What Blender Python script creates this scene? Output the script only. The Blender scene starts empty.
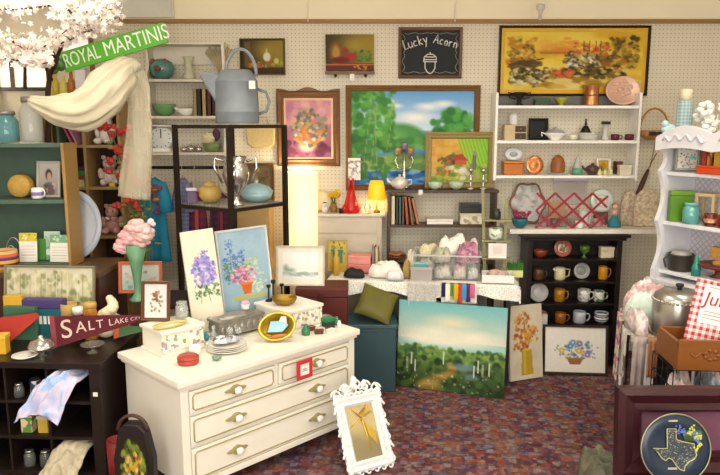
import bpy, bmesh, math, random
import numpy as np
from mathutils import Vector, Matrix, Euler
S = bpy.context.scene
COL = S.collection
PI = math.pi
R = math.radians
# ------------------------------------------------------------------ camera geometry
F, CH = 680.0, 1.85
TH = math.atan(113.5 / F)
CT, ST = math.cos(TH), math.sin(TH)
WALL = 5.2
def ray(px, py):
    a, b = (px - 360) / F, (237.5 - py) / F
    return a, CT + b * ST, b * CT - ST
def at(px, py, Y):
    x, y, w = ray(px, py); t = Y / y
    return Vector((x * t, Y, CH + w * t))
def on(px, py, z):
    x, y, w = ray(px, py); t = (z - CH) / w
    return Vector((x * t, y * t, z))
def Xp(px, Y, z):
    return (px - 360) / F * (Y * CT - (z - CH) * ST)
def Zp(py, Y): return at(360, py, Y).z
def mpp(Y, z=1.2): return (Y * CT - (z - CH) * ST) / F

# ------------------------------------------------------------------ colours / materials
def lin(h):
    if isinstance(h, str):
        h = h.lstrip('#'); h = [int(h[i:i+2], 16) / 255 for i in (0, 2, 4)]
    return tuple((c / 12.92 if c <= .04045 else ((c + .055) / 1.055) ** 2.4) for c in h)
MATS = {}
def newmat(name):
    m = bpy.data.materials.new(name); m.use_nodes = True
    nt = m.node_tree; b = nt.nodes['Principled BSDF']
    return m, nt, b
def N(nt, t, **kw):
    n = nt.nodes.new(t)
    for k, v in kw.items():
        if k.startswith('i_'):
            n.inputs[k[2:].replace('_', ' ')].default_value = v
        else: setattr(n, k, v)
    return n
def L(nt, a, b): nt.links.new(a, b)
def mixc(nt, fac, c1, c2, blend='MIX'):
    n = nt.nodes.new('ShaderNodeMix'); n.data_type = 'RGBA'; n.blend_type = blend
    for sock, v in ((n.inputs[0], fac), (n.inputs[6], c1), (n.inputs[7], c2)):
        if isinstance(v, bpy.types.NodeSocket): L(nt, v, sock)
        elif isinstance(v, (int, float)): sock.default_value = v
        else: sock.default_value = tuple(v) + (1,)
    return n.outputs[2]
def math_(nt, op, a, b=None):
    n = nt.nodes.new('ShaderNodeMath'); n.operation = op
    for i, v in enumerate((a, b)):
        if v is None: continue
        if isinstance(v, bpy.types.NodeSocket): L(nt, v, n.inputs[i])
        else: n.inputs[i].default_value = v
    return n.outputs[0]
def mat(h, rough=.55, metal=0, var=.10, scale=14, bump=0, spec=.4, name=None):
    """plain surface with a faint procedural mottling"""
    key = (h, rough, metal, var, scale, bump)
    if key in MATS: return MATS[key]
    m, nt, b = newmat(name or ('surface_' + h.lstrip('#')))
    tc = N(nt, 'ShaderNodeTexCoord'); nz = N(nt, 'ShaderNodeTexNoise', i_Scale=scale, i_Detail=4.0)
    L(nt, tc.outputs['Object'], nz.inputs['Vector'])
    c = lin(h); lo = [x * (1 - var * 1.6) for x in c]; hi = [min(1, x * (1 + var)) for x in c]
    L(nt, mixc(nt, nz.outputs['Fac'], lo, hi), b.inputs['Base Color'])
    b.inputs['Roughness'].default_value = rough; b.inputs['Metallic'].default_value = metal
    b.inputs['Specular IOR Level'].default_value = spec
    if bump:
        bp = N(nt, 'ShaderNodeBump', i_Strength=bump, i_Distance=.004); L(nt, nz.outputs['Fac'], bp.inputs['Height']); L(nt, bp.outputs['Normal'], b.inputs['Normal'])
    MATS[key] = m; return m
def wood(h1, h2, rough=.4, scale=3, axis=(1, 1, 8)):
    key = ('wood', h1, h2, rough, scale, axis)
    if key in MATS: return MATS[key]
    m, nt, b = newmat('wood_' + h1.lstrip('#'))
    tc = N(nt, 'ShaderNodeTexCoord'); mp = N(nt, 'ShaderNodeMapping'); mp.inputs['Scale'].default_value = axis
    L(nt, tc.outputs['Object'], mp.inputs['Vector'])
    nz = N(nt, 'ShaderNodeTexNoise', i_Scale=scale, i_Detail=6.0, i_Distortion=1.2); L(nt, mp.outputs[0], nz.inputs['Vector'])
    L(nt, mixc(nt, nz.outputs['Fac'], lin(h1), lin(h2)), b.inputs['Base Color'])
    b.inputs['Roughness'].default_value = rough; b.inputs['Specular IOR Level'].default_value = .35
    MATS[key] = m; return m
def glass(h, rough=.05, alpha=.35):
    """thin glass: part see-through, part glossy tinted surface"""
    key = ('glass', h, rough, alpha)
    if key in MATS: return MATS[key]
    m, nt, b = newmat('glass_' + h.lstrip('#'))
    tc = N(nt, 'ShaderNodeTexCoord'); nz = N(nt, 'ShaderNodeTexNoise', i_Scale=9.0); L(nt, tc.outputs['Object'], nz.inputs['Vector'])
    c = lin(h); L(nt, mixc(nt, nz.outputs['Fac'], [x * .85 for x in c], c), b.inputs['Base Color'])
    b.inputs['Roughness'].default_value = rough; b.inputs['Specular IOR Level'].default_value = .8
    b.inputs['Alpha'].default_value = alpha
    MATS[key] = m; return m
def emit(h, strength, base='ffffff'):
    key = ('emit', h, strength)
    if key in MATS: return MATS[key]
    m, nt, b = newmat('lit_' + h.lstrip('#'))
    b.inputs['Base Color'].default_value = lin(base) + (1,)
    b.inputs['Emission Color'].default_value = lin(h) + (1,); b.inputs['Emission Strength'].default_value = strength
    MATS[key] = m; return m
def checks(h1, h2, size, rough=.8, plaid=False, third=None):
    """woven checks / gingham / plaid from object coordinates (x and z)"""
    key = ('chk', h1, h2, size, plaid, third)
    if key in MATS: return MATS[key]
    m, nt, b = newmat('checked_cloth')
    tc = N(nt, 'ShaderNodeTexCoord'); sp = N(nt, 'ShaderNodeSeparateXYZ'); L(nt, tc.outputs['Object'], sp.inputs[0])
    def stripe(o, s): return math_(nt, 'LESS_THAN', math_(nt, 'FRACT', math_(nt, 'MULTIPLY', o, 1 / s)), .5)
    a = stripe(sp.outputs['X'], size); c = stripe(sp.outputs['Z'], size * (1.0 if not plaid else .8))
    f = math_(nt, 'MULTIPLY', math_(nt, 'ADD', a, c), .5)
    col = mixc(nt, f, lin(h1), lin(h2))
    if third:
        t = math_(nt, 'LESS_THAN', math_(nt, 'FRACT', math_(nt, 'MULTIPLY', sp.outputs['X'], .7 / size)), .22)
        col = mixc(nt, t, col, lin(third))
    L(nt, col, b.inputs['Base Color']); b.inputs['Roughness'].default_value = rough
    MATS[key] = m; return m
def blotch(cols, scale, rough=.8, metric='EUCLIDEAN', name='printed_pattern', rnd=1.0):
    """a printed pattern of coloured cells"""
    key = ('blotch', tuple(cols), scale, metric, rnd)
    if key in MATS: return MATS[key]
    m, nt, b = newmat(name)
    tc = N(nt, 'ShaderNodeTexCoord'); v = N(nt, 'ShaderNodeTexVoronoi', i_Scale=scale, distance=metric); v.inputs['Randomness'].default_value = rnd
    L(nt, tc.outputs['Object'], v.inputs['Vector'])
    sp = N(nt, 'ShaderNodeSeparateColor'); L(nt, v.outputs['Color'], sp.inputs[0])
    cr = N(nt, 'ShaderNodeValToRGB'); cr.color_ramp.interpolation = 'CONSTANT'
    e = cr.color_ramp.elements
    while len(e) < len(cols): e.new(.5)
    for i, c in enumerate(cols): e[i].position = i / len(cols); e[i].color = lin(c) + (1,)
    L(nt, sp.outputs[0], cr.inputs[0]); L(nt, cr.outputs[0], b.inputs['Base Color'])
    b.inputs['Roughness'].default_value = rough
    MATS[key] = m; return m
def softprint(cols, scale, rough=.9, name='soft_print'):
    """cloth with softly blended printed colours"""
    key = ('soft', tuple(cols), scale)
    if key in MATS: return MATS[key]
    m, nt, b = newmat(name); tc = N(nt, 'ShaderNodeTexCoord'); nz = N(nt, 'ShaderNodeTexNoise', i_Scale=scale, i_Detail=3.0, i_Distortion=.6); L(nt, tc.outputs['Object'], nz.inputs[0])
    cr = N(nt, 'ShaderNodeValToRGB'); e = cr.color_ramp.elements
    while len(e) < len(cols): e.new(.5)
    for i, c in enumerate(cols): e[i].position = .28 + .44 * i / max(1, len(cols) - 1); e[i].color = lin(c) + (1,)
    L(nt, nz.outputs[0], cr.inputs[0]); L(nt, cr.outputs[0], b.inputs['Base Color']); b.inputs['Roughness'].default_value = rough; b.inputs['Specular IOR Level'].default_value = .15
    MATS[key] = m; return m
def artmat():
    if 'art' in MATS: return MATS['art']
    m, nt, b = newmat('painted_colours')
    a = N(nt, 'ShaderNodeAttribute', attribute_name='Col'); tc = N(nt, 'ShaderNodeTexCoord')
    nz = N(nt, 'ShaderNodeTexNoise', i_Scale=60.0); L(nt, tc.outputs['Object'], nz.inputs['Vector'])
    f = math_(nt, 'MULTIPLY', nz.outputs['Fac'], .12)
    L(nt, mixc(nt, f, a.outputs['Color'], (0, 0, 0)), b.inputs['Base Color'])
    b.inputs['Roughness'].default_value = .5; b.inputs['Specular IOR Level'].default_value = .2
    MATS['art'] = m; return m

# ------------------------------------------------------------------ mesh builder
class MB:
    def __init__(s): s.v = []; s.f = []; s.m = []; s.sm = []
    def add(s, vs, fs, mi=0, sm=False, M=None):
        b = len(s.v)
        for p in vs:
            p = Vector(p); s.v.append(M @ p if M else p)
        for f in fs: s.f.append([b + i for i in f]); s.m.append(mi); s.sm.append(sm)
        return s
    def box(s, c, d, M=None, mi=0, rz=0):
        x, y, z = (i / 2 for i in d); c = Vector(c); Rz = Matrix.Rotation(rz, 3, 'Z')
        vs = [c + Rz @ Vector((i * x, j * y, k * z)) for i in (-1, 1) for j in (-1, 1) for k in (-1, 1)]
        return s.add(vs, [(0, 1, 3, 2), (4, 6, 7, 5), (0, 4, 5, 1), (2, 3, 7, 6), (0, 2, 6, 4), (1, 5, 7, 3)], mi, False, M)
    def bx(s, x0, x1, y0, y1, z0, z1, M=None, mi=0):
        return s.box(((x0 + x1) / 2, (y0 + y1) / 2, (z0 + z1) / 2), (x1 - x0, y1 - y0, z1 - z0), M, mi)
    def lathe(s, prof, seg=24, loc=(0, 0, 0), M=None, mi=0, sx=1, sy=1):
        vs, rings = [], []
        for r, z in prof:
            if r < 1e-5: rings.append([len(vs)]); vs.append((loc[0], loc[1], loc[2] + z))
            else:
                rings.append(list(range(len(vs), len(vs) + seg)))
                for k in range(seg):
                    a = 2 * PI * k / seg; vs.append((loc[0] + r * sx * math.cos(a), loc[1] + r * sy * math.sin(a), loc[2] + z))
        fs = []
        for A, B in zip(rings, rings[1:]):
            if len(A) == 1 and len(B) == 1: continue
            for k in range(seg):
                k2 = (k + 1) % seg
                if len(A) == 1: fs.append((A[0], B[k2], B[k]))
                elif len(B) == 1: fs.append((A[k], A[k2], B[0]))
                else: fs.append((A[k], A[k2], B[k2], B[k]))
        return s.add(vs, fs, mi, True, M)
    def tube(s, pts, r, seg=8, closed=False, mi=0, M=None, flat=1.0):
        pts = [Vector(p) for p in pts]; n = len(pts)
        rs = r if isinstance(r, (list, tuple)) else [r] * n
        vs, fs = [], []; up = None
        for i, p in enumerate(pts):
            if closed: t = pts[(i + 1) % n] - pts[i - 1]
            else: t = pts[min(i + 1, n - 1)] - pts[max(i - 1, 0)]
            t = t.normalized() if t.length > 1e-9 else Vector((0, 0, 1))
            if up is None: up = Vector((0, 0, 1)) if abs(t.z) < .9 else Vector((0, 1, 0))
            a = t.cross(up)
            if a.length < 1e-4: a = t.orthogonal()
            a.normalize(); up = a.cross(t).normalized()
            for k in range(seg):
                q = 2 * PI * k / seg; vs.append(p + a * rs[i] * math.cos(q) + up * rs[i] * flat * math.sin(q))
        for i in range(n if closed else n - 1):
            j = (i + 1) % n
            for k in range(seg):
                k2 = (k + 1) % seg; fs.append((i * seg + k, i * seg + k2, j * seg + k2, j * seg + k))
        if not closed: fs.append(list(range(seg))[::-1]); fs.append([(n - 1) * seg + k for k in range(seg)])
        return s.add(vs, fs, mi, True, M)
    def prism(s, poly, y0, y1, mi=0, M=None):
        n = len(poly); vs = [(x, y0, z) for x, z in poly] + [(x, y1, z) for x, z in poly]
        fs = [list(range(n)), [n + i for i in range(n)][::-1]] + [(i, i + n, (i + 1) % n + n, (i + 1) % n) for i in range(n)]
        return s.add(vs, fs, mi, False, M)
    def sph(s, c, rx, ry=None, rz=None, nu=14, nv=9, mi=0, M=None):
        ry = rx if ry is None else ry; rz = rx if rz is None else rz
        pr = [(math.sin(PI * i / nv), -math.cos(PI * i / nv)) for i in range(nv + 1)]
        b = len(s.v); s.lathe(pr, nu, (0, 0, 0), None, mi)
        for i in range(b, len(s.v)):
            v = s.v[i]; v = Vector((c[0] + v.x * rx, c[1] + v.y * ry, c[2] + v.z * rz)); s.v[i] = M @ v if M else v
        return s
    def grid(s, fn, nu, nv, mi=0, sm=True, closed=False):
        vs = [fn(i / nu, j / nv) for j in range(nv + 1) for i in range(nu + (0 if closed else 1))]
        w = nu + (0 if closed else 1)
        fs = [(j * w + i, j * w + (i + 1) % w, (j + 1) * w + (i + 1) % w, (j + 1) * w + i) for j in range(nv) for i in range(nu)]
        return s.add(vs, fs, mi, sm)
    def frame(s, w, h, prof, z0=0, mi=0, M=None):
        """mitred picture frame in the xz plane, base at z0; prof = closed loop of (inset, y)"""
        vs = []
        for i, y in prof:
            x = w / 2 - i
            vs += [(-x, y, z0 + i), (x, y, z0 + i), (x, y, z0 + h - i), (-x, y, z0 + h - i)]
        n = len(prof); fs = []
        for p in range(n):
            q = (p + 1) % n
            for k in range(4): fs.append((p * 4 + k, p * 4 + (k + 1) % 4, q * 4 + (k + 1) % 4, q * 4 + k))
        return s.add(vs, fs, mi, False, M)
    def build(s, name, mats, parent=None, loc=None, rot=None, bev=0, solid=0, sub=0, label=None, recalc=True):
        me = bpy.data.meshes.new(name); me.from_pydata([tuple(v) for v in s.v], [], s.f)
        if not isinstance(mats, (list, tuple)): mats = [mats]
        for m in mats: me.materials.append(m)
        me.polygons.foreach_set('material_index', s.m); me.polygons.foreach_set('use_smooth', s.sm)
        if recalc:
            bm = bmesh.new(); bm.from_mesh(me); bmesh.ops.recalc_face_normals(bm, faces=bm.faces); bm.to_mesh(me); bm.free()
        me.update()
        o = bpy.data.objects.new(name, me); COL.objects.link(o)
        if parent: o.parent = parent
        if loc is not None: o.location = loc
        if rot is not None: o.rotation_euler = rot
        if solid: md = o.modifiers.new('thick', 'SOLIDIFY'); md.thickness = solid; md.offset = 0
        if sub: md = o.modifiers.new('smooth', 'SUBSURF'); md.levels = md.render_levels = sub
        if bev: md = o.modifiers.new('edge', 'BEVEL'); md.width = bev; md.segments = 2; md.limit_method = 'ANGLE'
        if label: o['label'] = label
        return o
def tag(o, label, cat, group=None, kind=None):
    o['label'] = label; o['category'] = cat
    if group: o['group'] = group
    if kind: o['kind'] = kind
    return o
def thing(name, label, cat, loc=(0, 0, 0), rot=0, group=None):
    o = bpy.data.objects.new(name, None); COL.objects.link(o); o.empty_display_size = .05
    o.location = loc; o.rotation_euler = rot if isinstance(rot, (tuple, list)) else (0, 0, rot)
    return tag(o, label, cat, group)
def struct(name, mb, mats, **kw):
    o = mb.build(name, mats, **kw); o['kind'] = 'structure'; return o
def dup(root, loc, rot=None, label=None, name=None):
    r = root.copy(); COL.objects.link(r); r.location = loc
    if rot is not None: r.rotation_euler = rot if isinstance(rot, (tuple, list)) else (0, 0, rot)
    if label: r['label'] = label
    for ch in list(root.children):
        c = ch.copy(); COL.objects.link(c); c.parent = r
        for g in list(ch.children):
            d = g.copy(); COL.objects.link(d); d.parent = c
    return r
def text(name, body, size, m, parent, loc, rot=(PI/2, 0, 0), ext=.0015, sx=1, align='CENTER', shear=0, bold=0):
    cu = bpy.data.curves.new(name, 'FONT'); cu.body = body; cu.size = size; cu.extrude = ext; cu.align_x = align; cu.align_y = 'CENTER'; cu.shear = shear
    cu.materials.append(m); o = bpy.data.objects.new(name, cu); COL.objects.link(o)
    cu.offset = bold
    dg = bpy.context.evaluated_depsgraph_get(); me = bpy.data.meshes.new_from_object(o.evaluated_get(dg)); me.name = name
    bpy.data.objects.remove(o); o = bpy.data.objects.new(name, me); COL.objects.link(o)
    o.parent = parent; o.location = loc; o.rotation_euler = rot; o.scale = (sx, 1, 1)
    return o
def rep(a):    # rotation of a leaning flat thing: (lean back, yaw)
    return a

# ------------------------------------------------------------------ painted art (colours per vertex of a fine grid)
class Art:
    def __init__(s, w, h, bg='ffffff'):
        s.w, s.h = w, h; s.a = np.zeros((h, w, 3)); s.a[:] = s.c(bg)
        s.V, s.U = np.meshgrid((np.arange(h) + .5) / h, (np.arange(w) + .5) / w, indexing='ij'); s.r = random.Random(w * 77 + h)
    def c(s, h):
        if isinstance(h, str): h = h.lstrip('#'); return np.array([int(h[i:i+2], 16) / 255 for i in (0, 2, 4)])
        return np.array(h)
    def put(s, mask, col): s.a = s.a * (1 - mask[..., None]) + s.c(col) * mask[..., None]; return s
    def grad(s, c0, c1, v0=0, v1=1, u0=-1, u1=2):
        t = np.clip((s.V - v0) / max(1e-6, v1 - v0), 0, 1)[..., None]; m = ((s.V >= v0) & (s.V <= v1) & (s.U >= u0) & (s.U <= u1))[..., None]
        s.a = np.where(m, s.c(c0) * (1 - t) + s.c(c1) * t, s.a); return s
    def hgrad(s, c0, c1):
        t = s.U[..., None]; s.a = s.c(c0) * (1 - t) + s.c(c1) * t; return s
    def ell(s, x, y, rx, ry, col, soft=.25, op=1.0, rot=0):
        dx, dy = s.U - x, s.V - y; ca, sa = math.cos(rot), math.sin(rot)
        d = np.sqrt(((dx * ca + dy * sa) / rx) ** 2 + ((-dx * sa + dy * ca) / ry) ** 2)
        return s.put(np.clip((1 - d) / soft + .0, 0, 1) * op, col)
    def rect(s, x0, y0, x1, y1, col, op=1.0): return s.put(((s.U >= x0) & (s.U <= x1) & (s.V >= y0) & (s.V <= y1)) * op, col)
    def line(s, pts, wd, col, op=1.0):
        k = s.h / s.w; m = np.zeros((s.h, s.w))
        for (x0, y0), (x1, y1) in zip(pts, pts[1:]):
            dx, dy = x1 - x0, (y1 - y0) * k; L2 = dx * dx + dy * dy + 1e-12
            t = np.clip(((s.U - x0) * dx + (s.V - y0) * k * dy) / L2, 0, 1)
            d = np.hypot(s.U - x0 - t * dx, (s.V - y0) * k - t * dy)
            m = np.maximum(m, np.clip((wd - d) / (wd * .5) , 0, 1))
        return s.put(m * op, col)
    def poly(s, pts, col):
        m = np.zeros((s.h, s.w), bool); n = len(pts)
        for i in range(n):
            (x0, y0), (x1, y1) = pts[i], pts[(i + 1) % n]
            if abs(y1 - y0) < 1e-9: continue
            m ^= ((s.V < y0) != (s.V < y1)) & (s.U < (x1 - x0) * (s.V - y0) / (y1 - y0) + x0)
        return s.put(m.astype(float), col)
    def dabs(s, n, box, cols, r0, r1=None, asp=1.0, op=.8, shape=None):
        x0, y0, x1, y1 = box; r1 = r1 or r0
        for _ in range(n):
            x, y = s.r.uniform(x0, x1), s.r.uniform(y0, y1)
            if shape == 'e' and ((x - (x0 + x1) / 2) / ((x1 - x0) / 2)) ** 2 + ((y - (y0 + y1) / 2) / ((y1 - y0) / 2)) ** 2 > 1: continue
            r = s.r.uniform(r0, r1); s.ell(x, y, r * asp, r * s.w / s.h, s.r.choice(cols), .35, op, s.r.uniform(-.5, .5))
        return s
    def cols(s):
        a = np.clip(s.a, 0, 1); return np.where(a <= .04045, a / 12.92, ((a + .055) / 1.055) ** 2.4)
def art_obj(name, art, fn, parent, back=None, bm_=None, label=None, loc=None, rot=None):
    """grid mesh coloured by art; fn(u,v)->point (v down)"""
    w, h = art.w, art.h
    vs = [tuple(fn(i / (w - 1), j / (h - 1))) for j in range(h) for i in range(w)]
    fs = [(j * w + i, (j + 1) * w + i, (j + 1) * w + i + 1, j * w + i + 1) for j in range(h - 1) for i in range(w - 1)]
    c = art.cols().reshape(-1, 3); nb = 0
    if back is not None:                      # give it thickness: a rim and a back, offset by the vector
        bk = Vector(back); ring = [i for i in range(w)] + [j * w + w - 1 for j in range(1, h)] + [(h - 1) * w + i for i in range(w - 2, -1, -1)] + [j * w for j in range(h - 2, 0, -1)]
        b = len(vs); vs += [tuple(Vector(vs[i]) + bk) for i in ring]; n = len(ring)
        fs += [(ring[k], ring[(k + 1) % n], b + (k + 1) % n, b + k) for k in range(n)] + [[b + k for k in range(n)]]
        c = np.vstack([c, c[ring]])
    me = bpy.data.meshes.new(name); me.from_pydata(vs, [], fs); me.materials.append(artmat())
    at_ = me.attributes.new('Col', 'FLOAT_COLOR', 'POINT'); at_.data.foreach_set('color', np.hstack([c, np.ones((len(c), 1))]).astype(np.float32).ravel())
    me.update(); o = bpy.data.objects.new(name, me); COL.objects.link(o)
    if parent: o.parent = parent
    if label: o['label'] = label
    if loc is not None: o.location = loc
    if rot is not None: o.rotation_euler = rot
    return o
def picture(name, label, cat, art, w, h, loc, rz=0, lean=0, fm=None, bw=.03, fd=.025, mount=None, mw=.03, group=None, roll=0, part='canvas'):
    """picture standing on / hanging from its bottom edge, facing local -y"""
    t = thing(name, label, cat, loc, (-lean, roll, rz), group)
    i = 0
    if fm:
        MB().frame(w, h, [(0, 0), (0, -fd * .8), (bw * .25, -fd), (bw * .6, -fd * .75), (bw * .85, -fd * .85), (bw, -fd * .45), (bw, 0)]).build('frame', fm, t)
        i = bw * .9
    y = -fd * .35 if fm else -fd
    if mount:
        MB().frame(w - 2 * i, h - 2 * i, [(0, 0), (0, y - .002), (mw, y - .001), (mw, 0)], z0=i).build('mount', mount, t); i += mw * .95
    art_obj(part, art, lambda u, v: (-w/2 + i + u * (w - 2*i), y, i + (1 - v) * (h - 2*i)), t, (0, -y, 0))
    return t
def hangpos(x0, y0, x1, y1, Y):
    a, b = at(x0, y1, Y), at(x1, y0, Y)
    return Vector(((a.x + b.x) / 2, Y, a.z)), b.x - a.x, b.z - a.z

# ------------------------------------------------------------------ generic small things
def lath(name, label, cat, loc, prof, m, seg=22, group=None, sx=1, sy=1, rot=None):
    o = MB().lathe(prof, seg, sx=sx, sy=sy).build(name, m, None, loc, rot); return tag(o, label, cat, group)
def cupprof(r, h, t=.004, base=.8, flare=1.0):
    return [(0, 0), (r * base, 0), (r, h * .12), (r, h * .6), (r * flare, h), (r * flare - t, h), (r - t, h * .6), (r - t, h * .15), (r * base - t, t), (0, t)]
def bowlprof(r, h, t=.005, foot=.4):
    p = [(0, 0), (r * foot, 0), (r * foot, h * .08)]
    for i in range(1, 7):
        a = i / 6 * PI / 2; p.append((r * foot + r * (1 - foot) * math.sin(a), h * .08 + h * .92 * (1 - math.cos(a))))
    q = [(r - t, h)] + [(max(0, r * foot + r * (1 - foot) * math.sin(i / 6 * PI / 2) - t), h * .08 + t + (h * .92 - t) * (1 - math.cos(i / 6 * PI / 2))) for i in range(5, 0, -1)] + [(0, h * .08 + t)]
    return p + q
def mug(label, loc, r, h, m, ang=0, group=None, name='mug', hm=None, band=None, flare=1.0):
    t = thing(name, label, 'mug', loc, ang, group)
    MB().lathe(cupprof(r, h, flare=flare), 20).build('body', m, t)
    MB().tube([(r * .92, 0, h * .8), (r * 1.45, 0, h * .82), (r * 1.62, 0, h * .55), (r * 1.4, 0, h * .28), (r * .95, 0, h * .2)], r * .12, 6).build('handle', hm or m, t)
    if band: MB().lathe([(r * 1.0, h * .3), (r * 1.02, h * .32), (r * 1.02, h * .62), (r * 1.0, h * .64)], 20).build('band', band, t)
    return t
def jar(name, label, cat, loc, r, h, gm, lm, group=None, fill=None, neck=.75, lh=.12):
    t = thing(name, label, cat, loc, 0, group); b = h * (1 - lh)
    MB().lathe([(0, 0), (r * .9, 0), (r, h * .05), (r, b * .78), (r * neck, b * .92), (r * neck, b), (r * neck - .003, b), (r * neck - .003, b * .9), (r - .004, b * .76), (r - .004, h * .06), (0, h * .03)], 22).build('body', gm, t)
    if lm: MB().lathe([(0, b - .002), (r * neck * 1.08, b - .002), (r * neck * 1.08, h - .004), (r * neck, h), (0, h)], 22).build('lid', lm, t)
    if fill: MB().lathe([(0, h * .05), (r * .88, h * .05), (r * .9, h * .6), (0, h * .62)], 16).build('contents', fill, t)
    return t
def book(label, loc, th, h, d, cm, rz=0, tilt=0, group=None, flat=False, pm=None, title=None):
    """standing book: spine to local -y; flat=True lays it down"""
    rot = (0, tilt, rz) if not flat else (0, PI / 2, rz)
    t = thing('book', label, 'book', loc, rot, group); c = .003
    mb = MB().bx(-th/2, -th/2 + c, 0, d, 0, h).bx(th/2 - c, th/2, 0, d, 0, h).bx(-th/2, th/2, 0, c, 0, h)
    mb.build('cover', cm, t); MB().bx(-th/2 + c, th/2 - c, c, d - .006, .004, h - .005).build('pages', pm or mat('e8ddc2', .9), t)
    if title: MB().bx(-th*.3, th*.3, -.001, 0, h*.55, h*.85).build('spine_label', title, t)
    return t
def crate(name, label, cat, loc, d, m, rz=0, lid=None, group=None, bev=.003, extra=None, lidh=.02):
    x, y, z = d
    if not lid:
        o = MB().bx(-x/2, x/2, -y/2, y/2, 0, z).build(name, m, None, loc, (0, 0, rz), bev); return tag(o, label, cat, group)
    t = thing(name, label, cat, loc, rz, group)
    MB().bx(-x/2, x/2, -y/2, y/2, 0, z - lidh).build('body', m, t, bev=bev)
    MB().bx(-x/2 - .003, x/2 + .003, -y/2 - .003, y/2 + .003, z - lidh, z).build('lid', lid, t, bev=bev)
    return t
from mathutils import noise as NZ
def heap(name, label, cat, loc, d, m, seed=1, rz=0, group=None, nu=26, bumps=6, flatness=.6):
    """a crumpled pile of cloth: closed mound with soft folds"""
    x, y, z = d; o3 = Vector((seed * 3.17, seed * 1.7, seed * .9))
    rr = random.Random(seed); ph = [rr.uniform(0, 6.28) for _ in range(6)]
    def fn(u, v):
        a = 2 * PI * u; edge = 1 + .07 * math.sin(3 * a + ph[0]) + .05 * math.sin(5 * a + ph[1])
        q = v; e = (abs(math.cos(a)) ** 3.2 + abs(math.sin(a)) ** 3.2) ** (-1 / 3.2)
        px, py = q * edge * e * math.cos(a), q * edge * e * math.sin(a)
        body = (1 - q ** 4.5) ** .45
        p3 = Vector((px * 1.2, py * 1.2, 0)) + o3
        n1 = NZ.noise(p3); n2 = 1 - abs(NZ.noise(p3 * 2.1)) * 2; n3 = 1 - abs(NZ.noise(p3 * 4.3 + Vector((5, 5, 5)))) * 2
        h = body * (.70 + .34 * n1 + .17 * n2 + .09 * n3); w = 1 + (.07 * n2 + .05 * n3) * (1 if q > .3 else q / .3); px *= w; py *= w
        return (px * x / 2 / 1.18, py * y / 2 / 1.18, max(.002, min(h, 1.12) * z / 1.0) if q < .999 else 0)
    W = nu * 2; n = nu // 2 + 6; vs = [fn(0, 0)]; fs = []
    for jv in range(1, n + 1):
        for iu in range(W): vs.append(fn(iu / W, jv / n))
    for iu in range(W): fs.append((0, 1 + iu, 1 + (iu + 1) % W))
    for jv in range(n - 1):
        for iu in range(W): b0 = 1 + jv * W; fs.append((b0 + iu, b0 + W + iu, b0 + W + (iu + 1) % W, b0 + (iu + 1) % W))
    mb = MB(); mb.add(vs, fs, 0, True); mb.f.append([1 + (n - 1) * W + iu for iu in range(W)]); mb.m.append(0); mb.sm.append(False)
    o = mb.build(name, m, None, loc, (0, 0, rz)); return tag(o, label, cat, group)
def hangcloth(name, label, cat, p0, p1, length, m, folds=4, depth=.02, group=None, taper=1.0, thick=.003, seed=1, tagit=True, parent=None, hem=.0, over=None):
    """cloth hanging straight down from the line p0-p1 with vertical folds; over = (vector) piece laid back over the top"""
    p0, p1 = Vector(p0), Vector(p1); dr = p1 - p0; n = Vector((-dr.y, dr.x, 0)).normalized() * -1; rr = random.Random(seed); a, b = rr.uniform(0, 6), rr.uniform(0, 6)
    def fn(u, v):
        uu = .5 + (u - .5) * (1 + (taper - 1) * v)
        o = math.sin(u * folds * 2 * PI + a) * depth * (.3 + .7 * v) + math.sin(u * folds * 3.3 + b) * depth * .4 * v
        return p0 + dr * uu + n * o + Vector((0, 0, -length * v * (1 + hem * math.sin(u * folds * 2 * PI + b))))
    mb = MB(); mb.grid(fn, max(16, folds * 8), 12)
    if over is not None:
        ov = Vector(over); mb.grid(lambda u, v: fn(u, 0) + ov * v, max(16, folds * 8), 3)
    o = mb.build(name, m, parent, solid=thick, recalc=False)
    return tag(o, label, cat, group) if tagit else o
def stroke(name, pts, r, m, parent, y):
    mb = MB()
    for p in pts: mb.tube([(x, y, z) for x, z in p], r, 5)
    return mb.build(name, m, parent)
WHITE = mat('f2efe6', .5); CREAM = mat('ebe3c6', .5); BLACK = mat('15130f', .4); DARK = mat('2a211b', .5)
SILVER = mat('c8c4bb', .22, .9, .2, 6); BRASS = mat('c19a3f', .3, .85, .15, 6); COPPER = mat('c98a5c', .3, .8, .2, 6)
PAPER = mat('efeadb', .9)
WALL = 5.4
# ================================================================== camera
cam = bpy.data.cameras.new('camera'); cam.sensor_fit = 'HORIZONTAL'; cam.sensor_width = 36; cam.lens = 36 * F / 720; cam.clip_start = .05
co = bpy.data.objects.new('camera', cam); COL.objects.link(co); co.location = (0, 0, CH); co.rotation_euler = (PI/2 - TH, 0, 0); S.camera = co
S.view_settings.view_transform = 'Standard'; S.view_settings.look = 'None'; S.view_settings.gamma = 1; S.view_settings.use_curve_mapping = False
S.view_settings.exposure = -0.18
S.cycles.use_denoising = True

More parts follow.
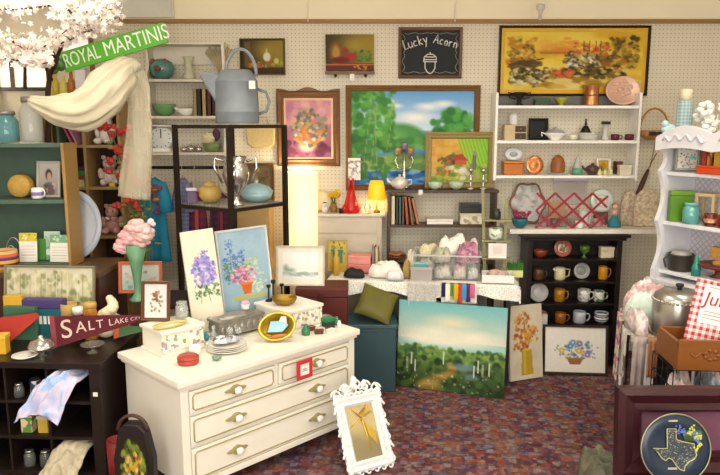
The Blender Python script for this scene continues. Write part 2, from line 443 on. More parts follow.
# ================================================================== room shell
def peg():
    m, nt, b = newmat('pegboard')
    tc = N(nt, 'ShaderNodeTexCoord'); sp = N(nt, 'ShaderNodeSeparateXYZ'); L(nt, tc.outputs['Object'], sp.inputs[0])
    def q(o): return math_(nt, 'POWER', math_(nt, 'SUBTRACT', math_(nt, 'FRACT', math_(nt, 'MULTIPLY', o, 1 / .03)), .5), 2)
    d = math_(nt, 'LESS_THAN', math_(nt, 'ADD', q(sp.outputs['X']), q(sp.outputs['Z'])), .026)
    nz = N(nt, 'ShaderNodeTexNoise', i_Scale=2.0, i_Detail=3.0); L(nt, tc.outputs['Object'], nz.inputs['Vector'])
    base = mixc(nt, nz.outputs['Fac'], lin('d6cdb6'), lin('e0d9c6'))
    L(nt, mixc(nt, d, base, lin('ada288')), b.inputs['Base Color']); b.inputs['Roughness'].default_value = .7
    return m
def carpet():
    m, nt, b = newmat('patterned_carpet')
    tc = N(nt, 'ShaderNodeTexCoord'); mp = N(nt, 'ShaderNodeMapping'); mp.inputs['Rotation'].default_value = (0, 0, .12)
    L(nt, tc.outputs['Object'], mp.inputs['Vector'])
    def vor(scale, cols, metric, rnd, sx=1.0):
        m2 = N(nt, 'ShaderNodeMapping'); m2.inputs['Scale'].default_value = (scale * sx, scale, scale); L(nt, mp.outputs[0], m2.inputs[0])
        v = N(nt, 'ShaderNodeTexVoronoi', distance=metric, voronoi_dimensions='2D', i_Scale=1.0); v.inputs['Randomness'].default_value = rnd; L(nt, m2.outputs[0], v.inputs['Vector'])
        s_ = N(nt, 'ShaderNodeSeparateColor'); L(nt, v.outputs['Color'], s_.inputs[0]); cr = N(nt, 'ShaderNodeValToRGB'); cr.color_ramp.interpolation = 'CONSTANT'; e = cr.color_ramp.elements
        while len(e) < len(cols): e.new(.5)
        for i, c in enumerate(cols): e[i].position = i / len(cols); e[i].color = lin(c) + (1,)
        L(nt, s_.outputs[0], cr.inputs[0]); return cr.outputs[0], v.outputs['Distance']
    c1, d1 = vor(7.5, ['582c2c', '382a34', '5e302f', '48282e', '5e3c32', '342c40', '522a2a'], 'CHEBYCHEV', .12)
    c2, d2 = vor(26, ['74403a', '483a4c', '80664a', '5a2e2e', '545668', '8a5040', '482a2e', '7c6c60', '3a2830'], 'MANHATTAN', .3, .8)
    c3, d3 = vor(52, ['7c3c38', '40364a', '8a745a', '5a2e2e', '646678', '5a3034'], 'EUCLIDEAN', .8)
    mk = math_(nt, 'LESS_THAN', d1, .34)
    col = mixc(nt, .62, c1, c2); col = mixc(nt, mk, col, mixc(nt, .5, c2, c3)); col = mixc(nt, .25, col, c3)
    sp = N(nt, 'ShaderNodeSeparateXYZ'); L(nt, mp.outputs[0], sp.inputs[0])
    def cell(sx, sy, ox, oy, wx, wy):
        u = math_(nt, 'ADD', math_(nt, 'MULTIPLY', sp.outputs['X'], 1 / sx), ox); r_ = math_(nt, 'MULTIPLY', math_(nt, 'FLOOR', u), .5); v = math_(nt, 'ADD', math_(nt, 'ADD', math_(nt, 'MULTIPLY', sp.outputs['Y'], 1 / sy), r_), oy)
        a_ = math_(nt, 'LESS_THAN', math_(nt, 'ABSOLUTE', math_(nt, 'SUBTRACT', math_(nt, 'FRACT', u), .5)), wx); c_ = math_(nt, 'LESS_THAN', math_(nt, 'ABSOLUTE', math_(nt, 'SUBTRACT', math_(nt, 'FRACT', v), .5)), wy); return math_(nt, 'MULTIPLY', a_, c_)
    band = math_(nt, 'LESS_THAN', math_(nt, 'FRACT', math_(nt, 'MULTIPLY', sp.outputs['X'], 1 / .34)), .42); col = mixc(nt, math_(nt, 'MULTIPLY', band, .16), col, lin('80623f'))
    col = mixc(nt, math_(nt, 'MULTIPLY', cell(.12, .19, 0, 0, .17, .10), .34), col, lin('908a92')); col = mixc(nt, math_(nt, 'MULTIPLY', cell(.12, .19, .5, .2, .22, .16), .36), col, lin('8f4438')); col = mixc(nt, math_(nt, 'MULTIPLY', cell(.12, .095, .25, .35, .12, .2), .4), col, lin('3c3a58'))
    L(nt, col, b.inputs['Base Color']); b.inputs['Roughness'].default_value = .95; b.inputs['Specular IOR Level'].default_value = .1
    return m
XL, XR, YF, ZC, XP = -3.5, 3.1, -1.8, 2.95, Xp(94, 5.4, 2.4)
wallm = mat('e4dccb', .8, var=.04, scale=2); soff = mat('f7ecce', .7, var=.04, scale=1.5); alc = mat('c8c0b0', .8, var=.05, scale=2)
struct('floor', MB().bx(XL - .1, XR + .1, YF, 6.9, -.06, 0), carpet())
struct('ceiling', MB().bx(XL - .1, XR + .1, YF, 6.9, ZC, ZC + .06), mat('f4ecdc', .8, var=.04))
struct('wall_back', MB().bx(XP, XR + .1, WALL, WALL + .06, 0, 2.66), peg())
ZR = Zp(22, WALL)
struct('wall_back_upper', MB().bx(XP, XR, WALL - .005, WALL + .06, ZR + .02, ZC), soff)
XS = Xp(174.5, WALL, 2.6)
struct('wall_back_panel', MB().bx(XP + .01, XS - .01, WALL - .03, WALL - .006, ZR + .03, ZC - .002).bx(XS - .008, XS + .006, WALL - .03, WALL - .006, ZR + .03, ZC - .002), mat('d9d8cc', .6, var=.03), bev=.002)
struct('trim_1', MB().bx(XP, XR, WALL - .03, WALL, ZR - .012, ZR + .018), wood('8a6a3e', 'a07c4a'), bev=.003)
struct('trim_2', MB().bx(XP - .03, XP, WALL - .03, WALL + .1, 0, ZR + .03), wood('8a5a38', '9a6a44'), bev=.003)
struct('wall_return', MB().bx(XP - .02, XP, WALL + .06, 6.8, 0, ZC), alc)
struct('wall_alcove', MB().bx(XL, XP, 6.8, 6.88, 0, ZC), alc)
struct('wall_left', MB().bx(XL - .08, XL, YF, 6.88, 0, ZC), wallm)
struct('wall_right', MB().bx(XR, XR + .08, YF, 6.88, 0, ZC), wallm)
struct('wall_front', MB().bx(XL, XR, YF - .08, YF, 0, ZC), wallm)
def window(name, x0, x1, z0, z1, Y, fm, pm, bars=(1, 0), t=.035):
    w = MB().frame(x1 - x0, z1 - z0, [(0, 0), (0, -.05), (t, -.05), (t, 0)])
    for k in range(bars[0]): w.bx(-t/2 + (k + 1) * (x1 - x0) / (bars[0] + 1) - (x1 - x0) / 2, t/2 + (k + 1) * (x1 - x0) / (bars[0] + 1) - (x1 - x0) / 2, -.04, 0, t, z1 - z0 - t)
    o = struct(name, w, fm, loc=((x0 + x1) / 2, Y, z0))
    MB().bx(-(x1 - x0) / 2 + t * .5, (x1 - x0) / 2 - t * .5, -.015, -.004, t * .5, z1 - z0 - t * .5).build('pane', pm, o)
    return o
a, b = at(-24, 91, 6.79), at(50, 56, 6.79)
window('window_1', a.x, b.x, a.z, b.z, 6.798, wood('3a2a20', '2c2018'), emit('f6e6bc', .8))
a, b = at(62, 60, 6.79), at(92, 22, 6.79)
window('window_2', a.x, b.x, a.z, b.z, 6.798, mat('c9c4b4', .6), emit('b9c3cf', .55), bars=(0, 0), t=.02)

# ceiling lights (fluorescent fixtures, all above the frame) and an added front fill light behind the viewer
def fixture(x, y, label, e, rz=0):
    t = thing('ceiling_light', label, 'ceiling light', (x, y, ZC - .08), rz, 'fluorescent ceiling lights')
    MB().frame(.5, 1.3, [(0, 0), (0, .079), (.03, .079), (.03, 0)], z0=-.65, M=Matrix.Rotation(PI/2, 4, 'X') @ Matrix.Scale(-1, 4, (0, 1, 0)) ).build('frame', WHITE, t)
    MB().bx(-.23, .23, -.63, .63, .02, .03).build('diffuser', emit('fff3d6', 3.0), t)
    l = bpy.data.lights.new('fluorescent_tube', 'AREA'); l.shape = 'RECTANGLE'; l.size = .42; l.size_y = 1.2; l.energy = e; l.color = (1, .96, .88)
    o = bpy.data.objects.new('fluorescent_tube', l); COL.objects.link(o); o.location = (x, y, ZC - .09); o.rotation_euler = (0, 0, rz)
for x, y, e in ((-1.6, 3.3, 15), (.2, 3.3, 16), (1.9, 3.2, 15), (-1.6, 1.0, 30), (.2, 1.0, 34), (1.9, 1.0, 30)):
    fixture(x, y, 'long white fluorescent ceiling light with a glowing diffuser', e)
window('added_window', -2.3, 2.3, .75, 2.45, YF, mat('d8d4c8', .5), emit('f4f2ea', .8), bars=(2, 0), t=.05).rotation_euler = (0, 0, PI)  # unseen glowing window, added to go with the front fill lamp
l = bpy.data.lights.new('added_front_fill', 'AREA'); l.shape = 'RECTANGLE'; l.size = 4.6; l.size_y = 1.7; l.energy = 165; l.color = (1, .98, .95)  # unseen area lamp added to brighten the room from the front
o = bpy.data.objects.new('added_front_fill', l); COL.objects.link(o); o.location = (0, YF + .08, 1.6); o.rotation_euler = (PI/2, 0, 0)
l = bpy.data.lights.new('window_daylight', 'AREA'); l.shape = 'RECTANGLE'; l.size = .9; l.size_y = .5; l.energy = 26; l.color = (1, .93, .8)
o = bpy.data.objects.new('window_daylight', l); COL.objects.link(o); a = at(22, 73, 6.7); o.location = (a.x, 6.72, a.z); o.rotation_euler = (-PI/2, 0, 0)
w = bpy.data.worlds.new('shop'); S.world = w; w.use_nodes = True; w.node_tree.nodes['Background'].inputs[0].default_value = (1, .95, .85, 1); w.node_tree.nodes['Background'].inputs[1].default_value = .15

# ================================================================== FURNITURE
# ---- white dresser, turned 45 degrees
DA = on(178, 383, .66); DR = PI / 4; DZ = .66
def D(u, v, z=DZ): return Vector((DA.x + (u - v) * math.sin(DR), DA.y + (u + v) * math.sin(DR), z))
dr = thing('dresser', 'antique white chest of four drawers with two small glove tiers on top', 'dresser', D(0, 0, 0), DR)
wd = mat('e9e4d4', .45, var=.05, scale=6); gold = mat('a79a6c', .5, .1)
MB().bx(0, 1.20, 0, .62, .625, .66).bx(.012, 1.188, .012, .61, .607, .625).build('top', wd, dr, bev=.005)
mb = MB().bx(.03, .05, .03, .6, .10, .607).bx(1.15, 1.17, .03, .6, .10, .607).bx(.05, 1.15, .585, .6, .10, .607).bx(.05, 1.15, .03, .045, .59, .607).bx(.05, 1.15, .03, .585, .10, .118)
for z in (.458, .292): mb.bx(.05, 1.15, .034, .05, z, z + .012)
mb.bx(.588, .612, .034, .05, .47, .59).bx(.024, .066, .024, .04, .1, .607).bx(1.134, 1.176, .024, .04, .1, .607).bx(.024, 1.176, .02, .032, .085, .118)
mb.build('body', wd, dr, bev=.003)
for x, y in ((.05, .05), (1.15, .05), (.05, .57), (1.15, .57)):
    MB().lathe([(0, 0), (.018, 0), (.022, .02), (.028, .07), (.034, .1), (0, .1)], 12, (x, y, 0)).build('leg', wd, dr)
def drawer(x0, x1, z0, z1, knobs):
    d = MB().bx(x0, x1, .022, .4, z0, z1).build('drawer', wd, dr, bev=.004)
    cx, cz = (x0 + x1) / 2, (z0 + z1) / 2; w2, h2 = (x1 - x0) / 2 - .016, (z1 - z0) / 2 - .015; c = .012
    P = [(-w2 + c, -h2), (w2 - c, -h2), (w2, -h2 + c), (w2, h2 - c), (w2 - c, h2), (-w2 + c, h2), (-w2, h2 - c), (-w2, -h2 + c)]
    MB().tube([(cx + p, .021, cz + q) for p, q in P], .0042, 6, True).build('gilt_moulding', gold, d)
    for kx in knobs:
        MB().prism([(kx + .055 * math.cos(a) * (1 + .18 * math.cos(4 * a)), cz + .021 * math.sin(a) * (1 + .2 * math.cos(4 * a))) for a in [i * PI / 16 for i in range(32)]], .016, .022).build('backplate', gold, d)
        MB().lathe([(0, 0), (.009, 0), (.008, .012), (.02, .02), (.021, .03), (.012, .036), (0, .037)], 14, M=Matrix.Translation((kx, .017, cz)) @ Matrix.Rotation(PI/2, 4, 'X')).build('knob', WHITE, d)
    return d
drawer(.07, .585, .474, .586, (.33,)); drawer(.615, 1.13, .474, .586, (.875,))
drawer(.07, 1.13, .308, .454, (.33, .875)); drawer(.07, 1.13, .122, .288, (.33, .875))
flor = blotch(['efe8d4', 'efe8d4', 'e9e0cc', 'b98aa0', 'efe8d4', '8a9a7a', 'e6dcc6'], 60, .6, name='painted_floral')
def tier(u0, u1, v0, v1):
    t = MB().bx(u0 - .012, u1 + .012, v0 - .012, v1, DZ + .122, DZ + .14).bx(u0, u1, v0, v1 - .005, DZ + .018, DZ + .122).bx(u0 - .008, u1 + .008, v0 - .008, v1, DZ + .001, DZ + .018).build('glove_tier', wd, dr, bev=.003)
    MB().bx(u0 + .02, u1 - .02, v0 - .008, v0 + .01, DZ + .03, DZ + .112).build('tier_drawer', flor, t, bev=.003)
    MB().bx(u0 - .003, u0 + .016, v0 - .006, v0 + .01, DZ + .02, DZ + .12).build('corner_post', flor, t); MB().bx(u1 - .016, u1 + .003, v0 - .006, v0 + .01, DZ + .02, DZ + .12).build('corner_post', flor, t)
    MB().sph(((u0 + u1) / 2, v0 - .016, DZ + .072), .009).build('tier_knob', gold, t)
tier(.125, .36, .36, .58); tier(.82, 1.08, .21, .51)

# ---- black cubby cabinet at lower left
CX, CY, CZ, CRZ = on(101, 363, .65).x, on(101, 363, .65).y, .65, R(-3)
cb = thing('cubby_cabinet', 'dark espresso cubby cabinet crammed with linens and tins', 'cabinet', (CX, CY, 0), CRZ)
blk = wood('1d1613', '2b211c', .35); blk2 = mat('120f0d', .5)
MB().bx(-1.5, .0, -.01, .52, .615, .65).build('top', wood('1f1713', '2a1f1a', .3), cb, bev=.004)
MB().bx(-.07, -.01, 0, .51, 0, .614).build('side_panel', blk, cb, bev=.003)
MB().bx(-1.48, -.071, .49, .51, 0, .614).build('back_panel', blk2, cb)
CW = .222
for k in range(1, 7): MB().bx(-.07 - CW * k - .012, -.07 - CW * k, .01, .489, .03, .613).build('divider', blk, cb)
for k in range(3): MB().bx(-1.48, -.071, .004, .489, .03 + .196 * k, .046 + .196 * k).build('shelf', blk, cb)
def CUB(col, row, dx=.5, y=.1, dz=0):   # col 0 = rightmost, row 0 = top
    v = Vector((-.07 - CW * (col + 1) + dx * (CW - .012), y, .03 + .196 * (2 - row) + .0175 + dz)); return Matrix.Translation((CX, CY, 0)) @ Matrix.Rotation(CRZ, 4, 'Z') @ v

# ---- brown cabinet behind it
br = thing('low_cabinet', 'reddish brown wooden cabinet under the green bookcase', 'cabinet', (-2.15, 4.10, 0))
brm = wood('3b2018', '4d2c1f', .4)
BRZ = .98
MB().bx(-.7, .60, -.16, .30, 0, BRZ - .031).build('body', brm, br, bev=.003); MB().bx(-.71, .61, -.17, .31, BRZ - .03, BRZ).build('top', wood('5a4028', '6a4c30', .4), br, bev=.004)
# ---- green bookcase
GX, GY, GZ = Xp(67, 4.09, 1.4), 4.09, .981
gb = thing('bookcase', 'dark green bookcase with ochre side edge and bowed shelves', 'bookcase', (GX, GY, GZ))
grn = mat('4f6857', .5, var=.12, scale=5); grn2 = mat('40584b', .6); och = wood('a37f45', 'b08c50')
GH = Zp(143, GY) - GZ
MB().bx(-.018, 0, 0, .19, 0, GH).build('side_panel', och, gb, bev=.002); MB().bx(-.9, -.882, .0, .19, 0, GH).build('side_panel', grn, gb)
MB().bx(-.881, -.019, .175, .19, 0, GH - .02).build('back_panel', grn2, gb)
def bowshelf(z, t=.022):
    pts = [(-.88, .0)] + [(-.88 + .86 * i / 10, -.035 * math.sin(PI * i / 10)) for i in range(11)] + [(-.02, .174), (-.88, .174)]
    mb = MB(); n = len(pts); mb.add([(x, y, z) for x, y in pts] + [(x, y, z + t) for x, y in pts], [list(range(n))[::-1], [n + i for i in range(n)]] + [(i, (i + 1) % n, n + (i + 1) % n, n + i) for i in range(n)])
    return mb
for z in (GH - .025, Zp(200, GY) - GZ - .02, .004): bowshelf(z).build('shelf', grn, gb)
G2 = Zp(200, GY) + .003; G1 = GZ + .027; G3 = GZ + GH - .002

# ---- rear tall bookshelf with plush toys
bx0, bx1, BY = Xp(42, 5.08, 1.5), Xp(122, 5.08, 1.5), 5.08
BS = thing('bookshelf', 'tall tan wooden bookshelf behind the oval platter', 'bookshelf', (bx0, BY, 0)); bw_ = bx1 - bx0; bm_ = wood('9a7c4e', 'ab8c5c')
MB().bx(0, .02, 0, .3, 0, Zp(100, 5.08) - .021).build('side_panel', bm_, BS); MB().bx(bw_ - .02, bw_, 0, .3, 0, Zp(100, 5.08) - .021).build('side_panel', bm_, BS)
xm = Xp(86, BY, 1.5) - bx0; MB().bx(xm - .01, xm + .01, 0, .28, .05, Zp(100, 5.08) - .021).build('divider', bm_, BS)
MB().bx(.02, bw_ - .02, .285, .3, .03, Zp(100, 5.08) - .021).build('back_panel', mat('4a3626', .7), BS)
BST = Zp(100, BY); BSZ = [Zp(145, BY), Zp(187, BY), Zp(236, BY), Zp(275, BY), BST - .02]
MB().bx(-.01, bw_ + .01, -.01, .3, BST - .02, BST).build('top', bm_, BS)
for z in BSZ[:-1]: MB().bx(.021, xm - .011, .003, .28, z - .02, z).bx(xm + .011, bw_ - .021, .003, .28, z - .02, z).build('shelf', bm_, BS)

# ---- white wall shelf unit upper left
wx0, wx1, WY = Xp(147, 5.2, 1.9), Xp(225, 5.2, 1.9), 5.2
WS = thing('wall_shelf', 'whitewashed wall shelf with curved sides behind the watering can', 'shelf', (wx0, WY, 0)); ww = wx1 - wx0; wsm = mat('e2d9c6', .6, var=.08, scale=8)
Wz = [Zp(79, WY), Zp(116, WY), Zp(152.5, WY)]; wt = Zp(44, WY)
side = [(.0, Wz[2] - .05), (.19, Wz[2] - .05), (.19, wt), (.05, wt)]
for x in (0, ww - .018):
    P = [(0, Wz[2] - .06), (0, Wz[2] + .03)]
    for k in (1, 0):
        z0, z1 = Wz[k + 1] + .03, Wz[k] + .03
        P += [(.05, z0 + (z1 - z0) * .3), (.05, z0 + (z1 - z0) * .7), (0, z1 - .02), (0, z1)]
    P += [(.05, Wz[0] + .1), (.02, wt), (.19, wt), (.19, Wz[2] - .06)]
    mb = MB(); n = len(P); mb.add([(x, y, z) for y, z in P] + [(x + .018, y, z) for y, z in P], [list(range(n)), [n + i for i in range(n)][::-1]] + [(i, (i + 1) % n, n + (i + 1) % n, n + i) for i in range(n)]); mb.build('side_panel', wsm, WS)
for z in Wz: MB().bx(.019, ww - .019, .002, .188, z - .02, z).build('shelf', wsm, WS, bev=.002)
MB().bx(-.005, ww + .005, .02, .19, wt + .001, wt + .018).build('top', wsm, WS); MB().bx(.019, ww - .019, .175, .188, Wz[0] + .12, wt).build('rail', wsm, WS)

# ---- black metal etagere, corner towards the viewer
EP = [Vector((-.80, 4.2, 0)), Vector((-.505, 4.585, 0)), Vector((-.905, 4.85, 0)), Vector((-1.2, 4.46, 0))]
et = thing('etagere', 'black metal etagere with glass shelves holding the watering can', 'etagere', (0, 0, 0)); iron = mat('2b2018', .45, .3)
ETZ, ESZ = CH - .004, Zp(206, 4.35)
for p in EP: MB().box((p.x, p.y, ETZ / 2), (.028, .028, ETZ), rz=.91).build('post', iron, et)
for z in (ETZ - .012, ESZ - .012, .62, .12):
    mb = MB()
    for i in range(4):
        p, q = EP[i], EP[(i + 1) % 4]; m_ = (p + q) / 2; dd = q - p
        mb.box((m_.x, m_.y, z), (dd.length - .03, .02, .022), rz=math.atan2(dd.y, dd.x))
    mb.build('rail', iron, et)
def glsh(z):
    c = sum(EP, Vector()) / 4; P = [c + (p - c) * .93 for p in EP]; mb = MB(); mb.add([(p.x, p.y, z) for p in P] + [(p.x, p.y, z + .006) for p in P], [(3, 2, 1, 0), (4, 5, 6, 7)] + [(i, (i + 1) % 4, 4 + (i + 1) % 4, 4 + i) for i in range(4)]); return mb
for z in (ETZ, ESZ, .632): glsh(z).build('glass_shelf', glass('cfd6cc', .08, .35), et)
EC = sum(EP, Vector()) / 4

# ---- lace covered table
TZ = .74; TP = Vector((-.25, 4.80, 0)); TRZ = math.atan2(-.20, 1.35); TLn = math.hypot(1.35, .2); TD = .37
def T(u, v, z=TZ): return Matrix.Translation(TP) @ Matrix.Rotation(TRZ, 4, 'Z') @ Vector((u, v, z))
tb = thing('table', 'folding table hidden beneath the white lace cloth', 'table', TP, TRZ)
MB().bx(.03, TLn - .03, .012, TD - .012, TZ - .03, TZ - .006).build('tabletop', mat('8a7a62', .6), tb)
for x, y in ((.06, .04), (TLn - .06, .04), (.06, TD - .04), (TLn - .06, TD - .04)): MB().bx(x - .015, x + .015, y - .015, y + .015, 0, TZ - .031).build('leg', mat('3a3632', .4, .5), tb)
def laceM(h1, h2, sc):
    m, nt, b = newmat('lace'); tc = N(nt, 'ShaderNodeTexCoord'); v = N(nt, 'ShaderNodeTexVoronoi', i_Scale=sc, feature='DISTANCE_TO_EDGE'); L(nt, tc.outputs['Object'], v.inputs['Vector'])
    f = math_(nt, 'LESS_THAN', v.outputs['Distance'], .12); L(nt, mixc(nt, f, lin(h1), lin(h2)), b.inputs['Base Color']); b.inputs['Roughness'].default_value = .9; return m
lace = laceM('d8d4c8', 'f4f1e8', 55)
def clothfn(u, v):
    # v: 0 back edge .. .6 front edge .. 1 hem ; ends drop at u<.06 and u>.94
    if v < .55: y, z = TD * (1 - v / .55), TZ + .001
    else:
        q = (v - .55) / .45; y, z = -.006 - .012 * (1 + math.sin(u * 46)) * q, TZ - (.085 + .02 * math.sin(u * 15)) * q
    x = u * (TLn + .1) - .05
    if x > TLn: k = (x - TLn) / .05; z = min(z, TZ - .12 * k); x = TLn + .012 + .006 * math.sin(v * 30)
    if x < 0: k = -x / .05; z = min(z, TZ - .16 * k); x = -.012
    return (x, y, z)
mb = MB(); mb.grid(clothfn, 70, 30); o = mb.build('tablecloth', lace, None, TP, (0, 0, TRZ), recalc=False); tag(o, 'white lace tablecloth draped over the long back table', 'tablecloth')

# ---- brown bookcase behind the table
kx0, kx1, KY = Xp(388, 5.16, 1.2), Xp(497, 5.16, 1.2), 5.16; kz1, kz2 = Zp(190, KY), Zp(225, KY)
bk = thing('bookcase', 'low brown bookcase with open back behind the linens', 'bookcase', (kx0, KY, 0)); kw = kx1 - kx0; km = wood('3d281c', '50372a', .4)
MB().bx(-.01, kw + .01, -.01, .2, kz1 - .022, kz1).build('top', km, bk, bev=.003)
for x in (0, kw - .02): MB().bx(x, x + .02, 0, .19, 0, kz1 - .023).build('side_panel', km, bk)
for z in (kz2, .80, .3): MB().bx(.021, kw - .021, 0, .19, z - .02, z).build('shelf', km, bk)
# ---- small white cabinet on the wall side of the table
cx0, cx1, CBY = Xp(312, 5.22, 1.2), Xp(383.5, 5.22, 1.2), 5.22; cz = Zp(214, CBY)
wc = thing('side_cabinet', 'narrow greyish white cabinet carrying the red rabbit ornament', 'cabinet', (cx0, CBY, 0)); cw = cx1 - cx0; wcm = mat('cdc2ae', .6, var=.06)
MB().bx(.01, cw - .01, .012, .17, 0, cz - .02).build('body', wcm, wc, bev=.003); MB().bx(-.015, cw + .015, -.01, .172, cz - .019, cz).build('top', mat('ddd5c6', .5), wc, bev=.003)
MB().bx(.05, cw - .05, .0, .011, cz - .15, cz - .05).build('drawer', wcm, wc, bev=.003); MB().bx(.05, cw - .05, .0, .011, .85, cz - .17).build('panel', wcm, wc, bev=.003)

# ---- black mug cabinet
mx0, mx1, MY = Xp(527, 5.05, .7), Xp(620.5, 5.05, .7), 5.05; mzt = Zp(236, MY)
mc = thing('mug_cabinet', 'black wooden display cabinet of sixteen pigeonholes full of mugs', 'cabinet', (mx0, MY, 0)); mw = mx1 - mx0; mm = wood('17120f', '231b17', .35)
MB().bx(-.05, mw + .05, -.03, .24, mzt - .012, mzt + .012).bx(-.025, mw + .025, -.015, .24, mzt - .035, mzt - .0125).build('cornice', mm, mc, bev=.004)
for x in (0, mw - .035): MB().bx(x, x + .035, 0, .24, 0, mzt - .036).build('side_panel', mm, mc)
MB().bx(.036, mw - .036, .2, .23, .1, mzt - .036).build('back_panel', mat('1a1411', .6), mc)
MZ = [Zp(259.5, MY), Zp(282, MY), Zp(304, MY), Zp(326, MY)]
for z in MZ + [.06]: MB().bx(.036, mw - .036, .004, .199, z - .014, z).build('shelf', mm, mc)
MB().bx(.036, mw - .036, .012, .03, .062, MZ[3] - .015).build('door_panel', mm, mc); MB().bx(-.012, mw + .012, -.012, .02, 0, .05).build('plinth', mm, mc)
# ---- white shelf board above it
wbz = Zp(229.5, 5.04); wb0, wb1 = Xp(510, 5.04, 1.1), Xp(664, 5.04, 1.1)
o = MB().bx(wb0, wb1, 5.04, 5.385, wbz - .035, wbz).build('shelf_board', mat('e4ded0', .5), bev=.004); tag(o, 'long white shelf board fixed above the mug cabinet', 'shelf')
# ---- white three tier wall shelf
sx0, sx1, SY = Xp(495, 5.2, 1.8), Xp(640.5, 5.2, 1.8), 5.2
ts = thing('wall_shelf', 'white three tier wall shelf under the long yellow painting', 'shelf', (sx0, SY, 0)); sw = sx1 - sx0
SZ = [Zp(105.5, SY), Zp(140.5, SY), Zp(175.5, SY)]; stp = Zp(92.5, SY); wsh = mat('f3f0e8', .45, var=.03)
for x in (0, sw - .02): MB().bx(x, x + .02, 0, .19, SZ[2] - .04, stp).build('side_panel', wsh, ts, bev=.003)
for z in SZ: MB().bx(.021, sw - .021, .003, .185, z - .022, z).build('shelf', wsh, ts, bev=.002)
MB().bx(.021, sw - .021, .175, .188, SZ[0], stp - .02).build('back_rail', mat('6f6f68', .6), ts)

# ---- white hutch at the right, with scalloped crest
HP = Vector((1.885, 4.32, 0)); HRZ = math.atan2(-.897, .443)
HW_, HD_ = 1.15, .34
def H(u, v, z): return Matrix.Translation(HP) @ Matrix.Rotation(HRZ, 4, 'Z') @ Vector((u, v, z))
hu = thing('hutch', 'tall white hutch with scalloped crest and lattice papered back', 'hutch', HP, HRZ); hm = mat('dedee2', .45, var=.03)
def latt():
    m, nt, b = newmat('lattice_paper'); tc = N(nt, 'ShaderNodeTexCoord'); sp = N(nt, 'ShaderNodeSeparateXYZ'); L(nt, tc.outputs['Object'], sp.inputs[0])
    s1, s2 = math_(nt, 'ADD', sp.outputs['X'], sp.outputs['Z']), math_(nt, 'SUBTRACT', sp.outputs['X'], sp.outputs['Z'])
    def ln(o): return math_(nt, 'LESS_THAN', math_(nt, 'FRACT', math_(nt, 'MULTIPLY', o, 24)), .22)
    f = math_(nt, 'MAXIMUM', ln(s1), ln(s2)); L(nt, mixc(nt, f, lin('d6d2d8'), lin('b2aeb8')), b.inputs['Base Color']); b.inputs['Roughness'].default_value = .8; return m
HZ = [1.555, 1.24, .925]; HT = Zp(145.5, 4.32)
MB().bx(.03, HW_ - .03, HD_ - .02, HD_ - .005, .9, HT + .02).build('back_panel', latt(), hu)
def hside(x):
    P = [(0, 0), (0, .85)]
    zs = [.925, 1.24, 1.555, HT]
    for a_, b_ in zip(zs, zs[1:]):
        for q in range(7): P.append((.0 + .045 * math.sin(PI * q / 6), a_ + (b_ - a_) * q / 6))
    P += [(0, HT + .05), (HD_, HT + .05), (HD_, 0)]
    mb = MB(); n = len(P); mb.add([(x, y, z) for y, z in P] + [(x + .03, y, z) for y, z in P], [list(range(n)), [n + i for i in range(n)][::-1]] + [(i, (i + 1) % n, n + (i + 1) % n, n + i) for i in range(n)]); return mb
for x in (0, HW_ - .03): hside(x).build('side_panel', hm, hu)
for z in HZ: MB().bx(.031, HW_ - .031, .045, HD_ - .021, z - .024, z).build('shelf', hm, hu, bev=.003)
MB().bx(-.02, HW_ + .02, -.02, -.001, .84, .87).bx(.031, HW_ - .031, 0, HD_ - .021, .84, .87).build('counter', hm, hu, bev=.004); MB().bx(.031, HW_ - .031, .02, HD_ - .02, .05, .835).build('base', hm, hu)
cr = [(-.015, HT - .03), (-.015, HT + .05)]
for i in range(25):
    q = i / 24; cr.append((HW_ * q, HT + .06 + .055 * math.sin(PI * ((q * 3) % 1.0)) ** 1.0 * (1 if q < 1 else 0) + .02 * math.sin(PI * q)))
cr += [(HW_ + .015, HT + .05), (HW_ + .015, HT - .03)]
for i in range(13): cr.append((HW_ * (1 - i / 12), HT - .03 + .02 * abs(math.sin(PI * i / 4))))
crest = MB().prism(cr, -.022, -.002).build('crest', hm, hu, bev=.003)
for k in range(3):
    cxx = HW_ * (k + .5) / 3; mb = MB(); mb.tube([(cxx + (i - 16) * .0095, -.023, HT + .035 + .016 * math.sin(i * .8) + .018 * math.cos((i - 16) * .1)) for i in range(33)], [.004 + .006 * abs(math.sin(i * .4)) for i in range(33)], 7); mb.build('carved_scroll', mat('cfcfd4', .45), crest)
MB().bx(-.015, HW_ + .015, -.004, HD_, HT + .0505, HT + .064).build('top', hm, hu)

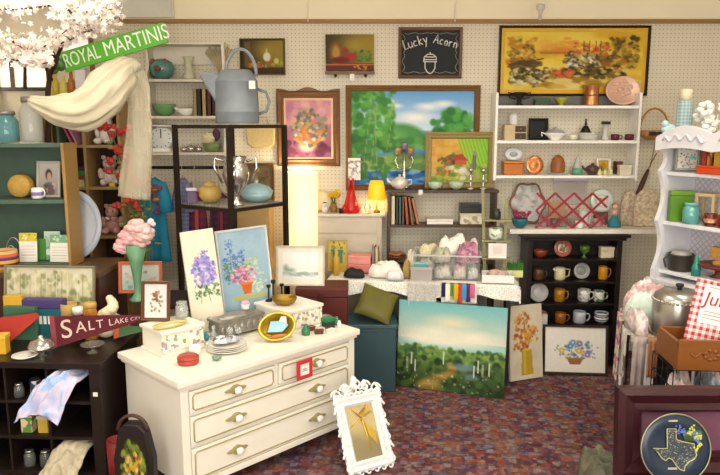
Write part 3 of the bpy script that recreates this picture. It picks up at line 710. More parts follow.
# ---- counter of stacked wire crates and the right hand table
RTZ = .75
rt = thing('counter_table', 'white topped counter table buried under textiles at the right', 'table', (1.42, 3.42, 0), R(-15)); rtm = mat('c9bfae', .6)
MB().bx(0, .5, 0, .6, RTZ - .03, RTZ).build('tabletop', rtm, rt, bev=.003)
for x, y in ((.04, .04), (.46, .04), (.04, .56), (.46, .56)): MB().bx(x - .02, x + .02, y - .02, y + .02, 0, RTZ - .031).build('leg', DARK, rt)
def RT(u, v, z=RTZ): return Matrix.Translation((1.42, 3.42, 0)) @ Matrix.Rotation(R(-15), 4, 'Z') @ Vector((u, v, z))
def wirecrate(label, loc, d, rz, n):
    x, y, z = d; t = thing('wire_crate', label, 'crate', loc, rz, 'black wire grid crates'); wm = mat('1b1a1a', .4, .6)
    for nm, fx in (('front_grid', 0), ('back_grid', 1)):
        mb = MB(); yy = fx * y
        for i in range(n + 1): mb.tube([(x * i / n, yy, .003), (x * i / n, yy, z)], .003, 5); mb.tube([(0, yy, .003 + (z - .003) * i / n), (x, yy, .003 + (z - .003) * i / n)], .003, 5)
        mb.build(nm, wm, t)
    for xx in (0, x):
        mb = MB()
        for i in range(n + 1): mb.tube([(xx, y * i / n, .003), (xx, y * i / n, z)], .003, 5); mb.tube([(xx, 0, .003 + (z - .003) * i / n), (xx, y, .003 + (z - .003) * i / n)], .003, 5)
        mb.build('side_grid', wm, t)
    mb = MB()
    for i in range(n + 1): mb.tube([(x * i / n, 0, .003), (x * i / n, y, .003)], .003, 5)
    mb.build('bottom_grid', wm, t); return t
WC = Vector((1.455, 3.01, 0))
wirecrate('black wire grid crate on the carpet, lower of the two', (WC.x, WC.y, 0), (.49, .27, .36), R(-4), 4)
wirecrate('black wire grid crate of fabric directly under the wooden box', (WC.x, WC.y, .364), (.49, .27, .36), R(-4), 4)
def IT(px, Y, z): return Vector((Xp(px, Y, z), Y, z))
# ================================================================== ART
def a_lake():
    a = Art(110, 84, '8fb8dc'); a.grad('5f9fd8', 'd4e4ee', 0, .42)
    for x, y, r in ((.30, .12, .09), (.36, .16, .08), (.62, .17, .14), (.75, .14, .12), (.52, .28, .2), (.85, .30, .15)): a.ell(x, y, r, r * .42, 'f7f3ec', .8, .9)
    a.ell(.40, .56, .26, .24, '4f8f4a', .2); a.ell(.33, .50, .16, .14, '6aa558', .6); a.rect(.2, .58, 1, .70, '4a86a8'); a.grad('74b4c8', '3f7fae', .60, .70, .15, 1)
    a.dabs(60, (.3, .52, 1, .62), ['5fa04a', '3f7f3a', '7fb85a'], .02, .04, 1.5); a.rect(0, .70, 1, .83, '8ba25a'); a.dabs(120, (.2, .68, 1, .84), ['7fb04a', 'a9a860', '6f9a4c', '548844'], .01, .03, 2.2)
    a.rect(0, .84, 1, 1, '2f6fae'); a.dabs(80, (.1, .84, 1, 1), ['2a62a8', '5a9ad0', '8fc0dc', '274f86'], .01, .025, 3)
    a.dabs(70, (.66, .20, .98, .50), ['2f7a2c', '3f8f38', '57a548', '246a2a'], .03, .05, shape='e'); a.rect(.80, .45, .825, .60, '5a4630')
    a.dabs(170, (-.02, -.02, .34, .60), ['4f9a38', '69b04a', '3a7f30', '86bc5a', '2f6f2c'], .02, .05); a.dabs(80, (-.02, .5, .3, .9), ['3f7f34', '2f682c', '5a9440'], .02, .045)
    for x0, x1 in ((.10, .17), (.16, .22), (.22, .19), (.26, .36)): a.line([(x0, .85), ((x0 + x1) / 2, .5), (x1, .1)], .004, '9a9a74', .7)
    return a
def a_village():
    a = Art(150, 70, 'e2c02c'); a.grad('ead044', 'dcb428', 0, 1)
    a.dabs(70, (.0, .0, 1, 1), ['e8cc50', 'cfa41c', 'e8d268', 'd0a024', 'dcb83c'], .03, .08, 2.5, .5); a.dabs(24, (.28, .1, .5, .4), ['d87a2a', 'e0a844', 'c88a2c'], .012, .03, 2.5, .6)
    a.dabs(120, (.03, .1, .22, .6), ['8a6a1c', 'b08420', '5a481e', 'dcc04a', 'c07a28'], .012, .03); a.dabs(40, (.06, .5, .26, .6), ['4f3c18', '6a5420'], .008, .018, 2.5); a.line([(.04, .56), (.28, .46)], .008, '4f3c18'); a.line([(.26, .36), (.5, .36)], .006, '8a6a20')
    a.dabs(130, (.44, .34, .70, .62), ['2f2c1c', '4f4a34', 'e0dcc0', '6b6550', 'b8a468', '3f3c2c'], .010, .026); a.dabs(60, (.5, .2, .74, .40), ['c8501a', 'd8762a', '8a4a1a', 'b89850', 'dc9a3a'], .010, .024); a.dabs(50, (.7, .4, .9, .66), ['a86a1c', 'dcb844', '6a4f1c', '8f5a20'], .012, .03, 1.6)
    a.dabs(170, (.05, .64, .32, .92), ['5a4a1c', '3c3418', 'dcd4b0', '8f7a30', 'c8b874', '2f2c18'], .010, .026); a.dabs(190, (.3, .62, .88, .80), ['4b3a14', '2c2614', 'b08a2a', 'dcc870', '7a5a1c', '3a3016'], .010, .024, 1.6)
    a.dabs(110, (.76, .1, .96, .6), ['8a7a24', '5c4a18', 'c0a03a', '3f3516', 'a07020'], .010, .026); a.dabs(40, (.36, .66, .5, .78), ['c8562a', 'd07034', '8f3a1a'], .010, .02)
    for x in (.57, .61, .655, .69): a.line([(x, .16), (x, .33)], .004, '4a3a1a')
    a.dabs(50, (.3, .82, .95, .95), ['c8a03a', 'e4d080', '9a7420'], .014, .03, 3); return a
def a_pink():
    a = Art(64, 84, 'b0708c'); a.grad('c88a98', '7a4468', 0, 1); a.dabs(60, (0, 0, 1, .4), ['d0a09a', 'c0809a', 'a86f98', 'd8b0a4'], .06, .14, op=.5); a.dabs(40, (0, .75, 1, 1), ['5f2c4a', '7a3a5a', '4f2440', '8a5a7a'], .06, .12)
    a.ell(.46, .80, .22, .13, 'a09ca0', .4); a.ell(.46, .78, .16, .08, 'c8c8c4', .6); a.dabs(170, (.12, .16, .9, .80), ['7a8464', '5f6c50', '98946a', '545c44', 'a89c80', '6a6a74'], .035, .07, shape='e')
    a.dabs(80, (.16, .26, .86, .80), ['c8783a', 'b8623c', 'd8b48a', 'd0ccc0', 'a8b0ac', 'b09a5a', '8a8a94'], .03, .055, shape='e'); a.dabs(16, (.25, .52, .55, .72), ['d8782c', 'e0904a'], .035, .05); return a
def a_barn():
    a = Art(90, 70, 'a8b04a'); a.hgrad('d8a044', '7fb82c'); a.dabs(60, (0, 0, .5, .5), ['e0a648', 'd8b060', 'c88f3a'], .04, .08, op=.5)
    for i in range(26): x = .45 + .02 * i; a.line([(x, 0), (x + .18, .75)], .008, ['86c82f', '6aa828', '9ad64a'][i % 3], .8)
    a.dabs(60, (0, .6, 1, 1), ['6f9a38', '8aa84a', 'b8a868', '5a8430'], .03, .06, 1.6); a.poly([(.18, .5), (.3, .38), (.55, .36), (.66, .52)], 'a8402c'); a.rect(.25, .5, .62, .60, 'b85a3a'); a.rect(.36, .5, .42, .6, '5a3a28')
    a.dabs(30, (.14, .36, .4, .6), ['5f7a34', '8a4a30', '44602a'], .02, .04); a.rect(.72, .35, .79, .72, '6a6a5a'); a.ell(.755, .34, .04, .06, '8f8a78')
    a.dabs(22, (.1, .62, .35, .8), ['c05a34', 'd8803a', 'a03a24'], .02, .035); a.dabs(20, (.3, .66, .8, .9), ['c8bca0', 'e0d8c0', 'a89a78'], .02, .05, 1.5); return a
def a_still(k):
    a = Art(64, 52, '4a3c14'); a.hgrad('3a2e12', '9a8420') if k else a.hgrad('33280f', 'a08a2c'); a.ell(.6, .3, .4, .35, 'b09a34' if k else 'a8902f', .9, .7)
    if k:
        a.rect(0, .78, 1, 1, '5a2c14'); a.ell(.22, .5, .16, .36, '7a5418', .3); a.ell(.22, .5, .1, .26, 'b08a34', .5); a.ell(.4, .55, .1, .22, '8a3a1c', .3); a.ell(.55, .62, .12, .14, 'a82c1a', .3)
        a.ell(.3, .7, .24, .1, '6a1c14', .4); a.dabs(30, (.6, .45, .95, .75), ['3f6a24', '2c4c1a', '5a8a34'], .03, .05); a.rect(0, .8, 1, .84, 'c0622a'); a.dabs(16, (.5, .86, .9, .98), ['d8a02c', '8a3c1a'], .015, .03)
    else:
        a.rect(0, .8, 1, 1, '3f2a12'); a.rect(.08, .05, .22, .8, '6b5426'); a.ell(.6, .5, .1, .16, 'd8d0bc', .3); a.line([(.6, .36), (.6, .28)], .02, 'c8c0b0'); a.dabs(26, (.3, .62, .95, .8), ['8aa838', '5f7a24', 'a0b84a', 'b84a2a'], .03, .05)
        a.ell(.82, .62, .07, .1, 'c8c46a', .4); a.ell(.45, .72, .06, .07, 'b03a24', .3); a.dabs(12, (.1, .7, .5, .8), ['b06a2c', 'd0903a'], .03, .05)
    return a
def a_hyd():
    a = Art(54, 150, 'e8dfc8'); a.dabs(10, (0, 0, 1, .4), ['ece4d0', 'e2d8be'], .1, .2, op=.5); a.V = a.V / .74
    for i in range(9): a.line([(.5, .62), (.2 + .08 * i, .26 + .04 * abs(i - 4))], .012, '9a92b0', .7)
    a.dabs(230, (.2, .34, .92, .78), ['7a74bc', '988ccc', '5f68b4', 'b098d0', '7a84d0', 'b89ccc', 'd0c4e0'], .04, .08, op=.85, shape='e'); a.dabs(40, (.5, .28, .75, .45), ['8f88cc', 'a8a0d4', '6f74bc'], .03, .05)
    a.dabs(60, (.2, .74, .95, .90), ['4f7a4c', '7a9c70', '34583a'], .03, .06); a.line([(.4, .8), (.36, .97)], .012, '5f8458'); a.line([(.6, .8), (.64, .96)], .012, '5f8458'); return a
def a_blue():
    a = Art(80, 140, '98b2c2'); a.grad('a0b8c6', '8aaabe', 0, 1); a.dabs(40, (0, 0, 1, 1), ['9cb6c6', '8eacbe'], .1, .2, op=.4); a.V = a.V / .72
    for x0, x1, y in ((.2, .26, .12), (.44, .48, .30), (.12, .14, .40), (.31, .33, .36)):
        a.line([(x1 * .5 + x0 * .5, .75), (x0 * .5 + x1 * .5, y)], .010, '4a6a5a', .8); a.dabs(60, (min(x0, x1) - .05, y, max(x0, x1) + .04, .74), ['4a6aac', '34548c', '6a86c4', '5a7a98'], .014, .03)
    a.dabs(50, (.06, .5, .6, .8), ['4f7a4c', '6a9460'], .02, .04); a.dabs(150, (.2, .56, .72, .84), ['cc7496', 'dc98aa', 'b85a7e', 'e4b4ba', 'a84a6c'], .025, .045, shape='e'); a.dabs(36, (.5, .44, .8, .64), ['b8c47c', 'd0d898', '94b06c'], .02, .035)
    a.dabs(50, (.6, .7, .92, .98), ['b8ccaa', '94b08a', 'd8dcb8'], .02, .04); a.poly([(.38, .82), (.62, .82), (.57, .99), (.43, .99)], 'c86420'); a.rect(.36, .81, .64, .84, 'd4782c'); a.rect(.2, 1.0, .9, 1.08, 'c8b848', .6); return a
def a_glare():  # pale landscape with a white glare painted into its colours
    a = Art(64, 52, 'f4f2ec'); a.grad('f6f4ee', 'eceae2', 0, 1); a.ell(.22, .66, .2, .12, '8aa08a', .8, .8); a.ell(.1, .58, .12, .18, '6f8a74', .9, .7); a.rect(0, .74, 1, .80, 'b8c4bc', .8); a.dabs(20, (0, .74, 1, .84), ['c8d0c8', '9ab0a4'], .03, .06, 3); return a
def a_garden():
    a = Art(110, 90, '9cc8c0'); a.grad('6fb4b8', 'd8d8bc', 0, .42); 
    for x, y, rx, ry in ((.5, .22, .3, .12), (.35, .34, .3, .1), (.7, .36, .3, .1), (.5, .44, .5, .08), (.25, .42, .25, .08)): a.ell(x, y, rx, ry, 'e6dcba' if y < .3 else 'f0ead2', .9, .9)
    a.rect(0, .52, 1, 1, '3c5a2a'); a.grad('7a9440', '22381a', .52, 1); a.dabs(220, (0, .5, 1, .66), ['4f7a3a', '6a8f44', '3a5f30', '86a050', '2f5030'], .015, .03)
    a.dabs(160, (0, .64, 1, 1), ['263e1e', '36522a', '1c2e16', '46622f'], .02, .045); a.ell(.62, .7, .18, .06, '6f9094', .6, .8); a.ell(.7, .8, .1, .05, '5f7a84', .6, .8)
    for i in range(9): t = i / 8; a.ell(.5 - .16 * t + .06 * math.sin(t * 6), .68 + .3 * t, .04 + .13 * t, .03 + .02 * t, ['a08038', 'b09040', '80642c'][i % 3], .6, .9)
    for x, y in ((.1, .72), (.14, .66), (.18, .74), (.76, .68), (.8, .72), (.72, .74), (.44, .62), (.86, .7)): a.line([(x, y + .06), (x, y - .07)], .006, 'dce0cc'); 
    a.dabs(40, (0, .8, 1, 1), ['b8a050', '8aa0a8', 'c8c8a8'], .006, .012); return a
def a_yvase():
    a = Art(50, 96, 'd8cdb4'); a.dabs(20, (0, 0, 1, 1), ['ded4bc', 'd0c4a8'], .1, .2, op=.5); a.line([(.5, .62), (.45, .2)], .02, '7a7a3a'); a.line([(.5, .62), (.7, .36)], .02, '7a7a3a'); a.line([(.5, .62), (.3, .44)], .02, '6f6a34')
    a.dabs(50, (.18, .1, .6, .40), ['d89a34', 'c87a2c', 'e0b048', 'a85a24'], .03, .06); a.dabs(40, (.45, .28, .85, .5), ['d08a30', 'b8642a', 'e0a840'], .03, .06); a.dabs(36, (.15, .4, .55, .6), ['c86a2c', 'e0a03a', '8a4a20'], .03, .06)
    a.poly([(.36, .6), (.66, .6), (.70, .94), (.34, .94)], 'b89a2c'); a.ell(.5, .6, .15, .02, 'd8bc48', .3); a.rect(.42, .62, .48, .92, 'd8c050', .7); return a
def a_crewel():
    a = Art(84, 66, 'e9e4d8'); a.dabs(40, (.3, .28, .8, .72), ['5a86b8', '7aa4cc', '3f6a9a', '8f7ab0', 'd8b44a', 'e0c87a', '86a86a'], .02, .045, shape='e'); a.dabs(50, (.16, .3, .9, .75), ['6f9a6a', '4f7a58', '8a78a8', '6a9ab8', '7a6aa0'], .012, .025, shape='e')
    for x, y, c in ((.42, .42, '4a8ab8'), (.56, .52, 'd8b04a'), (.28, .52, 'd8b860'), (.57, .36, '8a74b0'), (.7, .6, '8f80b4'), (.46, .34, '6aa0c4')): a.ell(x, y, .06, .075, c, .3); a.ell(x, y, .02, .025, 'efe4b0', .4)
    a.poly([(.36, .68), (.64, .68), (.58, .82), (.42, .82)], '9a6a44'); a.rect(.35, .66, .65, .70, 'a87a50'); return a
def a_pano():
    a = Art(96, 60, 'c9c4a4'); a.grad('cfcab0', 'b8b48a', 0, 1); a.dabs(90, (0, .05, 1, .45), ['d8d2b4', 'b0aa80', '8f9468', 'c0b890', '74804f'], .02, .05); a.dabs(120, (0, .45, 1, 1), ['a8a878', '8a9060', 'c8c09a', '6f7a4a', 'd8d0b0', 'b89a6a'], .015, .04, 1.5)
    for i in range(14): x = .1 + .06 * i; a.line([(x, .5), (x, .1)], .006, ['dcd8c0', '8a8458'][i % 2], .7)
    return a
def a_photo():
    a = Art(40, 56, 'b0aca4'); a.grad('c0bcb4', '8f8a84', 0, 1); a.ell(.5, .36, .2, .2, '4a3a34', .3); a.ell(.52, .42, .13, .16, 'b89a86', .3); a.ell(.5, .85, .36, .3, '6a5a5c', .3); a.dabs(16, (.25, .6, .8, .95), ['8a5a58', '4a4044', 'c0b0a8'], .05, .09); return a
def a_small():
    a = Art(40, 52, 'd8d8d4'); a.dabs(40, (.2, .2, .8, .85), ['7a5a3a', '8a7a58', '5a5234', 'a0603a', '98a080'], .04, .07, shape='e'); a.dabs(14, (.35, .2, .6, .5), ['a05a34', '7a3f24'], .04, .07); return a
def a_orange():
    a = Art(50, 40, 'd4dcd4'); a.grad('dcd8d0', 'a8c0b0', 0, 1); a.dabs(30, (.1, .3, .9, .9), ['8fb09a', 'c8c8b8', '7a9a88', 'd8a89a'], .04, .08); return a
def a_card(top, mid):
    a = Art(36, 54, 'efece0'); a.rect(0, 0, 1, .3, top); a.dabs(16, (.05, .03, .95, .3), [mid, 'f0e8c0', top], .05, .1); 
    for i in range(5): a.rect(.12, .45 + .1 * i, .88, .47 + .1 * i, 'c0a8a0', .7)
    return a
def a_meadow():
    a = Art(40, 50, '8fc098'); a.grad('cfe0d0', '7ab888', 0, 1); a.ell(.5, .45, .25, .16, 'c8905a', .5); a.rect(0, .62, 1, .82, 'e8ece0'); a.dabs(20, (.1, .2, .9, .6), ['a8d0a8', 'd8b08a', '5f9a78'], .04, .08); return a
def a_sampler():
    a = Art(50, 54, 'dcd8cc'); a.dabs(50, (.08, .08, .92, .92), ['8a8a80', 'b06a5a', '5f7a74', '9a9484', 'c8b8a0', '4a4a48'], .03, .05); a.ell(.7, .5, .14, .1, '68c0a4', .3); a.line([(.06, .06), (.94, .06), (.94, .94), (.06, .94), (.06, .06)], .02, '7a8278'); return a
def a_yellowteal():
    a = Art(40, 50, 'd8b83a'); a.grad('e0c85a', 'c8a030', 0, 1); a.rect(.2, .3, .8, .75, '5a8a78'); a.dabs(30, (.1, .05, .9, .45), ['e8d880', 'c8b040', '7a9a5a', '4a7a70'], .04, .08); return a
def a_tapestry():
    a = Art(50, 56, '7a6a4a'); a.dabs(90, (0, 0, 1, 1), ['8a7a54', '6a5438', '9a8f6a', '5a5a40', 'a8905c', '7a4a34'], .04, .09); return a
def a_needle():
    a = Art(48, 80, '2a2416'); a.dabs(150, (.02, .05, .98, .95), ['7a8a34', '4a5a1c', '8a9a44', '5f6f28', '3f4a1c'], .07, .12, shape='e'); a.dabs(60, (.12, .15, .88, .85), ['c8a42c', 'a04a24', 'd8b844', 'c87a30', 'd8c890'], .06, .10, shape='e'); return a

# ================================================================== WALL PICTURES
gilt = wood('7a5a30', '94713f', .35); walnut = wood('5f4026', '7a5434', .4); blackw = wood('1a1512', '2a221c', .35); olivef = wood('8a7a4c', 'a08f5e', .4)
PYW = WALL - .004
def hang(name, label, cat, art, b, fm, bw, fd=.03, **k):
    p, w, h = hangpos(*b, PYW); return picture(name, label, cat, art, w, h, p, 0, 0, fm, bw, fd, **k)
hang('framed_painting', 'large framed lake landscape with green trees and blue sky on the pegboard', 'painting', a_lake(), (346, 85.5, 480, 190), wood('6b4a2c', '80592f'), .045, .045)
hang('framed_painting', 'long yellow panoramic village painting above the three tier shelf', 'painting', a_village(), (497, 26, 650, 96), wood('2e2216', '3d2e1e'), .018, .04, mount=mat('d8a818', .4), mw=.03)
pf = hang('framed_painting', 'pink floral bouquet painting in shaped brown frame above the glowing lamp', 'painting', a_pink(), (278, 91, 340, 166), walnut, .055, .04, mount=mat('d8b890', .5), mw=.02)
p_, w_, h_ = hangpos(278, 91, 340, 166, PYW)
P = [(-w_/2, -.001)] + [(-w_/2 + w_ * i / 20, .012 + .016 * math.cos(PI * 4 * (i / 20 - .5)) * (1 if .1 < i / 20 < .9 else .3)) for i in range(21)] + [(w_/2, -.001)]
MB().prism(P, -.035, -.002).build('scalloped_crest', walnut, pf, (0, 0, h_))
hang('canvas_painting', 'small dark still life with white teapot beside the watering can', 'painting', a_still(0), (241, 39, 285, 75), wood('5a4826', '6a5630'), .012, .05)
hang('canvas_painting', 'small dark still life of fruit and bowls left of the chalkboard', 'painting', a_still(1), (326, 35, 374, 71), None, .0, .04)
t = thing('picture_ledge', 'small wooden ledge with a dangling price tag under the fruit still life', 'ledge', at(350, 74.5, PYW))
MB().bx(-.19, .19, -.07, 0, 0, .018).build('board', walnut, t); MB().bx(.0, .035, -.075, -.072, -.05, .0).build('price_tag', PAPER, t)
for x in (-.11, .12): MB().sph((x, -.04, -.012), .012).build('knob', DARK, t)
# chalkboard
p, w, h = hangpos(398, 27.5, 462.5, 78.5, PYW)
cbd = thing('chalkboard', 'framed black chalkboard with chalk lettering and an acorn', 'chalkboard', p)
MB().frame(w, h, [(0, 0), (0, -.02), (.006, -.028), (.02, -.024), (.024, -.012), (.024, 0)]).build('frame', wood('5f3f28', '74502f'), cbd); MB().bx(-w/2 + .02, w/2 - .02, -.012, -.001, .02, h - .02).build('slate', mat('272b2c', .8, var=.2, scale=5), cbd)
chalk = mat('e6e6e0', .9)
def letters(word, x, z, sc, ang, arc=0):
    G = {'L': [[(.1, 1), (.15, 0), (.6, .05)]], 'u': [[(.05, .6), (.05, .15), (.25, 0), (.45, .15), (.45, .6), (.5, 0)]], 'c': [[(.45, .5), (.25, .6), (.05, .35), (.15, .05), (.45, .1)]], 'k': [[(.08, 1), (.08, 0)], [(.45, .6), (.1, .3), (.5, 0)]],
         'y': [[(.05, .6), (.25, .15)], [(.5, .6), (.15, -.35)]], 'A': [[(.0, 0), (.35, 1), (.65, 0)], [(.12, .38), (.56, .38)]], 'o': [[(.25, .6), (.05, .35), (.15, .03), (.4, .05), (.48, .4), (.25, .6)]], 'r': [[(.08, .6), (.08, 0)], [(.08, .35), (.25, .58), (.42, .52)]], 'n': [[(.08, .6), (.08, 0)], [(.08, .4), (.3, .6), (.45, .45), (.45, 0)]]}
    out = []; cx = 0
    for ch in word:
        for s_ in G[ch]:
            q = []
            for a_, b_ in s_:
                xx, zz = cx + a_ * .85, b_; q.append((x + sc * (xx * math.cos(ang) - zz * math.sin(ang)), z + sc * (xx * math.sin(ang) + zz * math.cos(ang)) + arc * xx * xx))
            out.append(q)
        cx += .55 if ch not in 'A' else .68
    return out
stroke('chalk_word', letters('Lucky', -w*.41, h*.56, .072, R(16)), .0045, chalk, cbd, -.0135); stroke('chalk_word', letters('Acorn', w*.045, h*.70, .066, R(-13)), .0045, chalk, cbd, -.0135)
ac = [[(-.05, .0), (-.045, .035), (-.02, .055), (.02, .055), (.045, .035), (.05, 0), (-.05, 0)], [(-.04, 0), (-.038, -.05), (-.02, -.08), (0, -.092), (.02, -.08), (.038, -.05), (.04, 0)], [(0, .055), (0, .072)], [(-.045, .015), (.045, .015)], [(-.035, .035), (.035, .035)]]
stroke('chalk_acorn', [[(x, z + h * .33) for x, z in q] for q in ac], .004, chalk, cbd, -.0135)
bo = []
for sx in (-1, 1):
    for sz in (0, 1): bo.append([(sx * (w/2 - .04 - .012 * math.sin(i * 1.3)), h/2 + (1 if sz else -1) * (h/2 - .05) * i / 8) for i in range(9)])
    for zz in (.045, h - .045): bo.append([(sx * (w/2 - .045) * i / 8, zz + .006 * math.sin(i * 1.6)) for i in range(9)])
stroke('chalk_border', bo, .0022, mat('9a9a92', .9), cbd, -.013)
# packet, wicker, tapestry, wooden basket
p, w, h = hangpos(348, 158, 360.5, 180, WALL - .06); t = thing('paper_packet', 'white printed packet hung at lower left corner of the lake painting', 'packet', p); MB().bx(-w/2, w/2, 0, .004, 0, h).build('sheet', blotch(['ece8e0', 'ece8e0', 'c0b0b0', 'e0dcd4', '9a8a90'], 45, .6), t); MB().bx(-w/2, w/2, -.001, .0, h - .02, h).build('header', PAPER, t)
p, w, h = hangpos(246, 124, 275, 148, WALL - .07); t = thing('hanging_bag', 'flat straw bag hung on the pegboard behind the etagere', 'bag', p); stw = mat('cdb680', .9, var=.2, scale=80, bump=.6)
MB().prism([(-w/2, h), (-w/2 + .01, .03), (-w/2 + .05, 0), (w/2 - .05, 0), (w/2 - .01, .03), (w/2, h)], 0, .05).build('body', stw, t, bev=.008); MB().tube([(-.06, .02, h), (-.05, .02, h + .05), (.05, .02, h + .05), (.06, .02, h)], .005, 6).build('handle', stw, t)
hang('framed_tapestry', 'brown woven tapestry in dark arched frame behind the blue covered dish', 'tapestry', a_tapestry(), (239, 163, 274, 206), walnut, .025)
t = thing('wooden_basket', 'carved wooden basket with hoop handle hung by cords beside the hutch', 'basket', at(653, 140, WALL - .10)); wbm = wood('a07040', 'bb8a50', .4)
MB().lathe([(0, 0), (.06, .002), (.10, .03), (.115, .075), (.105, .075), (.09, .035), (0, .012)], 24, sy=.6).build('bowl', wbm, t)
MB().tube([(.11 * math.cos(a), 0, .07 + .17 * math.sin(a)) for a in [PI * i / 14 for i in range(15)]], .007, 6, flat=2).build('handle', wbm, t); MB().bx(-.06, .06, -.066, -.058, .035, .065).build('label_plate', DARK, t)
MB().tube([(.02, 0, .001), (.0, -.02, -.1), (-.02, -.03, -.2)], .003, 5).build('cord', walnut, t)
t = thing('wooden_whisk', 'dark turned wooden handle hanging by a cord right of the doily', 'utensil', at(633, 205, WALL - .045), (0, R(20), 0))
MB().lathe([(0, 0), (.014, .004), (.018, .1), (.02, .2), (.014, .28), (.008, .3), (0, .3)], 12).build('handle', wood('4a2c1c', '5f3a24'), t); MB().tube([(0, 0, .3), (.0, 0, .36), (.01, 0, .44)], .004, 5).build('cord', wood('8a6a44', 'a07c50'), t)
# hanging spotlight / cords at the top rail
t = thing('spotlight', 'small white spotlight hanging from the ceiling above the yellow painting', 'lamp', at(540, 20, 5.2)); ztop = ZC - t.location.z
MB().tube([(0, 0, .06), (0, 0, ztop)], .006, 8).build('stem', WHITE, t); MB().lathe([(0, 0), (.012, 0), (.014, .06), (.03, .075), (.032, .11), (0, .12)], 14).build('head', mat('d8d4cc', .4, .3), t)
for x, lab in ((308, 'thin white cord hanging down the soffit left of the fruit still life'), (455, 'thin white cord hanging down the soffit above the chalkboard')):
    a = at(x, 22, WALL - .04); tag(MB().tube([(a.x, a.y, a.z + .0), (a.x, a.y, ZC)], .004, 6).build('cord', WHITE), lab, 'cord')
# ================================================================== SIGN, DRAPE, TREE (upper left)
def pyof(p): fw = p.y * CT - (p.z - CH) * ST; return 237.5 - F * (p.y * ST + (p.z - CH) * CT) / fw
def pxof(p): fw = p.y * CT - (p.z - CH) * ST; return 360 + F * p.x / fw
SYY = 4.62; p = at(113.5, 47.5, SYY); a, b = at(62, 64, SYY), at(165, 33.5, SYY); ang = math.atan2(b.z - a.z, b.x - a.x); ln = (b - a).length; sh = at(0, 30, SYY).z - at(0, 51, SYY).z
sg = thing('street_sign', 'bright green slanted ROYAL MARTINIS sign above the cream netting', 'sign', p, (0, -ang, 0)); sgm = mat('58ab2c', .4, var=.15, scale=6)
MB().bx(-ln/2, ln/2, 0, .015, -sh/2, sh/2).build('board', sgm, sg, bev=.004); wl = mat('e6f0d8', .5)
text('lettering', 'ROYAL', sh * .95, wl, sg, (-ln*.31, -.002, 0), ext=.002, sx=.62); text('lettering', 'MARTINIS', sh * 1.0, wl, sg, (ln*.22, -.002, 0), ext=.002, sx=.77)
ol = MB(); ol.sph((-ln/2 - .01, -.02, -.01), .035, .028, .045).sph((-ln/2 - .06, -.02, -.03), .03, .025, .03); ol.build('painted_olive', mat('3f6a1c', .4), sg)
def tulle(al_):
    m, nt, b = newmat('tulle'); tc = N(nt, 'ShaderNodeTexCoord'); nz = N(nt, 'ShaderNodeTexNoise', i_Scale=6.0, i_Detail=5.0); L(nt, tc.outputs['Object'], nz.inputs[0])
    L(nt, mixc(nt, nz.outputs[0], lin('d2c8a6'), lin('eee6ce')), b.inputs['Base Color']); b.inputs['Roughness'].default_value = .95; b.inputs['Alpha'].default_value = al_; b.inputs['Specular IOR Level'].default_value = .1; return m
path = [(30, 101, 3.95, .03), (45, 106, 3.95, .055), (62, 110, 3.95, .085), (80, 110, 3.97, .10), (96, 102, 4.0, .10), (109, 89, 4.05, .10), (119, 77, 4.1, .09), (128, 69, 4.15, .07), (134, 74, 4.17, .06), (138, 88, 4.18, .06), (139, 115, 4.18, .065), (138, 145, 4.18, .075), (136, 175, 4.18, .085), (134, 198, 4.18, .09)]
pts = [at(x, y, Y) for x, y, Y, r_ in path]
def sm(L_):   # Catmull-Rom refine
    out = []
    for i in range(len(L_) - 1):
        P0, P1, P2, P3 = L_[max(i-1, 0)], L_[i], L_[i+1], L_[min(i+2, len(L_)-1)]
        for k in range(4):
            t = k / 4; out.append(.5 * ((2*P1) + (P2 - P0) * t + (2*P0 - 5*P1 + 4*P2 - P3) * t*t + (3*P1 - P0 - 3*P2 + P3) * t**3))
    out.append(L_[-1]); return out
ps = sm(pts); rs = [q.x for q in sm([Vector((q[3], 0, 0)) for q in path])]
NS = 31
def netpart(ps, rs, k0):
    mb = MB(); mb.tube(ps, rs, 44)
    for i in range(len(ps)):
        c = ps[i]
        for k in range(44):
            j = i * 44 + k; d = mb.v[j] - c; mb.v[j] = c + d * (1 + .11 * math.sin(k * 2 * PI / 44 * 8 + (i + k0) * .12) + .07 * math.sin(k * 2 * PI / 44 * 13 + (i + k0) * .3) + .04 * math.sin(k * 2 * PI / 44 * 19 - i * .2) + .22 * NZ.noise(Vector((k * .55, (i + k0) * .16, 3.3))) + .12 * NZ.noise(Vector((k * 1.3, (i + k0) * .45, 9.1))))
            if k0: mb.v[j].y = c.y + (mb.v[j].y - c.y) * .45
    return mb
net = thing('netting', 'swag of cream tulle netting draped below the green sign', 'netting', (0, 0, 0))
netpart(ps[:NS + 1], rs[:NS + 1], 0).build('swag', tulle(.72), net); netpart(ps[NS + 1:], rs[NS + 1:], NS).build('loose_end', tulle(.34), net, recalc=False)
rnd = random.Random(11)
tr = thing('blossom_tree', 'artificial cherry blossom tree covered in white petals at upper left', 'tree', (-2.12, 4.61, 0)); TO = Vector((-2.12, 4.61, 0)); bark = mat('4a3226', .8, var=.3, scale=30)
MB().lathe([(0, 0), (.12, 0), (.16, .25), (.17, .26), (.15, .27), (.14, .24), (0, .22)], 20).build('pot', mat('6a5a4a', .7), tr)
trunk = [Vector((0, 0, .2)), Vector((-.03, .01, .8)), Vector((.02, -.02, 1.4)), at(48, 90, 4.45) - TO, at(56, 62, 4.3) - TO]
MB().tube(sm(trunk), [.03 - .001 * i for i in range(17)], 8).build('trunk', bark, tr)
tips = []
def branch(L_, r0):
    q = sm([at(*z) - TO for z in L_]); n = len(q); MB().tube(q, [r0 * (1 - .75 * i / n) for i in range(n)], 6).build('branch', bark, tr); tips.extend(q[max(1, n // 4):])
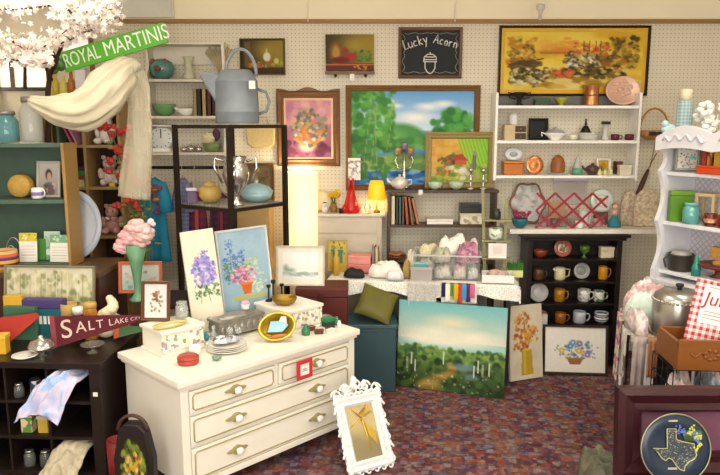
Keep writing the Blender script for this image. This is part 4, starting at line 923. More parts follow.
branch([(54, 68, 4.3), (60, 50, 4.2), (72, 34, 4.1), (92, 24, 4.05), (120, 18, 4.0)], .014)
branch([(51, 80, 4.35), (44, 64, 4.2), (30, 52, 4.05), (10, 40, 3.95), (-14, 30, 3.9)], .014)
branch([(25, 88, 4.3), (25, 66, 4.2), (25, 52, 4.1), (22, 46, 4.05)], .012)
branch([(56, 62, 4.3), (50, 48, 4.15), (40, 56, 4.0), (22, 60, 3.95), (-10, 58, 3.9)], .012)
branch([(60, 48, 4.2), (74, 20, 4.0), (60, 6, 3.8), (30, 8, 3.7), (-10, 10, 3.6)], .010)
branch([(72, 34, 4.1), (84, 14, 4.0), (96, 6, 3.95), (112, 10, 3.9)], .008); branch([(66, 42, 4.2), (80, 34, 4.1), (98, 28, 4.05), (110, 24, 4.0)], .008)
branch([(30, 52, 4.05), (42, 48, 4.0), (56, 38, 4.0), (70, 28, 4.0)], .007); branch([(22, 60, 3.95), (36, 64, 3.95), (52, 62, 3.95)], .007)
mbw = MB(); mi = 0
for _ in range(1150):
    c = rnd.choice(tips) + Vector((rnd.gauss(0, .035), rnd.gauss(0, .05), rnd.gauss(0, .03))); 
    q = pxof(c + TO)
    w_ = pyof(c + TO)
    if q > 124 or (q > 52 and w_ > 44 - .3 * (q - 70)) or w_ > 66: continue
    Rm = Euler((rnd.uniform(0, 6.3), rnd.uniform(0, 6.3), rnd.uniform(0, 6.3))).to_matrix(); r_ = rnd.uniform(.016, .027); mi = 0 if rnd.random() < .8 else 1
    for k in range(5):
        a_ = 2 * PI * k / 5; e = [(0, 0, 0), (r_ * .6 * math.cos(a_ - .5), r_ * .6 * math.sin(a_ - .5), r_ * .2), (r_ * math.cos(a_), r_ * math.sin(a_), r_ * .35), (r_ * .6 * math.cos(a_ + .5), r_ * .6 * math.sin(a_ + .5), r_ * .2)]
        mbw.add([c + Rm @ Vector(z) for z in e], [(0, 1, 2, 3)], mi)
o = mbw.build('blossoms', [mat('f3eade', .7, var=.03), mat('f4dcd4', .7, var=.03)], tr, recalc=False); o['kind'] = 'stuff'

# ================================================================== LEFT: green bookcase contents
def GI(px, y, z): return IT(px, 4.09 + (y - 3.55) * .85 + .005, z)
_before = set(bpy.data.objects)
aqua = glass('6fb0b8', .06, .5); clear = glass('d8dcd4', .06, .36); zinc = mat('9a968e', .4, .6)
jar('glass_jar', 'blue glass canning jar on top of the green bookcase', 'jar', GI(8, 3.66, G3 + .002), .062, .17, aqua, zinc, neck=.7)
jar('glass_jar', 'second blue canning jar at the picture edge on the green bookcase', 'jar', GI(-12, 3.68, G3 + .002), .052, .16, aqua, zinc, neck=.7)
jar('glass_jar', 'large clear glass jar with grey metal lid on the green bookcase', 'jar', GI(33, 3.66, G3 + .002), .058, .245, clear, zinc, neck=.72)
Gz2 = G2 + .0
t = thing('wicker_box', 'round woven straw box standing on edge on the green bookcase shelf', 'box', GI(22, 3.68, Gz2 + .074), (PI/2, 0, 0)); ws = mat('b08a3c', .9, var=.25, scale=70, bump=.6)
MB().lathe([(0, -.03), (.056, -.03), (.061, -.02), (.061, .02), (0, .02)], 26).build('body', ws, t); MB().lathe([(0, .021), (.062, .021), (.064, .03), (.058, .045), (.02, .05), (0, .05)], 26).build('lid', mat('c09a48', .9, var=.25, scale=70, bump=.6), t)
for q in (-1, 1): pass
picture('photo_frame', 'old portrait photograph in a thin grey frame on the green bookcase', 'photograph', a_photo(), .135, .20, GI(49, 3.665, Gz2 + .002), R(-4), .15, mat('b8b0a4', .5), .014, .012)
mug('small white cup with a purple flower beside the straw box', GI(38, 3.59, Gz2 + .002), .032, .058, WHITE, R(-20), name='cup', band=mat('8a74b8', .5))
pr = picture('greeting_card', 'yellow topped seed packet card standing on the lower green shelf', 'card', a_card('d8c040', '7a9a3a'), .095, .16, GI(29, 3.58, G1 + .002), R(3), .12, None, 0, .006, part='card')
picture('greeting_card', 'green picture card with an orange shape, behind the other green card', 'card', a_meadow(), .09, .16, GI(53, 3.655, G1 + .002), R(-3), .1, None, 0, .006, part='card')
picture('greeting_card', 'pale green card standing in front on the lower green shelf', 'card', a_card('7ab088', 'b8d8b0'), .105, .15, GI(60, 3.575, G1 + .002), R(-5), .12, None, 0, .006, part='card')
crate('gift_box', 'leafy green gift box behind the seed packet card', 'box', GI(42, 3.68, G1 + .001), (.07, .05, .12), mat('4f8a3a', .6), 0)
t = thing('wire_rack', 'thin bent wire card rack at the left of the lower green shelf', 'rack', GI(14, 3.62, G1 + .001)); MB().tube([(.05 * math.cos(a), .01, .13 * abs(math.sin(a))) for a in [PI * i / 12 for i in range(13)]], .003, 6).tube([(.03 * math.cos(a), -.02, .09 * abs(math.sin(a))) for a in [PI * i / 12 for i in range(13)]], .003, 6).build('wire', mat('c8c4b8', .3, .8), t)
o = MB().bx(-.012, .012, 0, .002, -.055, 0).build('price_tag', PAPER, None, GI(28, 3.527, GZ + .0) - Vector((0, .03, -.012)), bev=0); tag(o, 'small white price tag hanging under the lower green shelf', 'tag')
def striped(h_list, sc):
    m, nt, b = newmat('striped_weave'); tc = N(nt, 'ShaderNodeTexCoord'); sp = N(nt, 'ShaderNodeSeparateXYZ'); L(nt, tc.outputs['Object'], sp.inputs[0]); cr = N(nt, 'ShaderNodeValToRGB'); cr.color_ramp.interpolation = 'CONSTANT'; e = cr.color_ramp.elements
    while len(e) < len(h_list): e.new(.5)
    for i, c in enumerate(h_list): e[i].position = i / len(h_list); e[i].color = lin(c) + (1,)
    L(nt, math_(nt, 'MULTIPLY', sp.outputs['Z'], 1 / sc), cr.inputs[0]); L(nt, cr.outputs[0], b.inputs['Base Color']); b.inputs['Roughness'].default_value = .9; return m
lath('striped_basket', 'round striped woven basket on the brown cabinet at the left edge', 'basket', IT(5, 3.985, BRZ + .001), [(0, 0), (.055, 0), (.07, .03), (.072, .08), (.066, .115), (.06, .115), (.064, .08), (.06, .03), (0, .01)], striped(['b88a4a', 'c8a05a', '7a2c3a', 'd8a83a', '5a3a6a', 'c85a3a', 'c8a868'], .116)).scale = (.86, .86, .86)
for o_ in list(bpy.data.objects):
    if o_ not in _before and o_.parent is None: o_.scale = (1.12, 1.12, 1.12)
# oval platter behind the bookcase
t = thing('platter', 'large pale oval platter half hidden behind the green bookcase', 'platter', IT(75, 4.335, BRZ + .001), (-.12, 0, 0)); t.scale = (1.1, 1.1, 1.1)
MB().lathe([(0, .0), (.13, 0), (.165, -.02), (.168, -.016), (.13, .008), (0, .008)], 40, M=Matrix.Translation((0, 0, .205)) @ Matrix.Rotation(-PI/2, 4, 'X'), sx=1, sy=1.22).build('dish', mat('c8ccd0', .25, var=.05), t)
MB().lathe([(.128, -.003), (.166, -.0215), (.1665, -.0235), (.128, -.005)], 40, M=Matrix.Translation((0, 0, .205)) @ Matrix.Rotation(-PI/2, 4, 'X'), sy=1.22).build('rim', mat('b4bac4', .25), t)

# rear bookshelf: bottles on top, books, plush toys
def BI(px, z, y=4.9): return IT(px, y + .28, z)
for i, (px, c, h, lab) in enumerate(((56.5, 'c8b03a', .2, 'tall yellow bottle on the rear bookshelf, under the sign'), (64.5, 'd8c868', .18, 'pale yellow bottle on the rear bookshelf'), (72.5, 'b06a24', .21, 'amber bottle on the rear bookshelf beside the white box'))):
    lath('bottle', lab, 'bottle', BI(px, BST + .001), [(0, 0), (.03, 0), (.032, h * .6), (.014, h * .78), (.013, h), (0, h)], mat(c, .2))
crate('carton', 'white carton with a lilac mark on top of the rear bookshelf', 'box', BI(83, BST + .001), (.075, .06, .24), mat('ece8ee', .6), 0, lid=mat('cfc6dc', .6))
bc = [('6a5a2a', 'b08a2c'), ('1f1c1a', '2a2624'), ('4a6a4a', '3f5a42'), ('1c1a1a', '222'), ('b83a6a', 'c04878'), ('c0507c', '333'), ('7a3a2c', '444')]
x = 48
for i, (px, c, th, h, tl, lab) in enumerate(((47.5, 'a88a3a', .03, .26, 0, 'mustard yellow book, leftmost on the upper rear shelf'), (52, '8a6a24', .022, .25, 0, 'dark ochre book beside the mustard one'), (56, '22201e', .022, .24, 0, 'black book on the upper rear shelf'), (58.5, '5a7a5a', .018, .23, 0, 'sage green book leaning on the upper rear shelf'), (72, 'b04a78', .018, .24, -.42, 'bright pink book leaning diagonally'), (77, 'd89ab8', .014, .22, -.45, 'pale pink book leaning on the bright pink one'), (83, '6a5a50', .025, .17, 0, 'grey brown book by the shelf divider'))):
    book(lab, BI(px, BSZ[0] + .002 + (th * .5 * abs(math.sin(tl))), 4.84), th, h, .17, mat(c, .6), 0, tl, 'books on the rear bookshelf')
for k, (c, lab, th) in enumerate((('c8c08a', 'cream book at the bottom of the flat pile on the rear shelf', .05), ('8a3a2c', 'dark red book lying in the flat pile', .03), ('2f7a3a', 'green book lying in the flat pile', .035), ('2a2420', 'black book on top of the flat pile', .03))):
    z = BSZ[1] + .001 + [0, .052, .084, .121][k]; book(lab, BI(63, z + th, 4.83), th, .2 - .01 * k, .16, mat(c, .6), 0, 0, 'books on the rear bookshelf', flat=False) if False else None
    t = thing('book', lab, 'book', BI(73, z, 4.83), R([2, -3, 1, 4][k]), 'books on the rear bookshelf'); MB().bx(-.085, .085, 0, .15, 0, .003).bx(-.085, .085, 0, .15, th - .003, th).bx(-.085, .085, 0, .003, .003, th - .003).build('cover', mat(c, .6), t); MB().bx(-.082, .082, .0031, .146, .0031, th - .0031).build('pages', PAPER, t)
for k, (px, c) in enumerate(((63.5, '6a4a8a'), (81.5, 'd8c8a0'))): crate('box', ['purple box low on the rear bookshelf', 'cream box low on the rear bookshelf'][k], 'box', Vector((bx0 + (.09, .225)[k], 5.2, BSZ[2] + .001)), (.12, .12, .15), mat(c, .6), 0)
def plush(label, loc, s, c, ribbon, rz=0):
    t = thing('plush_toy', label, 'soft toy', loc, rz, 'soft toys on the rear bookshelf'); fur = mat(c, .95, var=.12, scale=60, bump=.5)
    MB().sph((0, 0, .075 * s), .065 * s, .055 * s, .075 * s).build('body', fur, t); MB().sph((0, -.01 * s, .175 * s), .055 * s, .05 * s, .05 * s).sph((0, -.055 * s, .162 * s), .024 * s, .02 * s, .018 * s).build('head', fur, t)
    for q in (-1, 1):
        MB().sph((q * .045 * s, 0, .222 * s), .02 * s, .012 * s, .02 * s).build('ear', fur, t); MB().sph((q * .07 * s, -.02 * s, .095 * s), .022 * s, .022 * s, .045 * s).build('arm', fur, t); MB().sph((q * .045 * s, -.06 * s, .028 * s), .028 * s, .05 * s, .028 * s).build('leg', fur, t)
        MB().sph((q * .02 * s, -.054 * s, .187 * s), .006 * s).build('eye', BLACK, t)
    MB().sph((.025 * s, -.06 * s, .128 * s), .024 * s, .01 * s, .016 * s).sph((-.025 * s, -.06 * s, .128 * s), .024 * s, .01 * s, .016 * s).build('bow', mat(ribbon, .7), t)
plush('white plush bear with red bow on the upper rear shelf', Vector((bx0 + (xm + bw_ - .01) / 2, 5.20, BSZ[0] + .002)), .95, 'e4dad2', 'b8382c', R(-10))
plush('cream plush bear with red bow on the middle rear shelf', Vector((bx0 + (xm + bw_ - .01) / 2, 5.22, BSZ[1] + .002)), .95, 'e0ccc2', 'b8442c', R(10))
plush('pink plush bear with pale bow on the lower rear shelf', Vector((bx0 + (xm + bw_ - .01) / 2, 5.21, BSZ[2] + .002)), .95, 'dca49c', 'e0c0b8', R(5))
crate('box', 'yellow box with a red corner beside the cream plush bear', 'box', BI(113, BSZ[1] + .001, 4.825), (.045, .04, .03), mat('c8b04a', .6), 0)
for k in range(3):
    px, c, lab = ((96, 'b06a4a', 'rust red folded sweater low on the rear bookshelf'), (100, 'd8b890', 'tan folded cloth low on the rear bookshelf'), (112, '2a2420', 'black shoe box low on the rear bookshelf'))[k]
    heap('folded_cloth', lab, 'cloth', BI(px, BSZ[3] + .002, 4.93), (.055, .14, .08), mat(c, .9), 40 + k) if k < 2 else crate('box', lab, 'box', BI(114, BSZ[3] + .001, 4.92), (.08, .1, .1), mat(c, .6))
# red silk flower sprays in a tall vase in front of the shelf
t = thing('flower_spray', 'tall spray of red silk flowers beside the pink plush toys', 'flowers', (-1.44, 4.60, 0)); FO = Vector((-1.44, 4.60, 0)); stemm = mat('6a7038', .8); rf = random.Random(5)
MB().lathe([(0, 0), (.09, 0), (.1, .3), (.07, .5), (.08, .62), (.07, .62), (.06, .5), (0, .3)], 18).build('vase', mat('8a6a44', .6), t)
ends = [(106, 128), (112, 134), (118, 150), (125, 130), (110, 162), (122, 172), (134, 180), (142, 186), (128, 196), (150, 190), (118, 205), (136, 206), (126, 158)]
mb, mf, ml = MB(), MB(), MB()
for x_, y_ in ends:
    e = at(x_, y_, 4.5) - FO; m_ = Vector((e.x * .4, e.y * .4, .6 + (e.z - .6) * .55)); q = sm([Vector((0, 0, .5)), m_, e]); mb.tube(q, .004, 5); mf = MB()
    for i in range(4): d = Vector((rf.gauss(0, .018), rf.gauss(0, .02), rf.gauss(0, .025))); mf.sph(e + d, rf.uniform(.013, .022), nu=7, nv=5)
    mf.sph(e, .024, .02, .024, nu=8, nv=6).build('bloom', mat('b0382c', .7, var=.2), t)
    for i in range(5): g = q[rf.randrange(3, len(q))] + Vector((rf.gauss(0, .03), rf.gauss(0, .02), 0)); ml.sph(g, .025, .006, .01, 6, 4)
mb.build('stems', stemm, t); ml.build('leaves', mat('7a7a3a', .8), t)['kind'] = 'stuff'

# ---- things on the white wall shelf (upper left)
def WI(px, k, y=5.29): return IT(px, y, Wz[k] + .001)
t = thing('glass_jar', 'round teal glass pig jar on the top whitewashed shelf', 'jar', WI(162.5, 0)); MB().lathe([(0, 0), (.04, 0), (.085, .04), (.095, .085), (.075, .13), (.04, .15), (.035, .15), (.07, .12), (.085, .08), (.06, .02), (0, .012)], 24).build('body', glass('5f9a90', .1, .75), t)
MB().sph((-.01, -.092, .075), .03, .02, .022).sph((-.05, -.06, .13), .018, .01, .022).sph((.04, -.06, .13), .018, .01, .022).build('snout', mat('6a4438', .5), t)
lath('vase', 'pale green and pink bud vase on the top whitewashed shelf', 'vase', WI(189, 0), [(0, 0), (.045, 0), (.05, .02), (.03, .05), (.028, .13), (.045, .17), (.04, .17), (.022, .13), (0, .03)], mat('c8c8a8', .4, var=.2, scale=9))
t = thing('dried_grass', 'bunch of dried feather grass behind the watering can', 'dried flowers', WI(221, 0)); mb = MB()
for i in range(14): a_ = (i - 7) * .045; mb.tube([(0, 0, 0), (math.sin(a_) * .1, .0, .1), (math.sin(a_ * 1.8) * .2, -.01, .2 + .02 * (i % 3))], [.003, .006, .009], 5)
mb.build('stalks', mat('a89a74', .9), t)
lath('bowl', 'jade green glass bowl on the middle whitewashed shelf', 'bowl', WI(165, 1), bowlprof(.085, .09), mat('6fa06a', .25))
t = thing('gravy_boat', 'white china gravy boat beside the green bowl', 'dish', WI(186, 1, 5.26)); MB().lathe(bowlprof(.05, .055), 20, sx=1.25).build('body', WHITE, t); MB().tube([(.055, 0, .045), (.085, 0, .055), (.088, 0, .03), (.055, 0, .02)], .006, 6).build('handle', WHITE, t); MB().tube([(-.05, 0, .04), (-.075, 0, .055), (-.085, 0, .062)], [.018, .013, .007], 8).build('spout', WHITE, t)
for px, c, th, lab in ((195.5, 'a08a5a', .025, 'tan book, first on the middle whitewashed shelf'), (199.5, '2a2624', .03, 'black book second from the green bowl'), (204.5, 'b0986a', .03, 'buff book between two dark ones'), (209.5, '5a2420', .03, 'dark red book next to the watering can'), (214, '3a1c1a', .025, 'maroon book half hidden by the watering can')):
    book(lab, WI(px, 1, 5.23), th, .2, .14, mat(c, .6), 0, 0, 'books on the whitewashed shelf')
t = thing('kitchen_scale', 'white kitchen scale with round dial on the bottom whitewashed shelf', 'scale', WI(163, 2, 5.28)); MB().bx(-.07, .07, -.05, .05, 0, .03).bx(-.05, .05, -.03, .04, .03, .09).build('base', WHITE, t, bev=.006)
RX = Matrix.Rotation(PI/2, 4, 'X'); MB().lathe([(0, -.03), (.08, -.03), (.086, .0), (.086, .03), (.078, .034), (0, .034)], 28, M=Matrix.Translation((0, 0, .105)) @ RX).build('dial', mat('dfe0dc', .3), t)
mb = MB(); mb.bx(-.004, .004, -.0375, -.035, .105, .17)
for i in range(12): a_ = i * PI / 6; mb.box((.066 * math.cos(a_), -.036, .105 + .066 * math.sin(a_)), (.008, .002, .008))
mb.build('needle', BLACK, t); MB().lathe([(0, .192), (.07, .192), (.075, .205), (0, .2)], 20).build('pan', WHITE, t)
for px, s_, lab in ((184, .03, 'small silver trinket box on the bottom whitewashed shelf'), (191, .036, 'silver sugar bowl on the bottom whitewashed shelf'), (199, .03, 'little silver creamer on the bottom whitewashed shelf')):
    t = thing('trinket_box', lab, 'trinket', WI(px, 2)); MB().lathe([(0, 0), (s_ * .7, 0), (s_, s_ * .5), (s_ * .9, s_ * 1.2), (0, s_ * 1.3)], 18).build('body', SILVER, t); MB().sph((0, 0, s_ * 1.5), s_ * .3).build('finial', SILVER, t)
t = thing('planter', 'green oval planter with a cream rose on the bottom whitewashed shelf', 'planter', WI(212, 2)); MB().lathe([(0, 0), (.05, 0), (.075, .07), (.068, .07), (.045, .01), (0, .008)], 22, sy=.7).build('pot', mat('7a8a5a', .5), t)
mb = MB(); mb.sph((-.02, -.01, .10), .04, .035, .035)
for i in range(7): a_ = i * 2 * PI / 7; mb.sph((-.02 + .03 * math.cos(a_), -.02, .10 + .03 * math.sin(a_)), .02, .012, .02, 8, 6)
mb.build('rose', mat('e0d4a8', .8), t); MB().sph((.035, .01, .13), .03, .025, .05).build('purple_bloom', mat('5a3450', .8), t)

# ---- watering can
wcn = thing('watering_can', 'large galvanized watering can on top of the black etagere', 'watering can', (EC.x + .055, EC.y - .03, ETZ + .007)); galv = mat('8a9298', .6, .3, .22, 7)
hgt = .34
MB().lathe([(0, 0), (.135, 0), (.14, .008), (.14, .07), (.143, .075), (.14, .08), (.135, .26), (.138, .265), (.132, .275), (.10, .33), (.085, .34), (.08, .336), (.095, .325), (.126, .27), (.128, .02), (0, .015)], 32).build('body', galv, wcn)
MB().lathe([(.128, .268), (.10, .328), (.0, .335), (0, .328)], 32).build('shoulder', galv, wcn) if False else None
MB().add([(-.07, -.05, .03), (-.07, .05, .03), (-.07, .05, .30), (-.07, -.05, .30), (-.235, -.03, .305), (-.235, .03, .305), (-.20, .034, .335), (-.20, -.034, .335)], [(0, 1, 5, 4), (1, 2, 6, 5), (2, 3, 7, 6), (3, 0, 4, 7), (0, 3, 2, 1), (4, 5, 6, 7)]).build('spout', galv, wcn, bev=.012)
MB().tube([(.10 * math.cos(a) + .03, 0, .30 + .17 * math.sin(a)) for a in [PI * i / 16 for i in range(17)]], .011, 8, flat=.6).build('top_handle', galv, wcn)
MB().tube([(.13, 0, .22), (.19, 0, .20), (.21, 0, .14), (.19, 0, .08), (.135, 0, .06)], .010, 8).build('back_handle', galv, wcn); MB().bx(.10, .14, -.125, -.123, .215, .265).build('price_tag', PAPER, wcn)
# ---- etagere shelf contents
ez = ESZ + .0075
t = thing('silver_urn', 'ornate silver urn pitcher on the etagere glass shelf', 'pitcher', (-.79, 4.33, ez)); MB().lathe([(0, 0), (.05, 0), (.052, .01), (.02, .03), (.018, .07), (.06, .11), (.085, .19), (.075, .25), (.055, .275), (.075, .31), (.07, .31), (.05, .275), (.07, .24), (.075, .19), (0, .1)], 26).build('body', SILVER, t)
for q in (-1, 1): MB().tube([(q * .07, 0, .28), (q * .13, 0, .30), (q * .135, 0, .24), (q * .085, 0, .14)], .009, 8).build('handle', SILVER, t)
MB().sph((0, -.085, .2), .02, .012, .03).sph((0, -.075, .25), .014, .01, .014).build('crest', SILVER, t)
t = thing('covered_dish', 'pale blue pressed glass covered dish on the etagere', 'dish', (-.70, 4.58, ez)); bl = glass('a9ced6', .12, .8)
MB().lathe([(0, 0), (.06, 0), (.10, .03), (.112, .06), (.106, .06), (.09, .03), (0, .01)], 30).build('base', bl, t); mb = MB(); mb.lathe([(.11, .062), (.108, .07), (.085, .095), (.05, .112), (.018, .12), (.012, .124), (.018, .138), (0, .145)], 30)
for i, v in enumerate(mb.v): k = 1 + .05 * math.cos(10 * math.atan2(v.y, v.x)); v.x *= k; v.y *= k
mb.build('lid', bl, t)
crate('tin', 'small purple tin with pale label on the etagere shelf', 'tin', (-1.115, 4.475, ez), (.06, .05, .10), mat('5a4868', .4), R(20), lid=mat('c8c0d0', .4))
t = thing('ginger_jar', 'round straw gold lidded pot on the etagere shelf', 'jar', (-1.0, 4.52, ez)); gm_ = mat('c0a054', .5, var=.2, scale=30); MB().lathe([(0, 0), (.04, 0), (.075, .04), (.07, .09), (.04, .11), (0, .11)], 24).build('body', gm_, t); MB().lathe([(.045, .111), (.04, .125), (0, .14)], 20).build('lid', gm_, t)
t = thing('creamer', 'small silver creamer behind the silver urn', 'pitcher', (-.87, 4.62, ez)); MB().lathe(cupprof(.035, .09, flare=1.15), 20).build('body', SILVER, t); MB().tube([(.034, 0, .075), (.06, 0, .07), (.055, 0, .03), (.033, 0, .02)], .005, 6).build('handle', SILVER, t)

# ---- garment rail and clothes
RLZ = Zp(167.5, 4.93); rx0, rx1 = Xp(141, 4.93, 1.5), Xp(230, 4.93, 1.5)
t = thing('clothes_rail', 'black clothes rail beneath the whitewashed shelf', 'rail', (0, 4.93, 0)); rm = mat('1a1714', .4, .5)
MB().tube([(rx0, 0, RLZ), (rx1, 0, RLZ)], .012, 8).build('bar', rm, t)
for x in (rx0 + .01, rx1 - .01): MB().tube([(x, .10, 0), (x, .10, RLZ), (x, .0, RLZ)], .012, 8).build('post', rm, t); MB().bx(x - .02, x + .02, -.12, .12, 0, .02).build('foot', rm, t)
def garment(label, px, w, ln, m, rz, sleeves=True, dep=.05, y=4.93, top=.06, seed=1, name='dress'):
    x = Xp(px, y, 1.4); t = thing(name, label, 'clothing', (x, y, RLZ), rz, 'clothes on the black rail'); hz = -top
    MB().tube([(0, -.02, -.008), (0, -.019, .012), (0, 0, .022), (0, .019, .010), (0, .017, -.012), (0, 0, -.03), (0, 0, hz + .01)], .003, 6).tube([(-w * .3, 0, hz - .03), (0, 0, hz + .01), (w * .3, 0, hz - .03)], .006, 6).build('hanger', mat('c8b89a', .4), t)
    def fn(u, v):
        a_ = 2 * PI * u; hw = w * (.32 + .04 * v if v < .12 else .30 + .2 * v); sh_ = (1 - abs(math.cos(a_))) * .03 if v < .05 else 0
        return (hw * math.cos(a_), dep * (.5 + .6 * v) * math.sin(a_) * (1 + .25 * math.sin(9 * a_ + seed) * v), hz - .005 - .04 * abs(math.cos(a_)) * (1 - v) - ln * v)
    mb = MB(); mb.grid(fn, 36, 14, closed=True); mb.build('garment', m, t, recalc=False, solid=.003)
    if sleeves:
        for q in (-1, 1): MB().tube([(q * w * .27, 0, hz - .05), (q * w * .40, -.01, hz - .14), (q * w * .47, -.02, hz - .26)], [.035, .045, .05], 12).build('sleeve', m, t)
    return t
garment('turquoise embroidered dress hanging at the left end of the rail', 153.5, .26, .62, mat('2690b4', .8, var=.15), R(-25), seed=2)
e = MB(); rf = random.Random(9)
for i in range(26): e.sph((Xp(157, 4.84, 1.4) + rf.uniform(-.03, .03), 4.84, RLZ - .12 - rf.uniform(0, .22)), .014, .006, .012, 7, 5)
garm = [o_ for o_ in bpy.data.objects if o_.get('label', '').startswith('turquoise')][0]
eo = e.build('embroidery', mat('8a4a5a', .8, var=.4, scale=30)); eo.parent = garm; eo.matrix_parent_inverse = (Matrix.Translation(garm.location) @ Matrix.Rotation(R(-25), 4, 'Z')).inverted()
garment('slate blue striped blouse next to the turquoise dress', 184, .10, .58, checks('8a90b0', '6a6a8a', .03), R(-18), seed=3, name='blouse', dep=.04)
garment('crimson and navy plaid skirt on the rail behind the etagere', 196, .2, .5, checks('8a2430', '24284a', .07, plaid=True, third='b8484a'), R(-8), False, seed=4, name='skirt', top=.17)
garment('dark plum and red plaid shawl on the rail behind the etagere', 219, .2, .46, checks('5a1c3a', '2a2038', .06, plaid=True, third='9a3438'), R(10), False, seed=6, name='shawl', top=.17)
# tan chest, glowing lamp
x0, x1 = Xp(234, 5.14, 1.3), Xp(269, 5.14, 1.3); zt = Zp(207, 5.14); t = thing('wooden_chest', 'tan wooden chest of drawers behind the etagere', 'cabinet', (x0, 5.14, 0)); cwm = wood('b8955c', 'c9a76e', .5)
MB().bx(0, x1 - x0, 0, .24, 0, zt).build('body', cwm, t, bev=.004)
for k in range(4): d_ = MB().bx(.015, x1 - x0 - .015, -.012, -.001, .1 + .27 * k, .35 + .27 * k).build('drawer', cwm, t, bev=.004); MB().sph(((x1 - x0) / 2, -.02, .225 + .27 * k), .012).build('knob', BRASS, d_)
picture('framed_picture', 'small brown framed picture wedged between the chest and the lamp', 'picture', a_tapestry(), .1, .16, IT(276, 5.2, Zp(222, 5.2)), 0, 0, walnut, .02, .02) if False else None
LPX = IT(303, 5.24, 0); t = thing('floor_lamp', 'floor lamp with a tall glowing white paper shade', 'lamp', (LPX.x, 5.24, 0)); z0, z1 = Zp(246, 5.24), Zp(172, 5.24)
MB().lathe([(0, 0), (.11, 0), (.11, .02), (.015, .03), (.012, z0 + .02), (0, z0 + .02)], 20).build('stand', DARK, t)
MB().lathe([(.128, z0), (.135, z1), (.132, z1), (.125, z0)], 32).build('shade', emit('ffd98c', 1.15, 'fff0d0'), t); MB().lathe([(0, z0 + .02), (.012, z0 + .02), (.03, z0 + .1), (.02, z0 + .15), (0, z0 + .16)], 14).build('bulb', emit('ffe0a0', 6.0), t)
l = bpy.data.lights.new('lamp_glow', 'POINT'); l.energy = 8; l.color = (1, .82, .5); l.shadow_soft_size = .05; o = bpy.data.objects.new('lamp_glow', l); COL.objects.link(o); o.location = (LPX.x, 5.24, z1 - .04)

# ---- plant stand in the gap, vase with peonies, frames
t = thing('plant_stand', 'dark low plant stand in the gap behind the dresser', 'stand', (-1.13, 4.07, 0)); MB().bx(-.17, .18, -.18, .18, .77, .8).build('top', DARK, t, bev=.003)
for x, y in ((-.15, -.15), (.15, -.15), (-.15, .15), (.15, .15)): MB().bx(x - .015, x + .015, y - .015, y + .015, 0, .769).build('leg', DARK, t)
t = thing('vase', 'tall green trumpet vase holding pink peonies', 'vase', IT(138.5, 3.98, .801)); vz = .345
MB().lathe([(0, 0), (.05, 0), (.052, .012), (.03, .03), (.02, .06), (.024, .14), (.04, .24), (.068, vz), (.062, vz), (.035, .24), (.018, .14), (0, .1)], 26).build('body', mat('6a9a74', .3, var=.12), t)
fl = thing('peonies', 'cluster of pale pink silk peonies in the green trumpet vase', 'flowers', IT(138.5, 3.98, .801 + vz - .1)); rf = random.Random(3); mb = MB()
MB().tube([(0, 0, .0), (0, 0, .15)], .008, 6).build('stem', stemm, fl)
for cx_, cz_, r_ in ((-.055, .14, .06), (.01, .2, .065), (.055, .17, .06), (-.02, .15, .055), (-.085, .09, .05), (.03, .13, .05)):
    b_ = MB()
    for i in range(30):
        d = Vector((rf.gauss(0, 1), rf.gauss(0, 1), rf.gauss(0, 1))).normalized() * r_ * rf.uniform(.35, .7); b_.sph(Vector((cx_, -.02, cz_)) + d, r_ * .5, r_ * .46, r_ * .34, 9, 6)
    b_.build('bloom', mat(rf.choice(['e8b8b4', 'e4c4bc', 'dca6a8']), .8), fl)
MB().sph((.085, 0, .235), .02).sph((.1, 0, .22), .014).build('bud', mat('e0d4d8', .7), fl)
picture('framed_picture', 'pale botanical print in a coral orange frame behind the trumpet vase', 'picture', a_orange(), .27, .2, IT(141, 4.16, .801), R(3), .15, mat('c8704c', .4), .022, .02)
picture('framed_picture', 'small bird and flower picture in brown frame on the left glove tier', 'picture', a_small(), .155, .215, D(.2, .56, DZ + .1415), R(-2), .16, wood('5a3420', '6f452c'), .017, .018)
# ================================================================== DRESSER TOP
TT = DZ + .1412
picture('canvas_painting', 'tall narrow cream canvas of purple hydrangeas leaning on the dresser', 'painting', a_hyd(), .19, .585, D(.545, .585, DZ + .010), R(30), .10, None, 0, .018, roll=R(-4))
picture('framed_painting', 'blue painting of delphiniums and pink flowers in an orange pot', 'painting', a_blue(), .325, .565, D(.83, .575, DZ + .011), R(30), .10, mat('d4dad8', .4), .012, .02, roll=R(-3))
t = thing('jewelry_casket', 'ornate pewter jewellery casket in the middle of the dresser', 'box', D(.635, .44), DR); pw = mat('a09c92', .35, .6, .35, 26, bump=.8)
MB().bx(-.15, .15, -.06, .06, .015, .095).build('body', pw, t, bev=.01)
mb = MB(); mb.bx(-.155, .155, -.064, .064, .096, .108)
for i in range(7):
    for j in (-1, 1): mb.sph((-.13 + .043 * i, j * .062, .055), .018, .008, .026, 8, 6)
mb.sph((0, 0, .105), .13, .05, .028); mb.build('lid', pw, t)
for q in (-1, 1):
    for s_ in (-1, 1): MB().sph((q * .13, s_ * .045, .012), .016, .016, .012).build('foot', pw, t)
for u, v, r_, h_, lab in ((.435, .50, .022, .12, 'clear crystal perfume bottle nearest the hydrangea canvas'), (.455, .40, .02, .10, 'short clear perfume bottle at the left end of the pewter casket'), (.805, .175, .02, .10, 'slim clear perfume bottle in front of the casket')):
    t = thing('perfume_bottle', lab, 'bottle', D(u, v, DZ + .001)); MB().lathe([(0, 0), (r_, 0), (r_, h_ * .5), (r_ * .4, h_ * .62), (r_ * .4, h_ * .72), (0, h_ * .72)], 14).build('body', clear, t); MB().sph((0, 0, h_ * .82), r_ * .6, nu=8, nv=6).build('stopper', clear, t)
